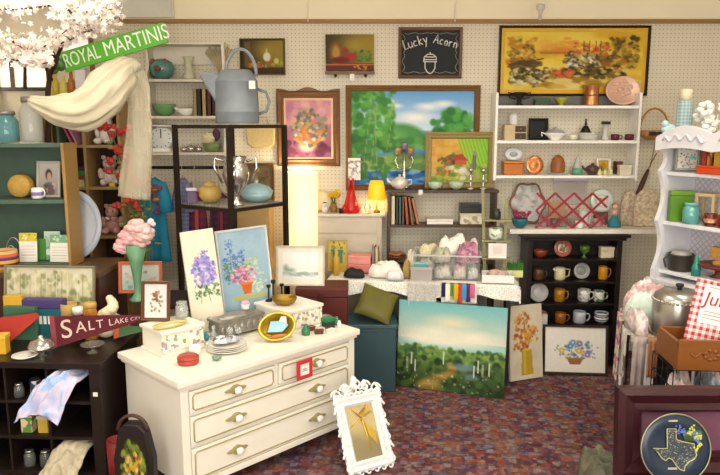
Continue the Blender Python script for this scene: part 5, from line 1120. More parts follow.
for u, v, h_, lab in ((.525, .345, .075, 'small clear stemmed glass in front of the left end of the casket'), (.585, .35, .06, 'short clear cordial glass before the middle of the casket'), (.50, .50, .11, 'tall clear stemmed glass between the hydrangea canvas and the casket')): lath('stemmed_glass', lab, 'glass', D(u, v, DZ + .001), [(0, 0), (.018, 0), (.004, .006), (.004, h_ * .45), (.018, h_ * .6), (.02, h_), (.017, h_), (.014, h_ * .62), (0, h_ * .52)], clear, 16)
t = thing('figurine', 'little teal bird figurine beside the left glove tier', 'figurine', D(.41, .40, DZ + .001)); tl = mat('3a8a9a', .3); MB().lathe([(0, 0), (.016, 0), (.012, .012), (0, .014)], 12).build('base', WHITE, t); MB().sph((0, 0, .035), .014, .02, .02).sph((-.002, -.012, .058), .011).build('body', tl, t)
t = thing('trinket_cup', 'tiny pink and white china flower cup on the casket lid', 'cup', D(.70, .44, DZ + .1335)); MB().lathe(cupprof(.022, .03, flare=1.2), 16).build('body', WHITE, t); mb = MB()
for i in range(6): mb.sph((.014 * math.cos(i), .014 * math.sin(i), .036), .011, nu=7, nv=5)
mb.build('china_flowers', mat('e0a8c0', .5), t)
# stacked plates + scarf
for k in range(4):
    tag(MB().lathe([(0, 0), (.055, 0), (.075, .004), (.108 - .003 * k, .014), (.107 - .003 * k, .017), (.075, .008), (.055, .004), (0, .004)], 32).build('plate', mat(['e4dfd0', 'd8d4c6', 'e8e4d8', 'dcd6c8'][k], .25), None, D(.43, .235, DZ + .001 + .0085 * k)), ['cream china plate at the bottom of the dresser stack', 'cream china plate second from the bottom of the stack', 'white china plate third in the dresser stack', 'topmost white china plate under the grey scarf'][k], 'plate', 'stacked plates on the dresser')
heap('scarf', 'grey and white crumpled scarf lying on the stacked plates', 'scarf', D(.43, .245, DZ + .0465), (.15, .09, .03), blotch(['7a7a84', 'a8a8b0', 'e0dcd8', '6a6a74', 'c8c8cc'], 40, .9), 3, .4)
t = thing('round_tin', 'small brick red round tin at the near left of the dresser top', 'tin', D(.175, .20, DZ + .001)); rdm = mat('a8402c', .4, var=.2); MB().lathe([(0, 0), (.05, 0), (.054, .008), (.054, .024), (0, .024)], 26).build('body', rdm, t); MB().lathe([(0, .0245), (.055, .0245), (.055, .034), (.046, .042), (0, .043)], 26).build('lid', rdm, t)
lath('cup', 'small white lacy cup behind the red tin', 'cup', D(.275, .30, DZ + .001), cupprof(.03, .045), WHITE)
lath('dish', 'tiny green glass salt dish beside the plate stack', 'dish', D(.30, .135, DZ + .001), bowlprof(.026, .02), glass('7aa088', .1, .7))
# left tier: tray and jar
t = thing('oval_tray', 'oval gilt lace tray on the left glove tier', 'tray', D(.20, .41, TT), DR); MB().lathe([(0, 0), (.075, 0), (.095, .008), (.1, .018), (.094, .012), (.07, .005), (0, .005)], 30, sy=.42).build('dish', mat('d8c478', .4, .3), t); MB().lathe([(0, .0055), (.068, .0055), (.07, .008), (0, .009)], 26, sy=.38).build('doily', lace, t)
jar('cut_glass_pot', 'squat cut glass pot with lid on the left glove tier', 'jar', D(.335, .52, TT), .035, .09, clear, clear, neck=.8)
# oval gold dish standing up
t = thing('oval_dish', 'oval gold rimmed dish propped upright with a blue card inside', 'dish', D(.725, .15, DZ + .003), (-.32, R(-12), R(4)))
Mo = Matrix.Translation((0, 0, .08)) @ Matrix.Rotation(PI/2, 4, 'X')
MB().lathe([(0, -.012), (.07, -.012), (.095, .02), (.105, .03), (.106, .036), (.098, .036), (.088, .024), (.066, -.004), (0, -.004)], 36, M=Mo, sy=.74).build('dish', mat('b8942f', .3, .7, .2), t)
MB().lathe([(.094, .034), (.106, .036), (.108, .04), (.1, .043), (.093, .04)], 36, M=Mo, sy=.74).build('rim', mat('d0b24a', .3, .6), t)
MB().prism([(-.06, .06), (.02, .045), (.06, .075), (.035, .105), (-.03, .115)], -.012, -.006).build('blue_card', mat('9accdc', .6), t, label='pale blue card'); MB().prism([(.015, .105), (.055, .085), (.06, .125), (.03, .13)], -.018, -.013).build('white_card', mat('ece0d0', .6), t, label='white card')
MB().sph((-.01, -.012, .026), .05, .01, .012).build('orange_fruit', mat('c8702c', .5), t)
# right end clutter
crate('jewel_box', 'dark green velvet ring box near the right end of the dresser', 'box', D(1.10, .17, DZ + .001), (.06, .05, .055), mat('173d2c', .6), DR, lid=mat('2c7a4c', .5), lidh=.022)
lath('bottle', 'small green glass bottle in front of the right glove tier', 'bottle', D(.90, .14, DZ + .001), [(0, 0), (.024, 0), (.026, .03), (.012, .045), (.012, .06), (0, .06)], mat('3f7a54', .15))
for u, v, c, lab, rz in ((.965, .10, '5a3020', 'dark brown leather case on the dresser edge beside the green bottle', .2), (1.02, .06, 'e6e2d8', 'white folded price card at the front edge of the dresser', .9), (1.05, .10, '4a2a1c', 'small brown wooden box near the ring box', .5), (.97, .18, '6a3a2c', 'reddish brown trinket box against the right glove tier', .8)):
    crate('trinket_box', lab, 'box', D(u, v, DZ + .001), (.05, .03, .026), mat(c, .5), rz, lid=mat(c, .4), lidh=.008)
lath('bottle', 'small white capped bottle beside the ring box', 'bottle', D(1.135, .11, DZ + .001), [(0, 0), (.012, 0), (.012, .025), (.008, .03), (.008, .04), (0, .04)], WHITE)
lath('bottle', 'short green medicine bottle at the right end of the dresser', 'bottle', D(1.16, .16, DZ + .001), [(0, 0), (.02, 0), (.02, .03), (.009, .04), (.009, .05), (0, .05)], glass('4a8a64', .1, .75))
lath('glass_dish', 'clear glass ashtray at the far right end of the dresser', 'dish', D(1.155, .27, DZ + .001), [(0, 0), (.045, 0), (.05, .03), (.044, .03), (.036, .01), (0, .01)], clear)
# right tier
lath('bowl', 'oval antique gold bowl on the right glove tier', 'bowl', D(.90, .33, TT), bowlprof(.075, .05), mat('9a7a2c', .35, .7, .25), sy=.75)
for u, v, h_, lab in ((.885, .46, .10, 'short black iron candlestick behind the gold bowl'), (.93, .475, .12, 'tall black iron candlestick behind the gold bowl'), (.985, .46, .09, 'little black iron stand beside the two candlesticks')):
    lath('candlestick', lab, 'candlestick', D(u, v, TT), [(0, 0), (.022, 0), (.02, .006), (.005, .014), (.005, h_ * .8), (.012, h_ * .85), (.014, h_), (0, h_)], mat('221c18', .5, .5), 12)
# red price frame hanging from the drawer knob
pr = D(.745, -.024, .487); t = thing('price_sign', 'red framed price card hanging on the top right drawer', 'sign', pr, DR); MB().frame(.105, .105, [(0, 0), (0, -.01), (.02, -.01), (.02, 0)]).build('frame', mat('c8323c', .5), t)
MB().bx(-.036, .036, -.006, -.002, .018, .087).build('card', PAPER, t); MB().bx(-.012, .014, -.0075, -.0062, .05, .056).bx(-.016, .018, -.0075, -.0062, .042, .046).build('writing', mat('8a94b0', .8), t)
# trunk and small landscape with painted white glare
trk = thing('trunk', 'dark red painted trunk behind the dresser', 'trunk', (-.255, 4.52, .44)); rt_ = mat('561a12', .5, var=.2); MB().bx(-.17, .17, -.13, .12, 0, .27).build('body', rt_, trk, bev=.004); MB().bx(-.175, .175, -.135, .125, .272, .335).build('lid', rt_, trk, bev=.006); MB().bx(-.03, .02, -.142, -.136, .23, .30).build('clasp', mat('4a1c14', .4, .4), trk)
crate('crate', 'plain brown wooden crate under the red trunk', 'crate', (-.255, 4.52, 0), (.34, .25, .435), wood('5a3c24', '6f4a2e'), 0)
picture('framed_painting', 'small landscape with painted white glare in cream frame standing on the red trunk', 'painting', a_glare(), .325, .27, (-.40, 4.46, .777), R(-2), .10, mat('d8ceb4', .5), .014, .018, mount=mat('e8e2d2', .7), mw=.03)
# ornate white mirror on the floor
mrz = math.atan2(.149, .27); ml_ = Vector((.065, 3.395, .008)); t = thing('mirror', 'ornate white scrollwork framed mirror leaning in front of the dresser', 'mirror', ml_, (-R(27), 0, mrz)); wm_ = mat('dedfdc', .5, var=.05); W2, H2 = .30, .46
MB().frame(W2 - .02, H2 - .06, [(0, 0), (0, -.014), (.012, -.026), (.03, -.018), (.045, -.024), (.058, -.01), (.058, 0)], z0=.012).build('frame', wm_, t)
mb = MB(); rf = random.Random(2)
def scroll(cx_, cz_, r_, sg_, fl=1):
    mb.tube([(cx_ + sg_ * r_ * (1 - i / 20) * math.cos(i * .42) * fl, -.016, cz_ + r_ * (1 - i / 20) * math.sin(i * .42)) for i in range(16)], [.0075 - .0002 * i for i in range(16)], 6)
for s_ in (-1, 1):
    for i in range(7): z = .04 + i * .058; scroll(s_ * (W2/2 - .020), z, .025, s_, 1 if i % 2 else -1); mb.sph((s_ * (W2/2 - .016 + .006 * (i % 2)), -.012, z + .028), .012, .01, .014, 8, 6); mb.sph((s_ * (W2/2 - .04), -.024, z + .01), .006, .006, .012, 7, 5)
for i in range(6): scroll(-W2/2 + .04 + i * (W2 - .08) / 5, .008, .022, 1 if i < 3 else -1)
for i in range(5):
    x = -W2/2 + .03 + i * (W2 - .06) / 4; hh = H2 - .048 + (.036 if i in (1, 3) else .05 if i == 2 else .012); scroll(x, hh, .034, -1 if i < 2 else 1); mb.tube([(x, -.014, H2 - .07), (x + .02 * (i - 2) / 2, -.016, hh), (x, -.014, hh + .035)], .006, 6)

for i in range(9):
    x = -W2/2 + .022 + i * (W2 - .044) / 8; scroll(x, H2 - .052, .02, -1 if i % 2 else 1)
    if 1 < i < 7: scroll(x, H2 - .022 + .012 * (1 - abs(i - 4) / 3), .018, 1 if i % 2 else -1)
mb.sph((0, -.016, H2 + .03), .02, .01, .026); mb.sph((-.06, -.016, H2 + .005), .014, .01, .02); mb.sph((.06, -.016, H2 + .005), .014, .01, .02); mb.build('scrollwork', wm_, t)
mir = mat('c9b98a', .12, .6, .06); MB().bx(-W2/2 + .06, W2/2 - .06, -.008, -.002, .062, H2 - .096).build('glass', mir, t)
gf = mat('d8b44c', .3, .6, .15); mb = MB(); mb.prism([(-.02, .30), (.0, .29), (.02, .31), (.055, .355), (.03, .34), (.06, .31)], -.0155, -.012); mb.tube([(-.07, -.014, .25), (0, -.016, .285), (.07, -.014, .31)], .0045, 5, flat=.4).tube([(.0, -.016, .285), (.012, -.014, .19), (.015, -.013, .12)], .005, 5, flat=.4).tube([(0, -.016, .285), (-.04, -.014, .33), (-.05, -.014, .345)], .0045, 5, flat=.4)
mb.prism([(.01, .27), (.065, .20), (.06, .13), (.02, .20)], -.0145, -.012); mb.build('gold_strips', gf, t)  # gold strips crossing in front of the beige pane
MB().bx(-.02, .02, .0, .006, .05, .38).build('easel_strut', mat('8a7a62', .7), t)
# handbag by the dresser side
t = thing('handbag', 'black framed handbag with needlepoint flowers beside the dresser', 'bag', (-1.07, 3.03, .0), R(-6)); t.scale = (1.15, 1.1, .94); bgm = mat('1e1612', .5, var=.2)
MB().prism([(-.08, 0), (.08, 0), (.085, .3), (.06, .45), (.03, .49), (-.03, .49), (-.06, .45), (-.085, .3)], -.03, .025).build('body', bgm, t, bev=.008)
art_obj('needlepoint', a_needle(), lambda u, v: ((-.055 + .11 * u) * (1 - .45 * max(0, .35 - v)), -.032, .42 - .36 * v), t, (0, .004, 0)); MB().tube([(.062 * math.cos(a), -.012, .45 + .08 * math.sin(a)) for a in [PI * i / 12 for i in range(13)]], .009, 7).build('handle', wood('3a2418', '4c3020'), t)
lath('umbrella_stand', 'dark red pot in the gap between cubby cabinet and dresser', 'pot', (-1.225, 3.22, 0), [(0, 0), (.05, 0), (.055, .28), (.05, .28), (.045, .02), (0, .02)], mat('7a1c1c', .5))

# ================================================================== LEFT TABLE TOP (black cubby cabinet)
cz_ = CZ + .0012
_before = set(bpy.data.objects)
def C3(px, Y, z=cz_): return IT(px, 3.307 + (Y - 2.757) * 1.16, z)
picture('framed_painting', 'wide pale woodland panorama leaning under the green bookcase', 'painting', a_pano(), .46, .335, C3(50, 3.195), R(-3), .16, mat('8a8468', .5), .012, .018)
def pennant(name, label, loc, ln_, hh, m, rot, word=None, tm=None, band=None):
    t = thing(name, label, 'pennant', loc, rot, 'felt pennants on the cubby cabinet'); MB().prism([(0, 0), (ln_, hh * .42), (ln_, hh * .58), (0, hh)], -.003, .003).build('felt', m, t)
    if band: MB().prism([(0, -.002), (.022, .006), (.022, hh - .006), (0, hh + .002)], -.0045, .0045).build('band', band, t)
    if word:
        x = .03; 
        for i, ch in enumerate(word):
            f = 1 - x / ln_; sz = (hh * .78 * f + .012); sz = max(.018, sz * (1 if i == 0 else .74))
            if ch != ' ': text('lettering', ch, sz, tm, t, (x + sz * .33, -.004, hh * .5 - (0 if i == 0 else .0)), ext=.0008)
            x += sz * (.68 if ch not in 'I ' else .36)
    return t
pennant('pennant', 'long maroon felt pennant lettered SALT LAKE CITY', C3(53, 2.935, cz_ + .006), .43, .15, mat('561a22', .9), (-.3, R(-8), R(6)), 'SALT LAKE CITY', mat('d8bcae', .8), mat('8a3a40', .9))
pennant('pennant', 'bright red felt pennant folded at the left end of the cabinet', C3(6, 2.96, cz_ + .012), .19, .14, mat('a83428', .9), (-.35, R(-24), R(4)))
pennant('pennant', 'green and rust felt pennant tip poking out behind the maroon one', C3(114, 3.045, cz_ + .02), .17, .07, mat('4a6a44', .9), (-.6, R(-4), R(4)), band=mat('c85a34', .9))
crate('game_box', 'green and grey flat box leaning behind the red pennant', 'box', C3(23, 3.09), (.16, .03, .165), mat('3f6a50', .6), R(-5), bev=.004)
crate('carton', 'yellow carton at the left picture edge of the cabinet top', 'box', C3(0, 2.89), (.075, .05, .09), mat('d8a828', .6), R(5), lid=mat('e0b840', .6))
crate('carton', 'tall yellow carton behind the green box', 'box', C3(17, 3.125), (.09, .03, .21), mat('d0a42c', .6), R(2), bev=.003)
t = thing('game_box', 'teal and purple box with white block marks behind the pennants', 'box', C3(47, 3.14), R(-3)); MB().bx(-.1, .1, -.03, .02, 0, .145).build('body', mat('1f6a74', .5), t, bev=.003); MB().bx(-.103, .103, -.033, .023, .146, .19).build('lid', mat('4a3a74', .5), t, bev=.003)
mb = MB()
for i in range(6): mb.bx(-.06 + i * .022, -.046 + i * .022, -.0315, -.030, .07, .11)
mb.build('lettering', WHITE, t)
lath('straw_basket', 'small straw basket beside the teal box', 'basket', C3(71, 3.125), cupprof(.038, .17), mat('b89a54', .9, var=.25, scale=60, bump=.5))
jar('jam_jar', 'dark jam jar with white lid on the cubby cabinet', 'jar', C3(80, 3.09, cz_), .028, .16, mat('2c1812', .2), WHITE, neck=.9, lh=.2)
jar('amber_jar', 'amber glass jar beside the dark jam jar', 'jar', C3(92, 3.10, cz_), .034, .18, mat('b87a2c', .25, var=.2), mat('c8a050', .4), neck=.85)
t = thing('seashell', 'large cream seashell perched at the end of the cubby cabinet', 'shell', C3(111.5, 3.13, cz_), .3); mb = MB()
for i in range(12): a_ = i * .7; mb.sph((.035 * math.cos(a_) * (1 - i / 16), .02 * math.sin(a_), .055 + .012 * i), .055 - .0032 * i, .045 - .0026 * i, .04 - .002 * i, 9, 7)
mb.sph((-.02, 0, .03), .045, .04, .03); mb.build('shell', mat('e4d8b4', .5, var=.15), t)
t = thing('silver_dish', 'tarnished silver lidded dish in front of the pennant', 'dish', C3(42, 2.86)); MB().lathe([(0, 0), (.03, 0), (.015, .012), (.05, .03), (.058, .045), (0, .045)], 22).build('base', SILVER, t); MB().lathe([(.056, .046), (.045, .068), (.01, .078), (.012, .09), (0, .095)], 22).build('lid', SILVER, t)
lath('saucer', 'white saucer lying at the left front of the cubby cabinet', 'saucer', C3(25, 2.83), [(0, 0), (.03, 0), (.055, .01), (.055, .013), (.03, .005), (0, .005)], WHITE)
t = thing('glass_dish', 'clear footed glass dish on the dark cabinet top', 'dish', C3(93, 2.90)); MB().lathe([(0, 0), (.03, 0), (.006, .012), (.006, .02), (.05, .035), (.052, .042), (.045, .038), (0, .026)], 22).build('bowl', glass('8a8478', .08, .4), t)
for o_ in list(bpy.data.objects):
    if o_ not in _before and o_.parent is None: o_.scale = (1.17, 1.17, 1.17)
# cubby contents
def spill(label, col, row, m, hh, seed, out=.1, w=.18, drop=.1, skew=.0, splay=.25):
    """cloth stuffed into a cubby and hanging out over its shelf edge"""
    o3 = Vector((seed, seed * 2.3, 0))
    def fn(u, v):
        a_ = u - .5
        if v < .4: q = v / .4; y, z = .30 - .31 * q, hh * (.6 + .4 * math.sin(q * 1.6 + .3))
        else: q = (v - .4) / .6; y, z = -.016 - out * math.sin(q * PI * .5), hh * (.98 - .35 * q) - drop * q ** 1.5
        p3 = Vector((u * 3.2, v * 3.0, 0)) + o3; k = 1 - abs(NZ.noise(p3)) * 2; k2 = 1 - abs(NZ.noise(p3 * 2.2)) * 2
        z += .035 * k + .014 * k2 - .05 * (2 * abs(a_)) ** 2; y -= max(0, v - .35) * (.05 * k + .02 * k2)
        if y > -.012: z = max(.004, min(z, .165))
        return (a_ * w * (1 + splay * max(0, v - .35)) - skew * max(0, v - .3), y, z)
    mb = MB(); mb.grid(fn, 44, 36); o_ = mb.build('linen', m, None, CUB(col, row, .5, 0, .002), (0, 0, CRZ), solid=.004, recalc=False); return tag(o_, label, 'linen')
spill('pale blue and pink linen spilling out of the upper right cubby', 0, 0, softprint(['7a9ad0', 'a4bade', 'd0c0d0', 'b4c6e4', '8aa8d8'], 9), .13, 3, .10, .18, .13, .14, .3)
spill('cream knitted blanket hanging out of the third cubby down', 0, 2, mat('c8bda0', .95, var=.25, scale=50, bump=.8), .13, 6, .09, .18, .12, .06)
smoke = glass('7c807c', .08, .4)
def can(label, loc, r_, h_, c1, c2): t = thing('tin_can', label, 'tin', loc); MB().lathe([(0, 0), (r_, 0), (r_, h_), (r_ * .94, h_ - .003), (0, h_ - .003)], 20).build('can', SILVER, t); MB().lathe([(r_ + .0006, .006), (r_ + .0006, h_ - .006)], 20).build('paper_label', blotch([c1, c2, c1], 30, .6), t)
can('tin can with orange and blue label in the top row cubby', CUB(1, 0, .80, .05), .026, .085, 'c87a4a', '5a7aa0'); can('tin can with white and navy label beside the orange one', CUB(1, 0, .52, .09), .026, .085, 'c8c4bc', '34405a')
jar('glass_jar', 'small clear glass jar in the top row cubby', 'jar', CUB(1, 0, .2, .05), .026, .075, smoke, SILVER)
crate('carton', 'carton with green leaf print in the second row cubby', 'box', CUB(1, 1, .35, .06), (.06, .05, .105), blotch(['c8b48a', '5a8a3a', 'd8c89a', '4a7a34'], 28, .7), CRZ, lid=mat('c0a878', .7)); crate('carton', 'yellow carton beside the leaf print one in the second row', 'box', CUB(1, 1, .77, .06), (.055, .05, .095), mat('c8a840', .7), CRZ, lid=mat('b8b0a0', .7))
jar('glass_jar', 'clear glass jar at the left of the bottom row cubbies', 'jar', CUB(1, 2, .3, .06), .03, .09, smoke, SILVER); jar('glass_jar', 'clear glass jar at the right of the bottom row cubbies', 'jar', CUB(1, 2, .72, .06), .03, .09, smoke, SILVER)
MB().bx(-.052, -.028, -.0025, -.0005, .47, .492).build('price_tag', PAPER, cb)
# ================================================================== FLOOR PAINTINGS
picture('canvas_painting', 'large unframed garden landscape canvas leaning on the carpet', 'painting', a_garden(), .755, .62, Vector((.627, 4.53, .002)), math.atan2(-.246, .718), .10, None, 0, .03)
picture('canvas_painting', 'yellow flowers in a vase on beige canvas beside the garden landscape', 'painting', a_yvase(), .30, .545, Vector((1.215, 4.76, .004)), R(26), .14, None, 0, .02, roll=R(2))
picture('framed_needlework', 'framed needlework of a flower basket leaning on the mug cabinet', 'picture', a_crewel(), .475, .37, Vector((1.605, 4.85, .002)), R(-5), .16, wood('2c2019', '3d2d22'), .018, .025)
picture('canvas_painting', 'small green and pink canvas tucked behind the yellow flower canvas', 'painting', a_orange(), .16, .42, Vector((1.345, 4.985, .002)), R(10), .03, None, 0, .015)
# ================================================================== UNDER / ON THE LACE TABLE
t = thing('storage_bin', 'teal plastic storage bin under the lace table', 'bin', (.085, 4.66, 0)); tm_ = mat('2f4a50', .5); MB().bx(-.165, .165, -.15, .14, .0, .46).build('body', tm_, t, bev=.012); MB().bx(-.175, .175, -.16, .15, .461, .49).build('lid', mat('38565c', .5), t, bev=.006)
def pillow(name, label, loc, rot, s, th, m, cat='cushion', round_=False):
    def fn(u, v, sg):
        x, y = u * 2 - 1, v * 2 - 1; k = (1 - x ** 4) * (1 - y ** 4); kk = 1 - .10 * (1 - abs(y)) * x * x * 0
        return (x * s / 2 * (1 - .07 * (1 - y * y)), sg * th / 2 * k ** .55 - 0, y * s / 2 * (1 - .07 * (1 - x * x)) + s / 2)
    mb = MB(); mb.grid(lambda u, v: fn(u, v, -1), 18, 18); mb.grid(lambda u, v: fn(u, v, 1), 18, 18); o_ = mb.build(name, m, None, loc, rot); return tag(o_, label, cat)
pillow('cushion', 'olive green velvet cushion slumped on the teal bin', Vector((.075, 4.50, .535)), (R(-48), R(20), R(-6)), .26, .09, mat('66621f', .6, var=.3, scale=5))
t = thing('handbag', 'black bag tucked under the table behind the garden canvas', 'bag', (.55, 4.86, 0)); MB().bx(-.2, .25, -.08, .1, 0, .5).build('body', BLACK, t, bev=.03); MB().tube([(.1 * math.cos(a), 0, .5 + .08 * math.sin(a)) for a in [PI * i / 10 for i in range(11)]], .01, 6).build('handle', BLACK, t)
crate('storage_bin', 'slate blue storage tub under the left of the lace table', 'bin', (-.03, 5.08, 0), (.34, .2, .6), mat('3a4050', .6), R(-8), lid=mat('454c5c', .6)) if False else None
tz = TZ + .012
heap('linen', 'white crumpled linen heap on the left half of the lace table', 'linen', T(.42, .16, tz), (.26, .20, .11), mat('f0ebe0', .9, var=.06), 12, TRZ); heap('linen', 'small white linen bundle at the front edge of the lace table', 'linen', T(.50, .025, tz), (.13, .07, .07), mat('e8e6e4', .9, var=.06), 15, TRZ)
heap('gloves', 'dark crumpled gloves at the left end of the lace table', 'gloves', T(.20, .09, tz), (.16, .11, .06), mat('2c2826', .8), 5, TRZ)
for k, (z_, c, lab) in enumerate(((0, 'd88078', 'coral pink box at the bottom of the pair on the lace table'), (.066, 'e0948a', 'coral pink box on top of the pair on the lace table'))): crate('gift_box', lab, 'box', T(.215, .27, tz + z_), (.17, .12, .064), mat(c, .6), TRZ, lid=mat(c, .5))
crate('camera', 'small silver grey box camera on the lace table', 'camera', T(.39, .315, tz), (.06, .05, .07), mat('9aa0a4', .4), TRZ, lid=mat('6a6e70', .4))
picture('framed_picture', 'small yellow and teal picture standing at the left end of the lace table', 'picture', a_yellowteal(), .15, .24, T(.045, .24, tz), TRZ, .06, mat('c8b070', .5), .012, .012)
lath('bottle', 'tall yellow bottle beside the small yellow picture', 'bottle', T(.12, .10, tz) + Vector((-.06, .05, 0)), [(0, 0), (.026, 0), (.026, .12), (.01, .15), (.01, .19), (0, .19)], mat('d0a83a', .3))
for k, (u, c, h_, lab) in enumerate(((.318, '8a7a68', .2, 'grey brown book standing on the lace table'), (.342, 'c8b894', .19, 'tan book standing beside the grey brown one'))): book(lab, T(u, .24, tz), .02, h_, .1, mat(c, .6), TRZ, 0)
t = thing('pedestal_bowl', 'small dark wooden pedestal bowl on the lace table', 'bowl', T(.485, .31, tz)); MB().lathe([(0, 0), (.045, 0), (.012, .02), (.012, .08), (.07, .11), (.075, .125), (.065, .12), (0, .095)], 22).build('bowl', wood('4a2618', '5f3422'), t); MB().tube([(.05 * math.cos(i * .5), .04 * math.sin(i * .5), .13 + .004 * (i % 3)) for i in range(12)], .012, 6).build('dried_pods', mat('8a5a3a', .8), t)
# clear bin with linens
t = thing('plastic_bin', 'clear plastic bin of folded linens on the lace table', 'bin', T(.87, .215, tz), TRZ); cw_, cd_, ch_ = .46, .30, .17; cp = glass('d8dcd8', .1, .10)
MB().bx(-cw_/2, cw_/2, -cd_/2, cd_/2, 0, .004).bx(-cw_/2, cw_/2, -cd_/2, -cd_/2 + .003, .004, ch_).bx(-cw_/2, cw_/2, cd_/2 - .003, cd_/2, .004, ch_).bx(-cw_/2, -cw_/2 + .003, -cd_/2 + .003, cd_/2 - .003, .004, ch_).bx(cw_/2 - .003, cw_/2, -cd_/2 + .003, cd_/2 - .003, .004, ch_).build('tub', cp, t)
MB().frame(cw_ + .02, cd_ + .02, [(0, 0), (0, .012), (.012, .012), (.012, 0)], z0=-(cd_ + .02) / 2, M=Matrix.Translation((0, 0, ch_ + .012)) @ Matrix.Rotation(-PI/2, 4, 'X')).build('rim', glass('e4e6e2', .2, .5), t)
def B(u, v, z): return T(.87 + u, .215 + v, tz + .005 + z)
fold = [(-.16, -.07, 0, (.12, .13, .07), 'b08f5a', 'tan folded cloth inside the clear bin'), (-.03, -.07, 0, (.13, .13, .09), '74805c', 'sage cloth bundle inside the clear bin'), (.09, -.07, 0, (.11, .13, .10), 'a84c70', 'rose pink cloth bundle inside the clear bin'), (.185, -.07, 0, (.08, .13, .09), '2f7a74', 'teal cloth bundle inside the clear bin'), (-.15, .07, 0, (.13, .12, .12), 'd8ccb4', 'cream cloth bundle at the back of the clear bin'), (0, .07, 0, (.14, .12, .12), 'a8889a', 'mauve cloth bundle at the back of the clear bin'), (.15, .07, 0, (.13, .12, .12), 'd0b8c0', 'pale pink cloth bundle at the back of the clear bin')]
for k, (u, v, z, d_, c, lab) in enumerate(fold): heap('cloth_bundle', lab, 'cloth', B(u, v, z), d_, softprint([c, 'd8d0c4', c], 14), 60 + k, TRZ, 'cloths in the clear bin', nu=14)
heap('cloth_bundle', 'pink floral cloth piled above the clear bin rim', 'cloth', B(.14, -.03, .115), (.17, .2, .13), softprint(['b06a84', 'cc98a8', '8a4a68', 'dcc8c4'], 16), 71, TRZ); heap('cloth_bundle', 'grey green cloth piled above the clear bin rim', 'cloth', B(-.05, -.03, .115), (.17, .2, .10), softprint(['7a8a74', 'a8ac90', 'c8c0a8', '6a6e58'], 16), 72, TRZ)
heap('pillow', 'round topped white pillow on the highest linens', 'pillow', B(.03, .055, .14), (.22, .15, .15), mat('f0ede4', .9, var=.05), 51, TRZ)
heap('folded_towel', 'cream folded towel beside the white pillow', 'towel', B(-.14, .07, .125), (.17, .13, .085), mat('e0d4ac', .9), 22, TRZ); heap('folded_towel', 'white folded towel at the left top of the linens', 'towel', T(.60, .25, tz), (.075, .16, .19), mat('ece4d4', .9), 23, TRZ); heap('folded_towel', 'pale pink towel at the right top of the linens', 'towel', B(.185, .08, .15), (.08, .10, .11), mat('e6d4d4', .9), 24, TRZ)
heap('cloth_bundle', 'ochre cloth at the left end of the clear bin', 'cloth', T(.575, .13, tz), (.065, .09, .12), mat('b89a5a', .9, var=.2), 25, TRZ)
crate('shirt_box', 'grey lavender lidded box in front of the clear bin', 'box', T(.69, .026, tz), (.15, .05, .10), mat('a89e9a', .6), TRZ, lid=mat('b8aeaa', .6)); crate('card_box', 'flat teal box on top of the grey lavender box', 'box', T(.685, .026, tz + .1012), (.10, .045, .03), mat('4a9a94', .4), TRZ + .1, lid=mat('8ac4bc', .4), lidh=.01)
# runner, scarves over the front edge
def over(name, label, cat, u0, u1, ln_, m, seed, folds=2, group=None, back=.10, lift=.0, dep=.006): 
    p0, p1 = T(u0, -.046 - lift, TZ + .014), T(u1, -.046 - lift, TZ + .014); a_ = T(0, 1, 0) - T(0, 0, 0)
    return hangcloth(name, label, cat, p0, p1, ln_, m, folds, dep, group, seed=seed, over=a_ * (back), thick=.0025)
over('table_runner', 'grey lace runner hanging over the front of the table', 'runner', .60, .80, .165, laceM('a8a49c', 'd0ccc2', 70), 3, 3, lift=.004)
over('napkin', 'white cloth hanging behind the bright scarves', 'cloth', .835, 1.08, .14, mat('ece8dc', .9), 4, 3, dep=.003)
sc = [('1f2440', 'navy'), ('ece6da', 'white'), ('5a8a2c', 'green'), ('d8b02c', 'yellow'), ('c8402c', 'red'), ('4a9ac8', 'sky blue'), ('5a2a5a', 'purple'), ('d86a94', 'pink')]
for i, (c, nm) in enumerate(sc): over('scarf', nm + ' scarf in the bright row hanging over the table edge', 'scarf', .836 + .028 * i, .868 + .028 * i, (.09, .12, .08, .11, .13, .10, .12, .09)[i], mat(c, .8), 20 + i, 1, 'bright scarves over the table edge', .05, .034 + .007 * (i % 2))
t = thing('tray', 'white plastic tray at the right end of the lace table', 'tray', T(1.225, .10, tz), TRZ); MB().bx(-.11, .11, -.08, .08, 0, .004).bx(-.11, .11, -.08, -.075, .0041, .055).bx(-.11, .11, .075, .08, .0041, .055).bx(-.11, -.105, -.074, .074, .0041, .055).bx(.105, .11, -.074, .074, .0041, .055).build('tub', mat('eceae4', .4), t)
heap('doily', 'pinkish crocheted doily heaped in the white tray', 'doily', T(1.225, .10, tz + .0045), (.17, .12, .08), mat('c8aca0', .9, var=.25, scale=40), 31, TRZ); heap('cloth_bundle', 'orange print cloth between the bin and the white tray', 'cloth', T(1.105, .01, tz) + Vector((.0, .03, 0)), (.05, .05, .06), mat('c8683a', .9), 33, TRZ) if False else None
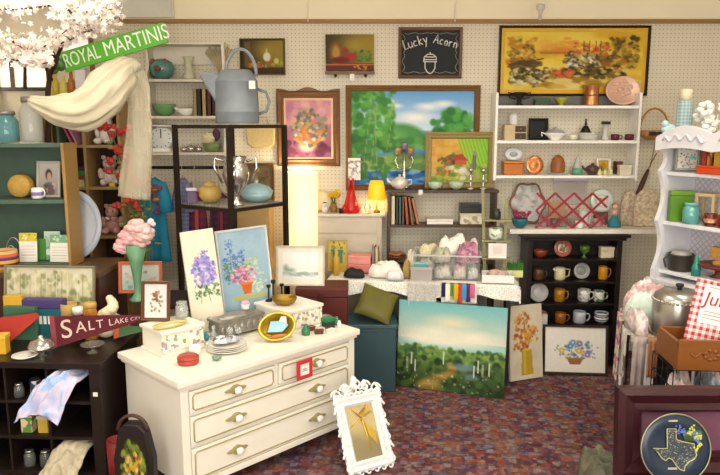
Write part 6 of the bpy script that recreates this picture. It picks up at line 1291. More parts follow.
# easel stand with cards
t = thing('display_easel', 'olive wooden step easel holding cards at the right of the lace table', 'easel', T(1.19, .24, tz), TRZ); em = wood('8a8458', '9c966a', .5)
MB().box((-.05, .03, .27), (.022, .016, .62), Matrix.Translation((0, 0, .05)) @ Matrix.Rotation(R(-3), 4, 'Y')).build('rail', em, t); MB().box((.09, .03, .27), (.022, .016, .56), Matrix.Translation((0, 0, .013))).build('rail', em, t)
EZ = [.14, .27, .42]
for z in EZ: MB().bx(-.075, .13, -.03, .02, z - .012, z).build('step', em, t)
def E(u, v, z): return T(1.19 + u, .24 + v, tz + z)
picture('framed_card', 'white framed card on the middle step of the olive easel', 'card', a_glare() if False else Art(20, 24, 'e8e0d8').rect(.2, .2, .8, .8, 'dcd0c8'), .13, .108, E(.035, -.032, EZ[0] + .0015), TRZ, .03, WHITE, .016, .012)
lath('planter', 'green and white china planter on the olive easel', 'planter', E(.02, -.005, EZ[1] + .002), cupprof(.05, .085, base=.6), blotch(['dfe4d4', '9ab89a', 'dfe4d4', '7aa07a'], 40, .4)); jar('jar', 'black lidded jar on the top step of the olive easel', 'jar', E(.02, -.005, EZ[2] + .0015), .032, .075, mat('2c2a26', .4), mat('3a382e', .4))
t = thing('grass_box', 'green artificial grass tuft in a pale yellow box by the easel', 'box', T(1.358, .275, tz), TRZ); MB().bx(-.055, .055, -.05, .05, 0, .05).build('tub', mat('d0cc88', .6), t); mb = MB(); rf = random.Random(1)
for i in range(160): x, y = rf.uniform(-.05, .05), rf.uniform(-.045, .045); mb.add([(x - .004, y, .05), (x + .004, y, .05), (x + rf.uniform(-.02, .02), y + rf.uniform(-.02, .02), .05 + rf.uniform(.03, .07))], [(0, 1, 2)])
mb.build('grass', mat('3f7a2c', .8, var=.3), t, recalc=False)['kind'] = 'stuff'
crate('book_box', 'flat black and yellow box beneath the easel steps', 'box', T(1.20, .205, tz), (.1, .05, .1), mat('2a2a24', .6), TRZ, lid=mat('c8c04a', .6)) if False else None

# ================================================================== BOOKCASE behind the table
kb = kz1 + .001
picture('framed_painting', 'green and orange barn painting in olive frame on the brown bookcase', 'painting', a_barn(), Xp(494, 5.3, 1.6) - Xp(425, 5.3, 1.6), Zp(132, 5.3) - kb, Vector(((Xp(494, 5.28, 1.5) + Xp(425, 5.28, 1.5)) / 2, 5.29, kb)), 0, .06, olivef, .05, .04)
t = thing('candelabra', 'ornate silver candelabra with coloured glass on the brown bookcase', 'candelabra', IT(404, 5.30, kb)); MB().lathe([(0, 0), (.05, 0), (.055, .01), (.02, .03), (.012, .06), (.022, .1), (.01, .14), (.012, .3), (0, .3)], 18).build('stem', SILVER, t)
for q in (-1, 1): MB().tube([(0, 0, .14), (q * .05, 0, .16), (q * .07, 0, .22), (q * .05, 0, .26)], .007, 6).build('arm', SILVER, t); MB().lathe(cupprof(.024, .05, flare=1.3), 14, (q * .05, 0, .262)).build('candle_cup', mat('b8905a', .4, .3), t)
MB().lathe(cupprof(.026, .05, flare=1.3), 14, (0, 0, .301)).build('candle_cup', mat('8a7a9a', .4, .2), t)
t = thing('teapot', 'round silver white teapot at the left end of the brown bookcase', 'teapot', IT(399.5, 5.21, kb)); tp = mat('e4dccc', .25, .2); MB().lathe([(0, 0), (.035, 0), (.065, .035), (.06, .07), (.03, .09), (.028, .094), (0, .1)], 24).build('body', tp, t); MB().sph((0, 0, .106), .01).build('lid_knob', tp, t); MB().tube([(-.055, 0, .04), (-.085, 0, .06), (-.095, 0, .085)], [.014, .01, .007], 8).build('spout', tp, t); MB().tube([(.055, 0, .07), (.09, 0, .075), (.092, 0, .04), (.058, 0, .03)], .006, 6).build('handle', tp, t)
for px, y, lab in ((435, 5.205, 'green milk glass bowl, left of the pair before the barn painting'), (456, 5.205, 'green milk glass bowl, right of the pair before the barn painting')): lath('bowl', lab, 'bowl', IT(px, y, kb), bowlprof(.058, .055), mat('bccdb0', .3), group='milk glass bowls')
for px, h_, lab in ((470.5, .16, 'left silver candlestick of the pair before the barn painting'), (483, .155, 'right silver candlestick of the pair before the barn painting')): lath('candlestick', lab, 'candlestick', IT(px, 5.2, kb), [(0, 0), (.034, 0), (.03, .01), (.012, .022), (.008, .06), (.016, .08), (.007, .1), (.007, h_ - .03), (.018, h_ - .02), (.018, h_), (0, h_)], SILVER, 16, 'silver candlesticks')
MB().bx(-.015, .015, -.014, -.0115, kz1 - .035, kz1 + .002).build('price_tag', PAPER, bk, (Xp(420.5, 5.15, kz1) - kx0, 0, 0))
b2 = kz2 + .001
for px, c, th, h_, tl, lab in ((393, 'd8c8a4', .03, .22, 0, 'cream book, leftmost on the brown bookcase'), (397, '2c2a2a', .022, .215, 0, 'black book second on the brown bookcase'), (400, '3a6a64', .018, .21, 0, 'teal book third on the brown bookcase'), (403, '6a3a24', .02, .215, 0, 'brown book between teal and rust ones'), (407.5, 'a8502c', .022, .215, -.08, 'rust orange book on the brown bookcase'), (412.5, '8a5a34', .022, .21, -.14, 'tan brown book leaning on the rust one'), (418, 'b0703a', .022, .205, -.22, 'orange brown book leaning furthest on the brown bookcase')):
    book(lab, IT(px, 5.18, b2 + th * .5 * abs(math.sin(tl))), th, h_, .14, mat(c, .5), 0, tl, 'books on the brown bookcase')
crate('flat_box', 'flat white box lying on the brown bookcase shelf', 'box', IT(439, 5.26, b2), (.2, .14, .04), WHITE, 0, lid=mat('e4dccc', .5))
crate('hat_box', 'cream patterned box under the black one on the brown bookcase', 'box', IT(470, 5.25, b2), (.17, .13, .085), blotch(['d8ccae', 'd8ccae', 'a89a80', 'e0d8c0'], 30, .7), 0, lid=mat('d0c4a4', .6)); crate('black_box', 'black lacquer box on top of the cream patterned box', 'box', IT(470, 5.25, b2 + .0865), (.16, .12, .07), mat('23241f', .4), 0, lid=mat('2c2e28', .3))
# ================================================================== WHITE SIDE CABINET top
wb = cz + .001
t = thing('plate', 'cream plate standing upright on the white side cabinet', 'plate', IT(322, 5.36, wb), (-.12, 0, 0)); MB().lathe([(0, 0), (.06, 0), (.085, -.01), (.086, -.006), (.06, .006), (0, .006)], 28, M=Matrix.Translation((0, -.012, .087)) @ Matrix.Rotation(PI/2, 4, 'X')).build('dish', mat('d8ccA8'.lower(), .3), t)
t = thing('figurine', 'small blue and white bird figurine before the cream plate', 'figurine', IT(325, 5.27, wb)); MB().sph((0, 0, .028), .024, .02, .028).sph((0, -.012, .065), .016).build('body', mat('d8d8dc', .3), t); MB().sph((0, -.004, .08), .014, .012, .008).build('cap', mat('2a2c4a', .4), t)
t = thing('daffodils', 'yellow daffodils in a small brown vase on the white side cabinet', 'flowers', IT(334, 5.31, wb)); MB().lathe([(0, 0), (.025, 0), (.03, .03), (.018, .06), (.022, .075), (0, .05)], 16).build('vase', mat('8a6a2c', .4), t); rf = random.Random(6)
for i in range(7):
    mb = MB(); c = Vector((rf.uniform(-.045, .045), rf.uniform(-.02, .02), rf.uniform(.11, .165)))
    for k in range(6): a_ = k * PI / 3; mb.sph(c + Vector((.016 * math.cos(a_), -.004, .016 * math.sin(a_))), .011, .005, .011, 6, 4)
    mb.sph(c + Vector((0, -.014, 0)), .008, .012, .008, 6, 4); mb.build('bloom', mat('dcb428', .7), t)
MB().tube([(0, 0, .05), (.01, 0, .12)], .006, 5).tube([(0, 0, .05), (-.02, 0, .13)], .006, 5).build('stems', mat('5a6a2c', .8), t)
t = thing('rabbit_ornament', 'shiny red rabbit ornament with two tall ears on the white cabinet', 'ornament', IT(351, 5.285, wb)); rd = mat('c81c14', .25, var=.08); MB().lathe([(0, 0), (.058, 0), (.065, .02), (.06, .05), (.042, .11), (.033, .14), (.03, .17), (.018, .185), (0, .188)], 22).build('body', rd, t)
for q in (-1, 1): MB().sph((q * .016, 0, .225), .012, .009, .05).build('ear', rd, t)
for q in (-1, 1): MB().sph((q * .05, -.035, .035), .02, .02, .03).build('paw', rd, t)
crate('trinket_box', 'small black box leaning left of the red rabbit', 'box', IT(341, 5.25, wb), (.03, .03, .04), BLACK, .3, lid=mat('2a2622', .4), lidh=.012)
t = thing('table_lamp', 'small lamp with a lit yellow shade on the white side cabinet', 'lamp', IT(376.5, 5.285, wb)); zs = Zp(199, 5.31) - wb; MB().lathe([(0, 0), (.03, 0), (.03, .01), (.008, .025), (.007, zs + .03), (0, zs + .03)], 14).build('base', mat('8a6a2c', .4, .5), t)
MB().lathe([(.068, zs), (.071, zs + .02), (.062, zs + .10), (.05, zs + .145), (.046, zs + .145), (.058, zs + .10), (.067, zs + .02)], 24).build('shade', emit('ffc020', .75, 'e8b020'), t); MB().sph((0, 0, zs + .05), .02, .02, .028).build('bulb', emit('ffdc70', 8.0), t)
l = bpy.data.lights.new('lamp_bulb', 'POINT'); l.energy = 1.6; l.color = (1, .75, .3); l.shadow_soft_size = .03; o = bpy.data.objects.new('lamp_bulb', l); COL.objects.link(o); o.location = IT(376.5, 5.285, wb + zs + .01)
for px, h_, y, lab in ((362, .06, 5.27, 'white china shell figurine right of the red rabbit'), (366.5, .085, 5.34, 'tall white china figurine behind the shell one'), (371, .07, 5.245, 'white china cat figurine before the little lamp')): t = thing('figurine', lab, 'figurine', IT(px, y, wb)); MB().lathe([(0, 0), (.02, 0), (.022, h_ * .3), (.012, h_ * .6), (0, h_ * .65)], 14).build('body', mat('e8dcc8', .35), t); MB().sph((0, -.003, h_ * .78), .014, .014, h_ * .2).build('head', mat('e8dcc8', .35), t)
# ================================================================== THREE TIER SHELF
def S3(px, k, y=5.29): return IT(px, y, SZ[k] + .001)
t = thing('pedestal_vase', 'black iron two handled urn at the left of the top white shelf', 'vase', S3(519, 0)); ir = mat('2a241e', .5, .4); MB().lathe([(0, 0), (.04, 0), (.015, .02), (.02, .05), (.045, .08), (.05, .1), (.04, .095), (0, .06)], 18).build('body', ir, t)
for q in (-1, 1): MB().tube([(q * .045, 0, .09), (q * .085, 0, .10), (q * .075, 0, .06), (q * .03, 0, .05)], .006, 6).build('handle', ir, t)
crate('tin', 'dark green oblong tin on the top white shelf', 'tin', S3(541.5, 0), (.115, .06, .055), mat('2c4630', .4), 0, lid=mat('34543a', .4))
lath('glass_dish', 'yellow green glass dish on the top white shelf', 'dish', S3(561, 0), [(0, 0), (.025, 0), (.012, .012), (.035, .035), (.055, .06), (.05, .06), (.03, .038), (0, .02)], glass('b8b83a', .1, .8))
t = thing('canister', 'tall copper canister on the top white shelf', 'canister', S3(591, 0)); MB().lathe([(0, 0), (.055, 0), (.056, .01), (.053, .02), (.053, .135), (.058, .145), (.058, .15), (0, .15)], 24).build('body', COPPER, t); MB().lathe([(.054, .07), (.0555, .072), (.0555, .08), (.054, .082)], 24).build('band', mat('8a5a34', .4, .6), t)
t = thing('copper_plaque', 'embossed rosy copper plaque propped at the right of the top white shelf', 'plaque', S3(622, 0, 5.30), (-.14, 0, 0)); pc = mat('e0b8a2', .4, .3, .2, 12, bump=.3)
MB().lathe([(0, 0), (.115, 0), (.13, -.012), (.135, -.008), (.12, .01), (0, .01)], 36, M=Matrix.Translation((0, -.015, .112)) @ Matrix.Rotation(-PI/2, 4, 'X'), sy=.82).build('dish', pc, t)
mb = MB(); rf = random.Random(8)
for i in range(26): a_, r_ = rf.uniform(0, 6.28), rf.uniform(.01, .095); mb.sph((r_ * math.cos(a_), -.018, .112 + r_ * .8 * math.sin(a_)), rf.uniform(.01, .025), .006, rf.uniform(.006, .016), 8, 5)
mb.tube([(.118 * math.cos(a), -.008, .112 + .097 * math.sin(a)) for a in [2 * PI * i / 40 for i in range(40)]], .005, 6, True); mb.build('relief', pc, t)
# middle
t = thing('wooden_box', 'cream wooden box with two dark drawers on the middle white shelf', 'box', S3(514, 1)); MB().bx(-.085, .085, -.05, .05, 0, .115).build('body', mat('c8b48c', .6), t, bev=.003); MB().bx(-.005, .078, -.054, -.049, .062, .108).bx(-.005, .078, -.054, -.049, .008, .054).build('drawer', mat('3a2c20', .5), t, bev=.002); MB().sph((.036, -.058, .085), .006).sph((.036, -.058, .031), .006).build('knob', BRASS, t)
jar('jar', 'white apothecary jar standing on the cream wooden box', 'jar', S3(513, 1) + Vector((0, 0, .1165)), .033, .09, mat('dcdcd8', .3), mat('c8ccd0', .3), neck=.85)
picture('photo_frame', 'square black picture frame on the middle white shelf', 'frame', Art(12, 12, '1f2020'), .15, .165, S3(538, 1, 5.335), 0, .1, blackw, .02, .02)
t = thing('tureen', 'white china sauce tureen with lid and handle on the middle shelf', 'dish', S3(555, 1, 5.26)); MB().lathe([(0, 0), (.035, 0), (.03, .01), (.065, .04), (.07, .055), (0, .05)], 22, sx=1.15).build('body', WHITE, t); MB().lathe([(.066, .056), (.05, .075), (.012, .085), (.014, .1), (0, .104)], 20, sx=1.15).build('lid', mat('b8bcc0', .3, .3), t)
for q in (-1, 1): MB().tube([(q * .07, 0, .045), (q * .105, 0, .06), (q * .1, 0, .03)], .006, 6).build('handle', WHITE, t)
lath('cup', 'small white china bowl on the middle shelf beside the tureen', 'cup', S3(573, 1, 5.26), bowlprof(.035, .04), mat('e0ded0', .3))
t = thing('casserole', 'round glass casserole dish on the middle white shelf', 'dish', S3(588, 1)); MB().lathe([(0, 0), (.065, 0), (.07, .045), (.066, .045), (.06, .008), (0, .006)], 24).build('bowl', mat('c8c8bc', .2), t); MB().lathe([(.068, .046), (.072, .05), (.068, .054), (.0, .056)], 24).build('lid', mat('d8d8cc', .2), t)
t = thing('bell', 'dark bronze table bell on top of the glass casserole', 'bell', S3(585, 1) + Vector((0, 0, .0578))); MB().lathe([(0, 0), (.04, 0), (.036, .015), (.024, .04), (.014, .052), (0, .054)], 18).build('body', mat('2f2620', .4, .5), t); MB().lathe([(0, .054), (.006, .054), (.01, .07), (.005, .085), (.009, .1), (0, .106)], 12).build('handle', mat('2f2620', .4, .5), t)
t = thing('bottle', 'clear bottle with broad black cap on the middle shelf', 'bottle', S3(605, 1)); MB().lathe([(0, 0), (.03, 0), (.028, .025), (.018, .04), (.02, .12), (0, .12)], 18).build('body', mat('d0cdc4', .25), t); MB().lathe([(0, .1205), (.034, .1205), (.034, .142), (0, .142)], 18).build('cap', mat('2a2018', .4), t)
for px, lab in ((615, 'dark red cup, left of the pair on the middle white shelf'), (629, 'dark red cup, right of the pair on the middle white shelf')): mug(lab, S3(px, 1, 5.28), .032, .045, mat('5a2028', .3), R(-20), 'dark red cups', 'cup')
# bottom
t = thing('tin', 'amber tin chest on the bottom white shelf', 'tin', S3(512, 2)); MB().bx(-.075, .075, -.05, .05, 0, .085).build('body', mat('b86a1c', .35, .2, .2), t, bev=.006); MB().bx(-.078, .078, -.053, .053, .0855, .105).build('lid', mat('c87a2c', .35, .2), t, bev=.006)
t = thing('butter_dish', 'grey white china oval dish standing on the amber tin', 'dish', S3(513, 2) + Vector((0, .01, .1065)), (-.12, 0, 0)); MB().lathe([(0, 0), (.045, 0), (.066, -.008), (.067, -.004), (.045, .006), (0, .006)], 26, M=Matrix.Translation((0, -.01, .05)) @ Matrix.Rotation(-PI/2, 4, 'X'), sy=.72).build('dish', mat('d4d8da', .3), t); MB().lathe([(0, .0005), (.03, .0005), (.03, .002), (0, .002)], 22, M=Matrix.Translation((0, -.02, .05)) @ Matrix.Rotation(-PI/2, 4, 'X'), sy=.65).build('medallion', mat('a8b4bc', .4), t)
t = thing('copper_plate', 'small bright copper plate standing on the bottom white shelf', 'plate', S3(534, 2, 5.30), (-.12, 0, 0)); MB().lathe([(0, -.004), (.02, -.006), (.04, .0), (.066, -.012), (.068, -.008), (.04, .008), (0, .006)], 30, M=Matrix.Translation((0, -.015, .07)) @ Matrix.Rotation(-PI/2, 4, 'X'), sy=1.08).build('dish', mat('c07a4a', .25, .75, .2), t)
t = thing('beehive_lantern', 'brown ribbed beehive cookie jar on the bottom white shelf', 'jar', S3(557.5, 2)); MB().lathe([(0, 0), (.075, 0), (.08, .008), (.03, .016), (0, .016)], 26).build('saucer', clear, t); mb = MB(); mb.lathe([(.05, .017), (.056, .03), (.052, .038), (.057, .05), (.053, .06), (.057, .072), (.052, .082), (.054, .094), (.046, .105), (.044, .12), (.03, .138), (.01, .15), (0, .152)], 24); mb.build('body', mat('9a5a2c', .4, var=.25), t)
t = thing('bottle', 'pointed clear decanter with jade green base on the bottom shelf', 'bottle', S3(577, 2)); MB().lathe([(0, 0), (.042, 0), (.042, .05), (0, .05)], 8).build('base', mat('5aa080', .3, var=.25, scale=40), t); MB().lathe([(.038, .051), (.03, .075), (.012, .125), (.014, .135), (0, .137)], 16).build('decanter', glass('d0d0c4', .08, .6), t)
t = thing('teapot', 'plum brown stoneware teapot on the bottom white shelf', 'teapot', S3(592, 2, 5.26)); pb = mat('5a3a38', .25); MB().lathe([(0, 0), (.03, 0), (.052, .03), (.048, .06), (.025, .075), (.012, .08), (.01, .09), (0, .093)], 20).build('body', pb, t); MB().tube([(-.045, 0, .035), (-.07, 0, .05), (-.078, 0, .07)], [.011, .008, .006], 8).build('spout', pb, t); MB().tube([(.045, 0, .058), (.072, 0, .062), (.072, 0, .032), (.048, 0, .025)], .005, 6).build('handle', pb, t)
picture('framed_picture', 'gold yellow miniature in white frame behind the plum teapot', 'picture', Art(16, 16, 'c09a2c').ell(.5, .5, .3, .35, 'a8801c'), .115, .125, S3(603, 2, 5.345), 0, .1, mat('e0d8c4', .4), .02, .015)
for px, lab in ((599.5, 'left yellow ceramic shaker before the gold miniature'), (605, 'middle yellow ceramic shaker before the gold miniature'), (610.5, 'right yellow ceramic shaker before the gold miniature')): lath('salt_shaker', lab, 'shaker', S3(px, 2, 5.225), [(0, 0), (.016, 0), (.018, .015), (.012, .03), (.012, .036), (.006, .044), (0, .045)], mat('d8d494', .3), 14, 'yellow shakers')
crate('recipe_box', 'cream recipe box at the right of the bottom white shelf', 'box', S3(624, 2, 5.27), (.09, .06, .075), mat('dcd4bc', .5), 0, lid=mat('e4dcc8', .5)); book('brown book standing behind the cream recipe box', S3(619, 2, 5.305), .05, .10, .065, mat('6a3424', .6))

# ================================================================== BOARD ABOVE MUG CABINET
bz = wbz + .001
def BB(px, y): return IT(px, y, bz)
t = thing('floral_tray', 'scalloped grey floral tray with brown rim standing on the white board', 'tray', BB(527, 5.31), (-.14, 0, 0)); flt = blotch(['a8a8a4', 'b8b8b0', '8a9a90', 'c0b8ac', '9a8a84', 'b0a8b0'], 36, .4); pts_ = [(.13 * (1 + .07 * math.cos(6 * a)) * math.cos(a), .165 + .155 * (1 + .07 * math.cos(6 * a)) * math.sin(a)) for a in [2 * PI * i / 60 for i in range(60)]]
MB().prism(pts_, -.02, -.012).build('dish', flt, t); MB().tube([(x, -.022, z) for x, z in pts_], .008, 6, True).build('rim', mat('7a5a40', .4), t)
lath('bowl', 'deep teal glazed bowl at the left end of the white board', 'bowl', BB(519.5, 5.115), bowlprof(.06, .075), mat('2a6a7a', .25)); 
t = thing('silk_roses', 'red and pink silk roses in the teal bowl', 'flowers', BB(519.5, 5.115) + Vector((0, 0, .06))); mb = MB(); rf = random.Random(12)
for i in range(16): mb.sph((rf.uniform(-.045, .075), rf.uniform(-.03, .02), rf.uniform(.02, .07)), .016, .014, .014, 7, 5)
mb.build('blooms', mat('9a3a54', .8, var=.3, scale=20), t)
# red lattice
t = thing('lattice_rack', 'red wooden folding lattice rack standing on the white board', 'rack', BB(571, 5.09)); rl = mat('9a2438', .5, var=.15); xs0, xs1 = Xp(536, 5.09, 1.2) - t.location.x, Xp(607, 5.09, 1.2) - t.location.x; hl = Zp(193, 5.09) - bz; n = 4; dxx = (xs1 - xs0) / n
sp_ = hl * .52
for sgn in (1, -1):
    for k in range(-2, 12):
        xa = xs0 + sp_ * k; xb = xa + sgn * hl * 1.04; pa_, pb_ = [xa, .004], [xb, hl]
        def clip(P, Q):
            if P[0] < xs0: f = (xs0 - P[0]) / (Q[0] - P[0]); return [xs0, P[1] + (Q[1] - P[1]) * f]
            if P[0] > xs1: f = (xs1 - P[0]) / (Q[0] - P[0]); return [xs1, P[1] + (Q[1] - P[1]) * f]
            return P
        if max(xa, xb) <= xs0 + .02 or min(xa, xb) >= xs1 - .02: continue
        pa_, pb_ = clip(pa_, pb_), clip(pb_, pa_); d_ = Vector((pb_[0] - pa_[0], 0, pb_[1] - pa_[1]))
        if d_.length < .05: continue
        MB().box((0, 0, 0), (d_.length, .005, .016), Matrix.Translation(((pa_[0] + pb_[0]) / 2, -.004 * sgn, (pa_[1] + pb_[1]) / 2)) @ Matrix.Rotation(-math.atan2(d_.z, d_.x), 4, 'Y')).build('slat', rl, t)
for px, y, h_, m_, lab in ((563, 5.18, .075, '8a8a78', 'grey green cup inside the red lattice'), (554, 5.18, .06, '7a5a5a', 'mauve cup inside the red lattice'), (543, 5.18, .07, 'a88a90', 'pinkish cup at the left of the red lattice'), (583, 5.19, .115, 'e4e4e0', 'tall white cup behind the red lattice'), (579, 5.135, .05, 'eceae4', 'low white cup in front of the tall white one'), (597, 5.19, .06, 'c89aa0', 'rose cup at the right of the red lattice')): mug(lab, BB(px, y), .032, h_, mat(m_, .3), R(-15), 'cups behind the red lattice', 'cup')
t = thing('hanging_plastic_bag', 'clear zip bag with lavender seal hanging above the red lattice', 'bag', at(569.5, 205, 5.36)); bw2 = mpp(5.36) * 17; MB().bx(-bw2, bw2, 0, .012, 0, .19).build('pouch', glass('d4ccc8', .15, .3), t, bev=.004); MB().bx(-bw2 - .004, bw2 + .004, -.003, .015, .1905, .215).build('seal', mat('c8bcd4', .4), t)
heap('lace', 'pale lace pieces at the foot of the clear zip bag', 'lace', BB(571, 5.30), (.2, .08, .11), mat('b8a898', .9, var=.2), 44); crate('flat_box', 'thin tan box edge on behind the red lattice', 'box', BB(556, 5.24), (.13, .03, .185), mat('b8946a', .6), 0, bev=.002)
t = thing('plate', 'china plate with an orange flower standing behind the lattice', 'plate', BB(600.5, 5.31), (-.1, 0, 0)); pa = Art(40, 40, 'd8d8d0'); pa.ell(.5, .5, .5, .5, 'c0ccc4', .1); pa.ell(.5, .5, .36, .36, 'e4dfd0', .15); pa.dabs(20, (.3, .32, .7, .7), ['c8742c', 'b05a24', 'd89a4a', '8a4a24', '8a9a5a'], .05, .09)
PLR = .088; MB().lathe([(0, .001), (.055, .001), (PLR, -.011), (PLR + .001, -.007), (.055, .008), (0, .008)], 32, M=Matrix.Translation((0, -.012, .185)) @ Matrix.Rotation(-PI/2, 4, 'X')).build('dish', mat('d4dcd4', .25), t)
art_obj('decoration', pa, lambda u, v: ((lambda r_, a_: (r_ * math.cos(a_) , -.0135 - .0118 * max(0, (r_ - .055) / .033) * .0 - .0 , .185 + r_ * math.sin(a_)))(min(.054, .054 * math.hypot(u * 2 - 1, 1 - v * 2)), math.atan2(1 - v * 2, u * 2 - 1 + 1e-9))), t, None); MB().bx(-.05, .05, -.02, .02, 0, .097).build('stand', mat('5a4a3a', .6), t)
t = thing('doll', 'small doll in peach and teal dress beside the flower plate', 'doll', BB(614, 5.16)); MB().lathe([(0, 0), (.05, 0), (.045, .03), (.02, .09), (0, .09)], 18).build('skirt', mat('2f7a8a', .7), t); MB().lathe([(0, .0905), (.018, .0905), (.024, .12), (.008, .135), (0, .136)], 14).build('bodice', mat('d8a890', .7), t); MB().sph((0, 0, .158), .022).build('head', mat('e0b8a0', .6), t); MB().sph((0, .006, .168), .024, .022, .02).build('hair', mat('b8804a', .8), t)
for px, w_, h_, y, cols_, lab in ((628, .13, .27, 5.27, ['c8b89a', 'd4c6aa', 'b09a84', 'd8b4a0', 'a8a894'], 'tall floral patchwork bag at the left of the pair'), (645, .19, .29, 5.19, ['c8b89a', 'dacdb2', 'b8a48c', 'c4a894', 'd2c4a4'], 'wide cream crochet bag at the right end of the white board')):
    t = thing('patchwork_bag', lab, 'bag', BB(px, y), (-.06, 0, 0), 'patchwork bags'); MB().prism([(-w_/2, .0), (w_/2, 0), (w_/2 * 1.02, h_ * .4), (w_/2 * .8, h_ * .85), (w_/2 * .3, h_), (-w_/2 * .4, h_ * .97), (-w_/2 * .85, h_ * .8), (-w_/2 * 1.02, h_ * .4)], -.03, .02).build('body', blotch(cols_, 60, .9), t, bev=.012)
# ================================================================== MUG CABINET contents
def MI(px, k, y=5.13): return IT(px, y, MZ[k] + .001)
lath('bowl', 'red brown bowl in the top left pigeonhole', 'bowl', MI(540, 0), bowlprof(.055, .06), mat('8a3a24', .35))
def wallplate(label, px, k, r_, m, m2, y=5.16):
    t = thing('plate', label, 'plate', MI(px, k, y), (-.12, 0, 0)); Mx = Matrix.Translation((0, -.012, r_ + .001)) @ Matrix.Rotation(-PI/2, 4, 'X'); MB().lathe([(0, 0), (r_ * .62, 0), (r_, -.011), (r_ + .001, -.007), (r_ * .62, .007), (0, .007)], 28, M=Mx).build('dish', m, t); MB().lathe([(0, .0005), (r_ * .55, .0005), (r_ * .56, .0015), (0, .002)], 24, M=Matrix.Translation((0, -.0145, r_ + .001)) @ Matrix.Rotation(-PI/2, 4, 'X')).build('centre', m2, t); return t
wallplate('cream floral plate with rust rim in the top row', 562, 0, .067, mat('a8604a', .3), blotch(['e0d4b8', 'b0503a', 'd8c8a4', '7a8a5a'], 50, .4))
lath('goblet', 'dark green glass goblet in the top row pigeonhole', 'goblet', MI(584, 0), [(0, 0), (.026, 0), (.008, .012), (.008, .03), (.036, .05), (.04, .095), (.035, .095), (.03, .052), (0, .04)], mat('4f6a2c', .15))
crate('tea_tin', 'square cream tin with a red mark in the top right pigeonhole', 'tin', MI(606, 0), (.1, .06, .085), blotch(['d8ccaa', 'd8ccaa', 'c8bc98', 'b0684a'], 22, .5), 0, lid=mat('e0d4b8', .5))
MG = 'mugs in the black cabinet'
mug('dark brown stoneware mug in the second row, leftmost', MI(538, 1), .04, .085, mat('5a3a20', .3), R(-20), MG)
t = thing('jug', 'cream china jug with gold rim in the second row', 'jug', MI(559.5, 1)); MB().lathe(cupprof(.042, .095, flare=.9), 20).build('body', mat('d8cca4', .25), t); MB().tube([(.04, 0, .085), (.075, 0, .08), (.07, 0, .03), (.04, 0, .02)], .006, 6).build('handle', mat('c8b878', .25), t); MB().tube([(-.034, 0, .07), (-.05, 0, .09)], [.014, .01], 8).build('spout', mat('d8cca4', .25), t)
wallplate('grey white saucer standing in the second row', 581, 1, .062, mat('b0b0a8', .25), mat('9aa09c', .3)); mug('tall yellow amber mug in the second row, rightmost', MI(602.5, 1), .036, .105, mat('c88a1c', .25), R(-10), MG)
wallplate('round white glass plate in the third row, leftmost', 538, 2, .073, mat('b4b2ae', .2), mat('c8c4c4', .2), 5.12); mug('gold brown mug in the third row', MI(559, 2), .042, .10, mat('a8741c', .25), R(-10), MG)
mug('white mug with pink flowers in the third row', MI(583.5, 2), .045, .095, blotch(['e0ddd4', 'e0ddd4', 'c0a0a4', 'e4e0d8', '9ab0a0'], 50, .3), R(-15), MG, flare=1.1); mug('white and green leaf mug in the third row, rightmost', MI(598.5, 2), .04, .085, blotch(['d8dccc', '5a8a50', 'dce0d4', '7aa070'], 40, .3), R(-10), MG)
mug('coral pink mug in the bottom row, leftmost', MI(540, 3), .05, .09, mat('d89080', .3), R(-160), MG); mug('amber brown mug in the bottom row', MI(560, 3), .042, .085, mat('9a5a1c', .25), R(-10), MG); mug('pale grey blue mug with large handle in the bottom row', MI(579, 3), .048, .095, mat('c0c2c8', .25), R(-10), MG)
for k in range(2): lath('bowl', ['blue and white bowl at the bottom of the pair in the last pigeonhole', 'blue and white bowl stacked on top in the last pigeonhole'][k], 'bowl', MI(601, 3) + Vector((0, 0, .036 * k)), bowlprof(.054, .05), striped(['e4e4e4', '4a5a7a', 'e4e4e4', '5a6a8a', 'e0e0e0'], .05), group='blue and white bowls')

# ================================================================== HUTCH
def HU(px, v, z):
    lo, hi = -.2, 1.6
    for _ in range(40):
        m_ = (lo + hi) / 2
        if pxof(H(m_, v, z)) < px: lo = m_
        else: hi = m_
    return H((lo + hi) / 2, v, z)
h1, h2, h3 = [z + .001 for z in HZ]; hf = R(-50)
picture('framed_sampler', 'stitched sampler with a turquoise bird on the upper hutch shelf', 'picture', a_sampler(), .155, .175, H(.105, .135, h1), R(-12), .02, mat('8a8a80', .5), .012, .012)
book('red book standing beside the sampler on the upper hutch shelf', HU(703, .12, h1), .03, .175, .12, mat('a8382c', .5), hf); book('second red and gold book on the upper hutch shelf', HU(708.5, .12, h1), .03, .17, .12, blotch(['a8402c', 'c89a3a', '8a2c24'], 30, .5), hf); book('yellow book on the upper hutch shelf at the picture edge', HU(717, .12, h1), .05, .16, .12, mat('d0a828', .5), hf)
t = thing('tray', 'bright orange red tray along the upper hutch shelf', 'tray', HU(716, .045, h1) + Vector((.0, 0, 0)), HRZ); MB().bx(-.12, .12, -.02, .02, 0, .04).build('body', mat('d8481c', .4), t, bev=.006); MB().bx(-.124, .124, -.024, .024, .0405, .05).build('rim', mat('e0582c', .4), t, bev=.003)
t = thing('storage_tin', 'square leaf green tin on the middle hutch shelf', 'tin', H(.080, .125, h2), R(-4)); MB().bx(-.07, .07, -.045, 0, 0, .165).build('body', mat('5a8a20', .4, var=.2, scale=5), t, bev=.004); MB().bx(-.072, .072, -.047, .001, .1655, .195).build('lid', mat('6a9a2c', .4), t, bev=.004)
jar('jar', 'ribbed aqua glass jar before the green tin', 'jar', HU(690, .085, h2), .048, .13, glass('6ab8b0', .1, .8), glass('7ac0b8', .1, .8), neck=.8)
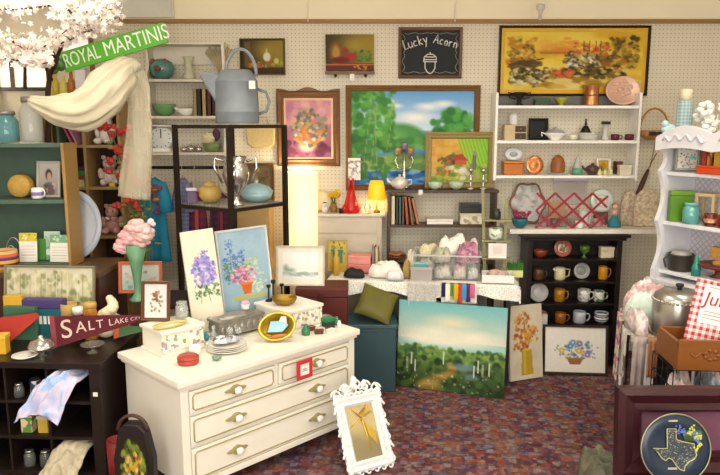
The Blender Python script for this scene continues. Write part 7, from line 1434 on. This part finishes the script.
t = thing('doll_stool', 'little pale wooden stool behind the red brown cup', 'stool', HU(707, .22, h2), hf); sm_ = wood('c8aa74', 'd4ba88'); MB().bx(-.06, .06, -.06, .06, .165, .185).build('seat', sm_, t, bev=.003)
for x, y in ((-.05, -.05), (.05, -.05), (-.05, .05), (.05, .05)): MB().bx(x - .008, x + .008, y - .008, y + .008, 0, .1645).build('leg', sm_, t)
mug('glossy red brown cup with floral band on the middle hutch shelf', HU(710, .10, h2), .038, .075, mat('6a2c1c', .25), R(200), None, 'cup', band=blotch(['d8b890', '8a9a5a', 'c87a5a'], 60, .5)); mug('second dark red cup at the picture edge of the hutch', HU(723.5, .10, h2), .038, .075, mat('7a2c24', .25), R(200), None, 'cup')
t = thing('pail', 'dented dark pewter pail on the lower hutch shelf', 'pail', HU(680, .13, h3)); pl = mat('55504a', .4, .5, .3, 12); MB().lathe([(0, 0), (.07, 0), (.074, .01), (.08, .1), (.084, .105), (.078, .108), (.07, .015), (0, .012)], 24).build('body', pl, t); MB().lathe([(.0, .09), (.072, .095), (.05, .125), (0, .13)], 20).build('contents', mat('b8b4aa', .5, .3, .2, 40), t); MB().tube([(-.08, 0, .1), (-.11, 0, .07), (-.095, 0, .02)], .006, 6).build('handle', pl, t)
lath('bottle', 'slim teal glass bottle right of the pewter pail', 'bottle', HU(695.5, .07, h3), [(0, 0), (.025, 0), (.028, .05), (.012, .09), (.012, .13), (0, .13)], mat('2f8a7a', .15))
t = thing('serving_bowl', 'wide red brown footed bowl on the lower hutch shelf', 'bowl', HU(718, .16, h3)); MB().lathe([(0, 0), (.05, 0), (.02, .02), (.02, .04), (.1, .06), (.125, .075), (.12, .082), (.08, .066), (0, .055)], 28).build('bowl', wood('6a2c1c', '7c3826', .3), t); MB().sph((.01, 0, .085), .05, .04, .022).build('bread', mat('c88a44', .8, var=.2), t)
crate('basket_box', 'woven tan basket box standing in the red brown bowl', 'box', HU(718, .16, h3) + Vector((.02, .03, .11)), (.1, .06, .07), mat('b88a44', .9, var=.25, scale=60, bump=.5), hf)
ht = HT + .065
t = thing('thermos', 'blue and white checked thermos with cream cup on top of the hutch', 'thermos', HU(683, .17, ht)); t.scale = (1.15, 1.15, 1.3); MB().lathe([(0, 0), (.04, 0), (.042, .01), (.042, .155), (.035, .165), (0, .165)], 22).build('body', checks('7f9ea6', 'b4c2c0', .016), t); MB().lathe([(0, .166), (.034, .166), (.032, .215), (.026, .22), (0, .22)], 20).build('cup', mat('e0d4b8', .4), t)
t = thing('silk_flowers', 'sheer white silk flowers on top of the hutch', 'flowers', HU(716, .14, ht) + Vector((0, 0, .004))); rf = random.Random(21); pm_ = mat('dcdbd2', .6, var=.05)
for i in range(9):
    mb = MB(); c = Vector((rf.uniform(-.1, .1), rf.uniform(-.05, .05), rf.uniform(.05, .2)))
    for k in range(6): a_ = k * 2 * PI / 6 + rf.random() * .4; mb.sph(c + Vector((.03 * math.cos(a_), rf.uniform(-.008, .008), .03 * math.sin(a_))), .026, .003, .016, 8, 5, M=None)
    mb.build('bloom', pm_, t)
MB().tube([(0, 0, .0), (0, 0, .12)], .005, 5).build('stem', mat('c8ccb8', .7), t); MB().tube([(.01, 0, 0), (.06, 0, .14)], .005, 5).build('stem', mat('c8ccb8', .7), t)
bm2 = blotch(['dcd8d0', 'c8d8d8', 'e4e0d8', 'b8d0d0'], 30, .6); t = thing('china_bird', 'pale aqua china bird perched on the left end of the hutch top', 'figurine', HU(668.5, .10, ht)); MB().sph((0, 0, .035), .05, .03, .035).sph((-.03, -.01, .07), .022).build('body', mat('bcdcdc', .4), t); MB().tube([(.04, 0, .035), (.08, 0, .05)], [.016, .006], 8).build('tail', mat('bcdcdc', .4), t)

# ================================================================== RIGHT COUNTER
# wooden drawer box on the wire crates
wbx = thing('wooden_box', 'honey brown wooden drawer box on the black wire crates', 'box', (WC.x + .01, WC.y - .01, .727), R(-4)); hb = wood('6e3f16', '8a5220', .4, 2, (1, 1, 6))
MB().bx(0, .51, 0, .016, 0, .145).build('front_panel', hb, wbx, bev=.003); MB().bx(0, .016, .0165, .27, 0, .13).build('side_panel', hb, wbx); MB().bx(.494, .51, .0165, .27, 0, .13).build('side_panel', hb, wbx); MB().bx(.0165, .4935, .254, .27, 0, .13).build('back_panel', hb, wbx); MB().bx(.0165, .4935, .0165, .2535, .004, .012).build('bottom', hb, wbx)
mb = MB()
for i in range(7): a_ = i * 2 * PI / 7; mb.sph((.15 + .028 * math.cos(a_), -.001, .075 + .022 * math.sin(a_)), .014, .004, .01, 7, 5)
for q in (-1, 1): mb.tube([(.15 + q * (.035 + .01 * i), -.001, .075 + .012 * math.sin(i * 1.2)) for i in range(7)], .005, 5)
mb.build('carved_flower', hb, wbx)
# gingham gelatin towel/book standing in the box
t = thing('gingham_sign', 'red gingham advertising board with a white label standing in the wooden box', 'sign', Vector((1.70, 3.155, .775)), (-R(8), R(12), R(-4))); MB().bx(-.14, .155, 0, .008, 0, .325).build('board', checks('c0303c', 'eae0dc', .032), t); MB().bx(-.10, .155, -.002, -.0005, .115, .305).build('label', mat('efebe4', .7), t)
text('lettering', 'Ju\u0131', .092, mat('b02434', .6), t, (-.092, -.003, .235), ext=.0008, align='LEFT', shear=.15)
mb = MB()
for z in (.172, .156, .140, .29): mb.bx(-.08, .15, -.003, -.0021, z, z + .004)
mb.build('small_print', mat('b88a8a', .7), t)
# cake dome
t = thing('cake_cover', 'big brushed aluminium cake cover on the counter table', 'cake cover', RT(.235, .125, RTZ + .002)); al = mat('b4b0a6', .28, .85, .12, 5); MB().lathe([(0, 0), (.13, 0), (.136, .006), (.132, .012), (0, .012)], 36).build('plate', al, t)
MB().lathe([(.128, .0125), (.13, .02), (.128, .18), (.118, .215), (.09, .235), (.0, .24)], 40).build('dome', al, t); mb = MB()
for i in range(40): a_ = i * 2 * PI / 40; mb.sph((.127 * math.cos(a_), .127 * math.sin(a_), .188), .008, .008, .008, 6, 4)
mb.build('beading', al, t); MB().lathe([(0, .24), (.012, .24), (.01, .25), (.022, .262), (.018, .272), (0, .274)], 16).build('knob', BLACK, t)
# textiles heap
wl_ = [(625, 3.93, .30, (.22, .18, .12), ['d8d0cc', 'e8e0dc', 'c89a9c', 'dcd4cc'], 'white and rose cloth heap at the back left of the counter'), (640, 3.78, .19, (.26, .16, .10), ['e4ece4', 'c4dccc', 'dce4dc', 'f0efe8'], 'mint and white cloth heap draped beside the cake cover'), (634, 3.58, .0, (.20, .14, .20), ['c4ccd4', 'a8b0c0', 'd8d4d0', 'c8a8a0'], 'grey blue print cloth heap at the counter edge')]
heap('cloth_heap', 'grey blue print cloth heap right of the mint one on the counter', 'cloth', RT(.43, .34, RTZ + .006), (.14, .16, .16), softprint(wl_[2][4], 12), 81); heap('cloth_heap', wl_[1][5], 'cloth', RT(.14, .345, RTZ + .006), (.34, .16, .16), softprint(wl_[1][4], 9), 82, -.2); heap('cloth_heap', wl_[0][5], 'cloth', RT(.13, .51, RTZ + .006), (.28, .15, .20), softprint(wl_[0][4], 14), 83)
heap('cloth_heap', 'mint green cloth bundle behind the cake cover', 'cloth', RT(.40, .52, RTZ + .006), (.20, .14, .15), mat('c4dac8', .9, var=.1), 84)
heap('cloth_heap', 'small rose and cream bundle at the front left corner of the counter', 'cloth', RT(.040, .12, RTZ + .006), (.09, .22, .13), softprint(['c88a8c', 'e0d4cc', 'b0a0a8', 'd8c4b4'], 16), 87)
# hanging scarves at the left corner of the counter
hs = [(0.005, .07, .33, 'a89a94', 'taupe shawl hanging at the counter front, leftmost'), (.075, .125, .20, 'b07a54', 'rust and cream scarf hanging at the counter front'), (.115, .205, .40, '1c1b1c', 'black cardigan hanging at the counter front'), (.212, .235, .40, 'a8c4bc', 'pale mint sash hanging at the counter front'), (.245, .29, .30, '5a4438', 'dark brown scarf hanging next to the mint sash')]
for k, (u0, u1, ln_, c, lab) in enumerate(hs): hangcloth('hanging_scarf', lab, 'scarf', RT(u0, -.03 - .02 * (k % 2), RTZ + .004 + .004 * (k % 2)), RT(u1, -.03 - .02 * (k % 2), RTZ + .004 + .004 * (k % 2)), ln_, mat(c, .9, var=.3, scale=18), 2, .012, 'garments hanging at the counter front', seed=k, over=RT(0, .06, 0) - RT(0, 0, 0))
hangcloth('hanging_scarf', 'grey white shawl hanging at the left side of the counter', 'scarf', RT(-.02, .22, RTZ + .004), RT(-.02, .03, RTZ + .004), .44, blotch(['9a948c', 'c8c4bc', '6a645c', 'b0a89c'], 14, .9), 4, .012, 'garments hanging at the counter front', seed=9, over=RT(.05, 0, 0) - RT(0, 0, 0)); hangcloth('hanging_scarf', 'pink print scarf hanging at the far left side of the counter', 'scarf', RT(-.02, .50, RTZ + .004), RT(-.02, .3, RTZ + .004), .38, blotch(['b87a8a', 'd8b0b8', '8a5a64', 'c8c0a8'], 40, .9), 3, .012, 'garments hanging at the counter front', seed=12, over=RT(.05, 0, 0) - RT(0, 0, 0))
t = thing('walking_cane', 'pale wooden T handled cane leaning at the counter corner', 'cane', (1.36, 3.28, .0), (0, R(2), 0)); MB().lathe([(0, 0), (.01, 0), (.012, .44), (0, .44)], 10).build('shaft', wood('6a4c30', '7a5a3a'), t); MB().tube([(-.06, 0, .45), (0, 0, .455), (.06, 0, .45)], [.011, .013, .011], 8).build('handle', wood('c0a078', 'ccb088'), t)
for k, (x, y, d_, c, lab) in enumerate(((.10, .135, (.15, .2, .3), ['d8a8b8', 'ece4e0', 'b87a8a'], 'pink cloth inside the upper wire crate'), (.265, .135, (.19, .23, .33), ['c8d4e0', 'e8e4e0', '8aa0b8', 'e4e0e0'], 'white and blue cloth inside the upper wire crate'))): v = Matrix.Translation(WC) @ Matrix.Rotation(R(-4), 4, 'Z') @ Vector((x, y, .372)); heap('cloth_bundle', lab, 'cloth', v, d_, softprint(c, 9), 90 + k, 0)
v = Matrix.Translation(WC) @ Matrix.Rotation(R(-4), 4, 'Z') @ Vector((.185, .135, .008)); heap('cloth_bundle', 'dark blanket inside the lower wire crate', 'cloth', v, (.3, .22, .26), mat('4a4048', .9), 95)
heap('duffel_bag', 'grey green camouflage cloth bag slumped on the carpet', 'bag', (1.20, 3.13, .002), (.24, .26, .27), softprint(['45463a', '5a5a48', '6f6a58', '7a7468'], 12), 77)
# low bench, big frame and texas plate
bn = thing('low_bench', 'dark low bench in front of the counter carrying the maroon frame', 'bench', (1.42, 2.52, 0)); MB().bx(-.29, .42, -.26, .26, .36, .40).build('top', mat('17161c', .5), bn, bev=.005)
for x, y in ((-.25, -.22), (.38, -.22), (-.25, .22), (.38, .22)): MB().bx(x - .025, x + .025, y - .025, y + .025, 0, .359).build('leg', DARK, bn)
fw_ = .60; fx = Xp(617, 2.62, .79) + fw_ / 2; mah = wood('2c0f13', '3a1519', .3)
picture('framed_mat', 'massive maroon wood frame with plum mat on the low bench', 'frame', Art(20, 16, '6c4656').dabs(20, (0, 0, 1, 1), ['745060', '643e4e'], .1, .2, op=.5), fw_, .375, Vector((fx + .02, 2.66, .402)), 0, .10, mah, .105, .06, part='mat_board')
tpl = thing('plate', 'navy souvenir plate with a Texas map and bluebonnets', 'plate', Vector((Xp(678.5, 2.44, .57), 2.44, .4025)), (-.2, 0, 0)); PR = .135; zc = PR + .07
MB().lathe([(0, .002), (.09, .002), (PR, -.012), (PR + .002, -.008), (.09, .01), (0, .01)], 44, M=Matrix.Translation((0, 0, zc)) @ Matrix.Rotation(-PI/2, 4, 'X')).build('dish', mat('223040', .25, var=.15), tpl); MB().tube([(PR * math.cos(a), -.013, zc + PR * math.sin(a)) for a in [2 * PI * i / 60 for i in range(60)]], .0028, 6, True).build('gilt_rim', mat('9a9474', .35, .5), tpl)
tx = [(.34, .10), (.53, .10), (.53, .33), (.64, .37), (.78, .40), (.90, .42), (.92, .56), (.955, .66), (.91, .74), (.80, .80), (.70, .90), (.69, 1.0), (.60, .97), (.52, .88), (.44, .76), (.37, .72), (.30, .78), (.22, .73), (.15, .62), (.04, .52), (.34, .52)]
TXP = [((x - .5) * .185, zc + (.52 - y) * .18) for x, y in tx]
def inpoly(x, y, P):
    r_ = False
    for i in range(len(P)):
        (x0, y0), (x1, y1) = P[i], P[i - 1]
        if (y0 > y) != (y1 > y) and x < (x1 - x0) * (y - y0) / (y1 - y0) + x0: r_ = not r_
    return r_
MB().prism(TXP, -.0055, -.003).build('map', mat('38424a', .3, var=.3, scale=40), tpl); MB().tube([(x, -.0055, z) for x, z in TXP], .0022, 5, True).build('map_outline', mat('b8b078', .4), tpl)
rf = random.Random(17); mt = [MB() for _ in range(3)]
for i in range(420):
    x, z = rf.uniform(-.09, .09), zc + rf.uniform(-.09, .08)
    if inpoly(x, z, TXP): mt[i % 3].sph((x, -.0062, z), rf.uniform(.0015, .0038), .0008, rf.uniform(.001, .002), 6, 4)
for i, (c, nm) in enumerate((('8a9478', 'town_names'), ('6a6a74', 'roads'), ('a8a890', 'symbols'))): mt[i].build(nm, mat(c, .5), tpl)
bb_, yy_, gg_ = MB(), MB(), MB()
for fx_, fz_ in ((.018, .07), (.035, .06), (.075, .055), (.09, .03)):
    for i in range(12): bb_.sph((fx_ + rf.gauss(0, .006), -.0075, zc + fz_ + rf.gauss(0, .009)), .005, .002, .004, 6, 4)
for fx_, fz_ in ((.055, .068), (.07, .075), (.085, .05), (.1, .045), (.095, .015), (.085, .0)):
    for i in range(6): yy_.sph((fx_ + rf.gauss(0, .005), -.008, zc + fz_ + rf.gauss(0, .006)), .005, .002, .0045, 6, 4)
for i in range(14): gg_.tube([(.04 + .004 * i, -.0065, zc + .03), (.03 + .006 * i, -.007, zc + .07)], .0018, 4)
bb_.build('bluebonnets', mat('5a6ab0', .5), tpl); yy_.build('yellow_flowers', mat('b8c04a', .5), tpl); gg_.build('stems', mat('5a7a3a', .6), tpl)
for k, (x, z) in enumerate(((-.005, .107), (-.01, -.078))): MB().bx(x - .018, x + .018, -.0042, -.0032, zc + z - .004, zc + z + .004).build('scroll_mark', mat('a8a890', .5), tpl)
sd = MB(); sd.tube([(-.07, -.03, .004), (-.06, -.005, .072), (-.06, .03, .003), (-.06, .035, .14)], .003, 6).tube([(.07, -.03, .004), (.06, -.005, .072), (.06, .03, .003), (.06, .035, .14)], .003, 6).build('wire_stand', mat('2a2a2a', .4, .6), tpl)
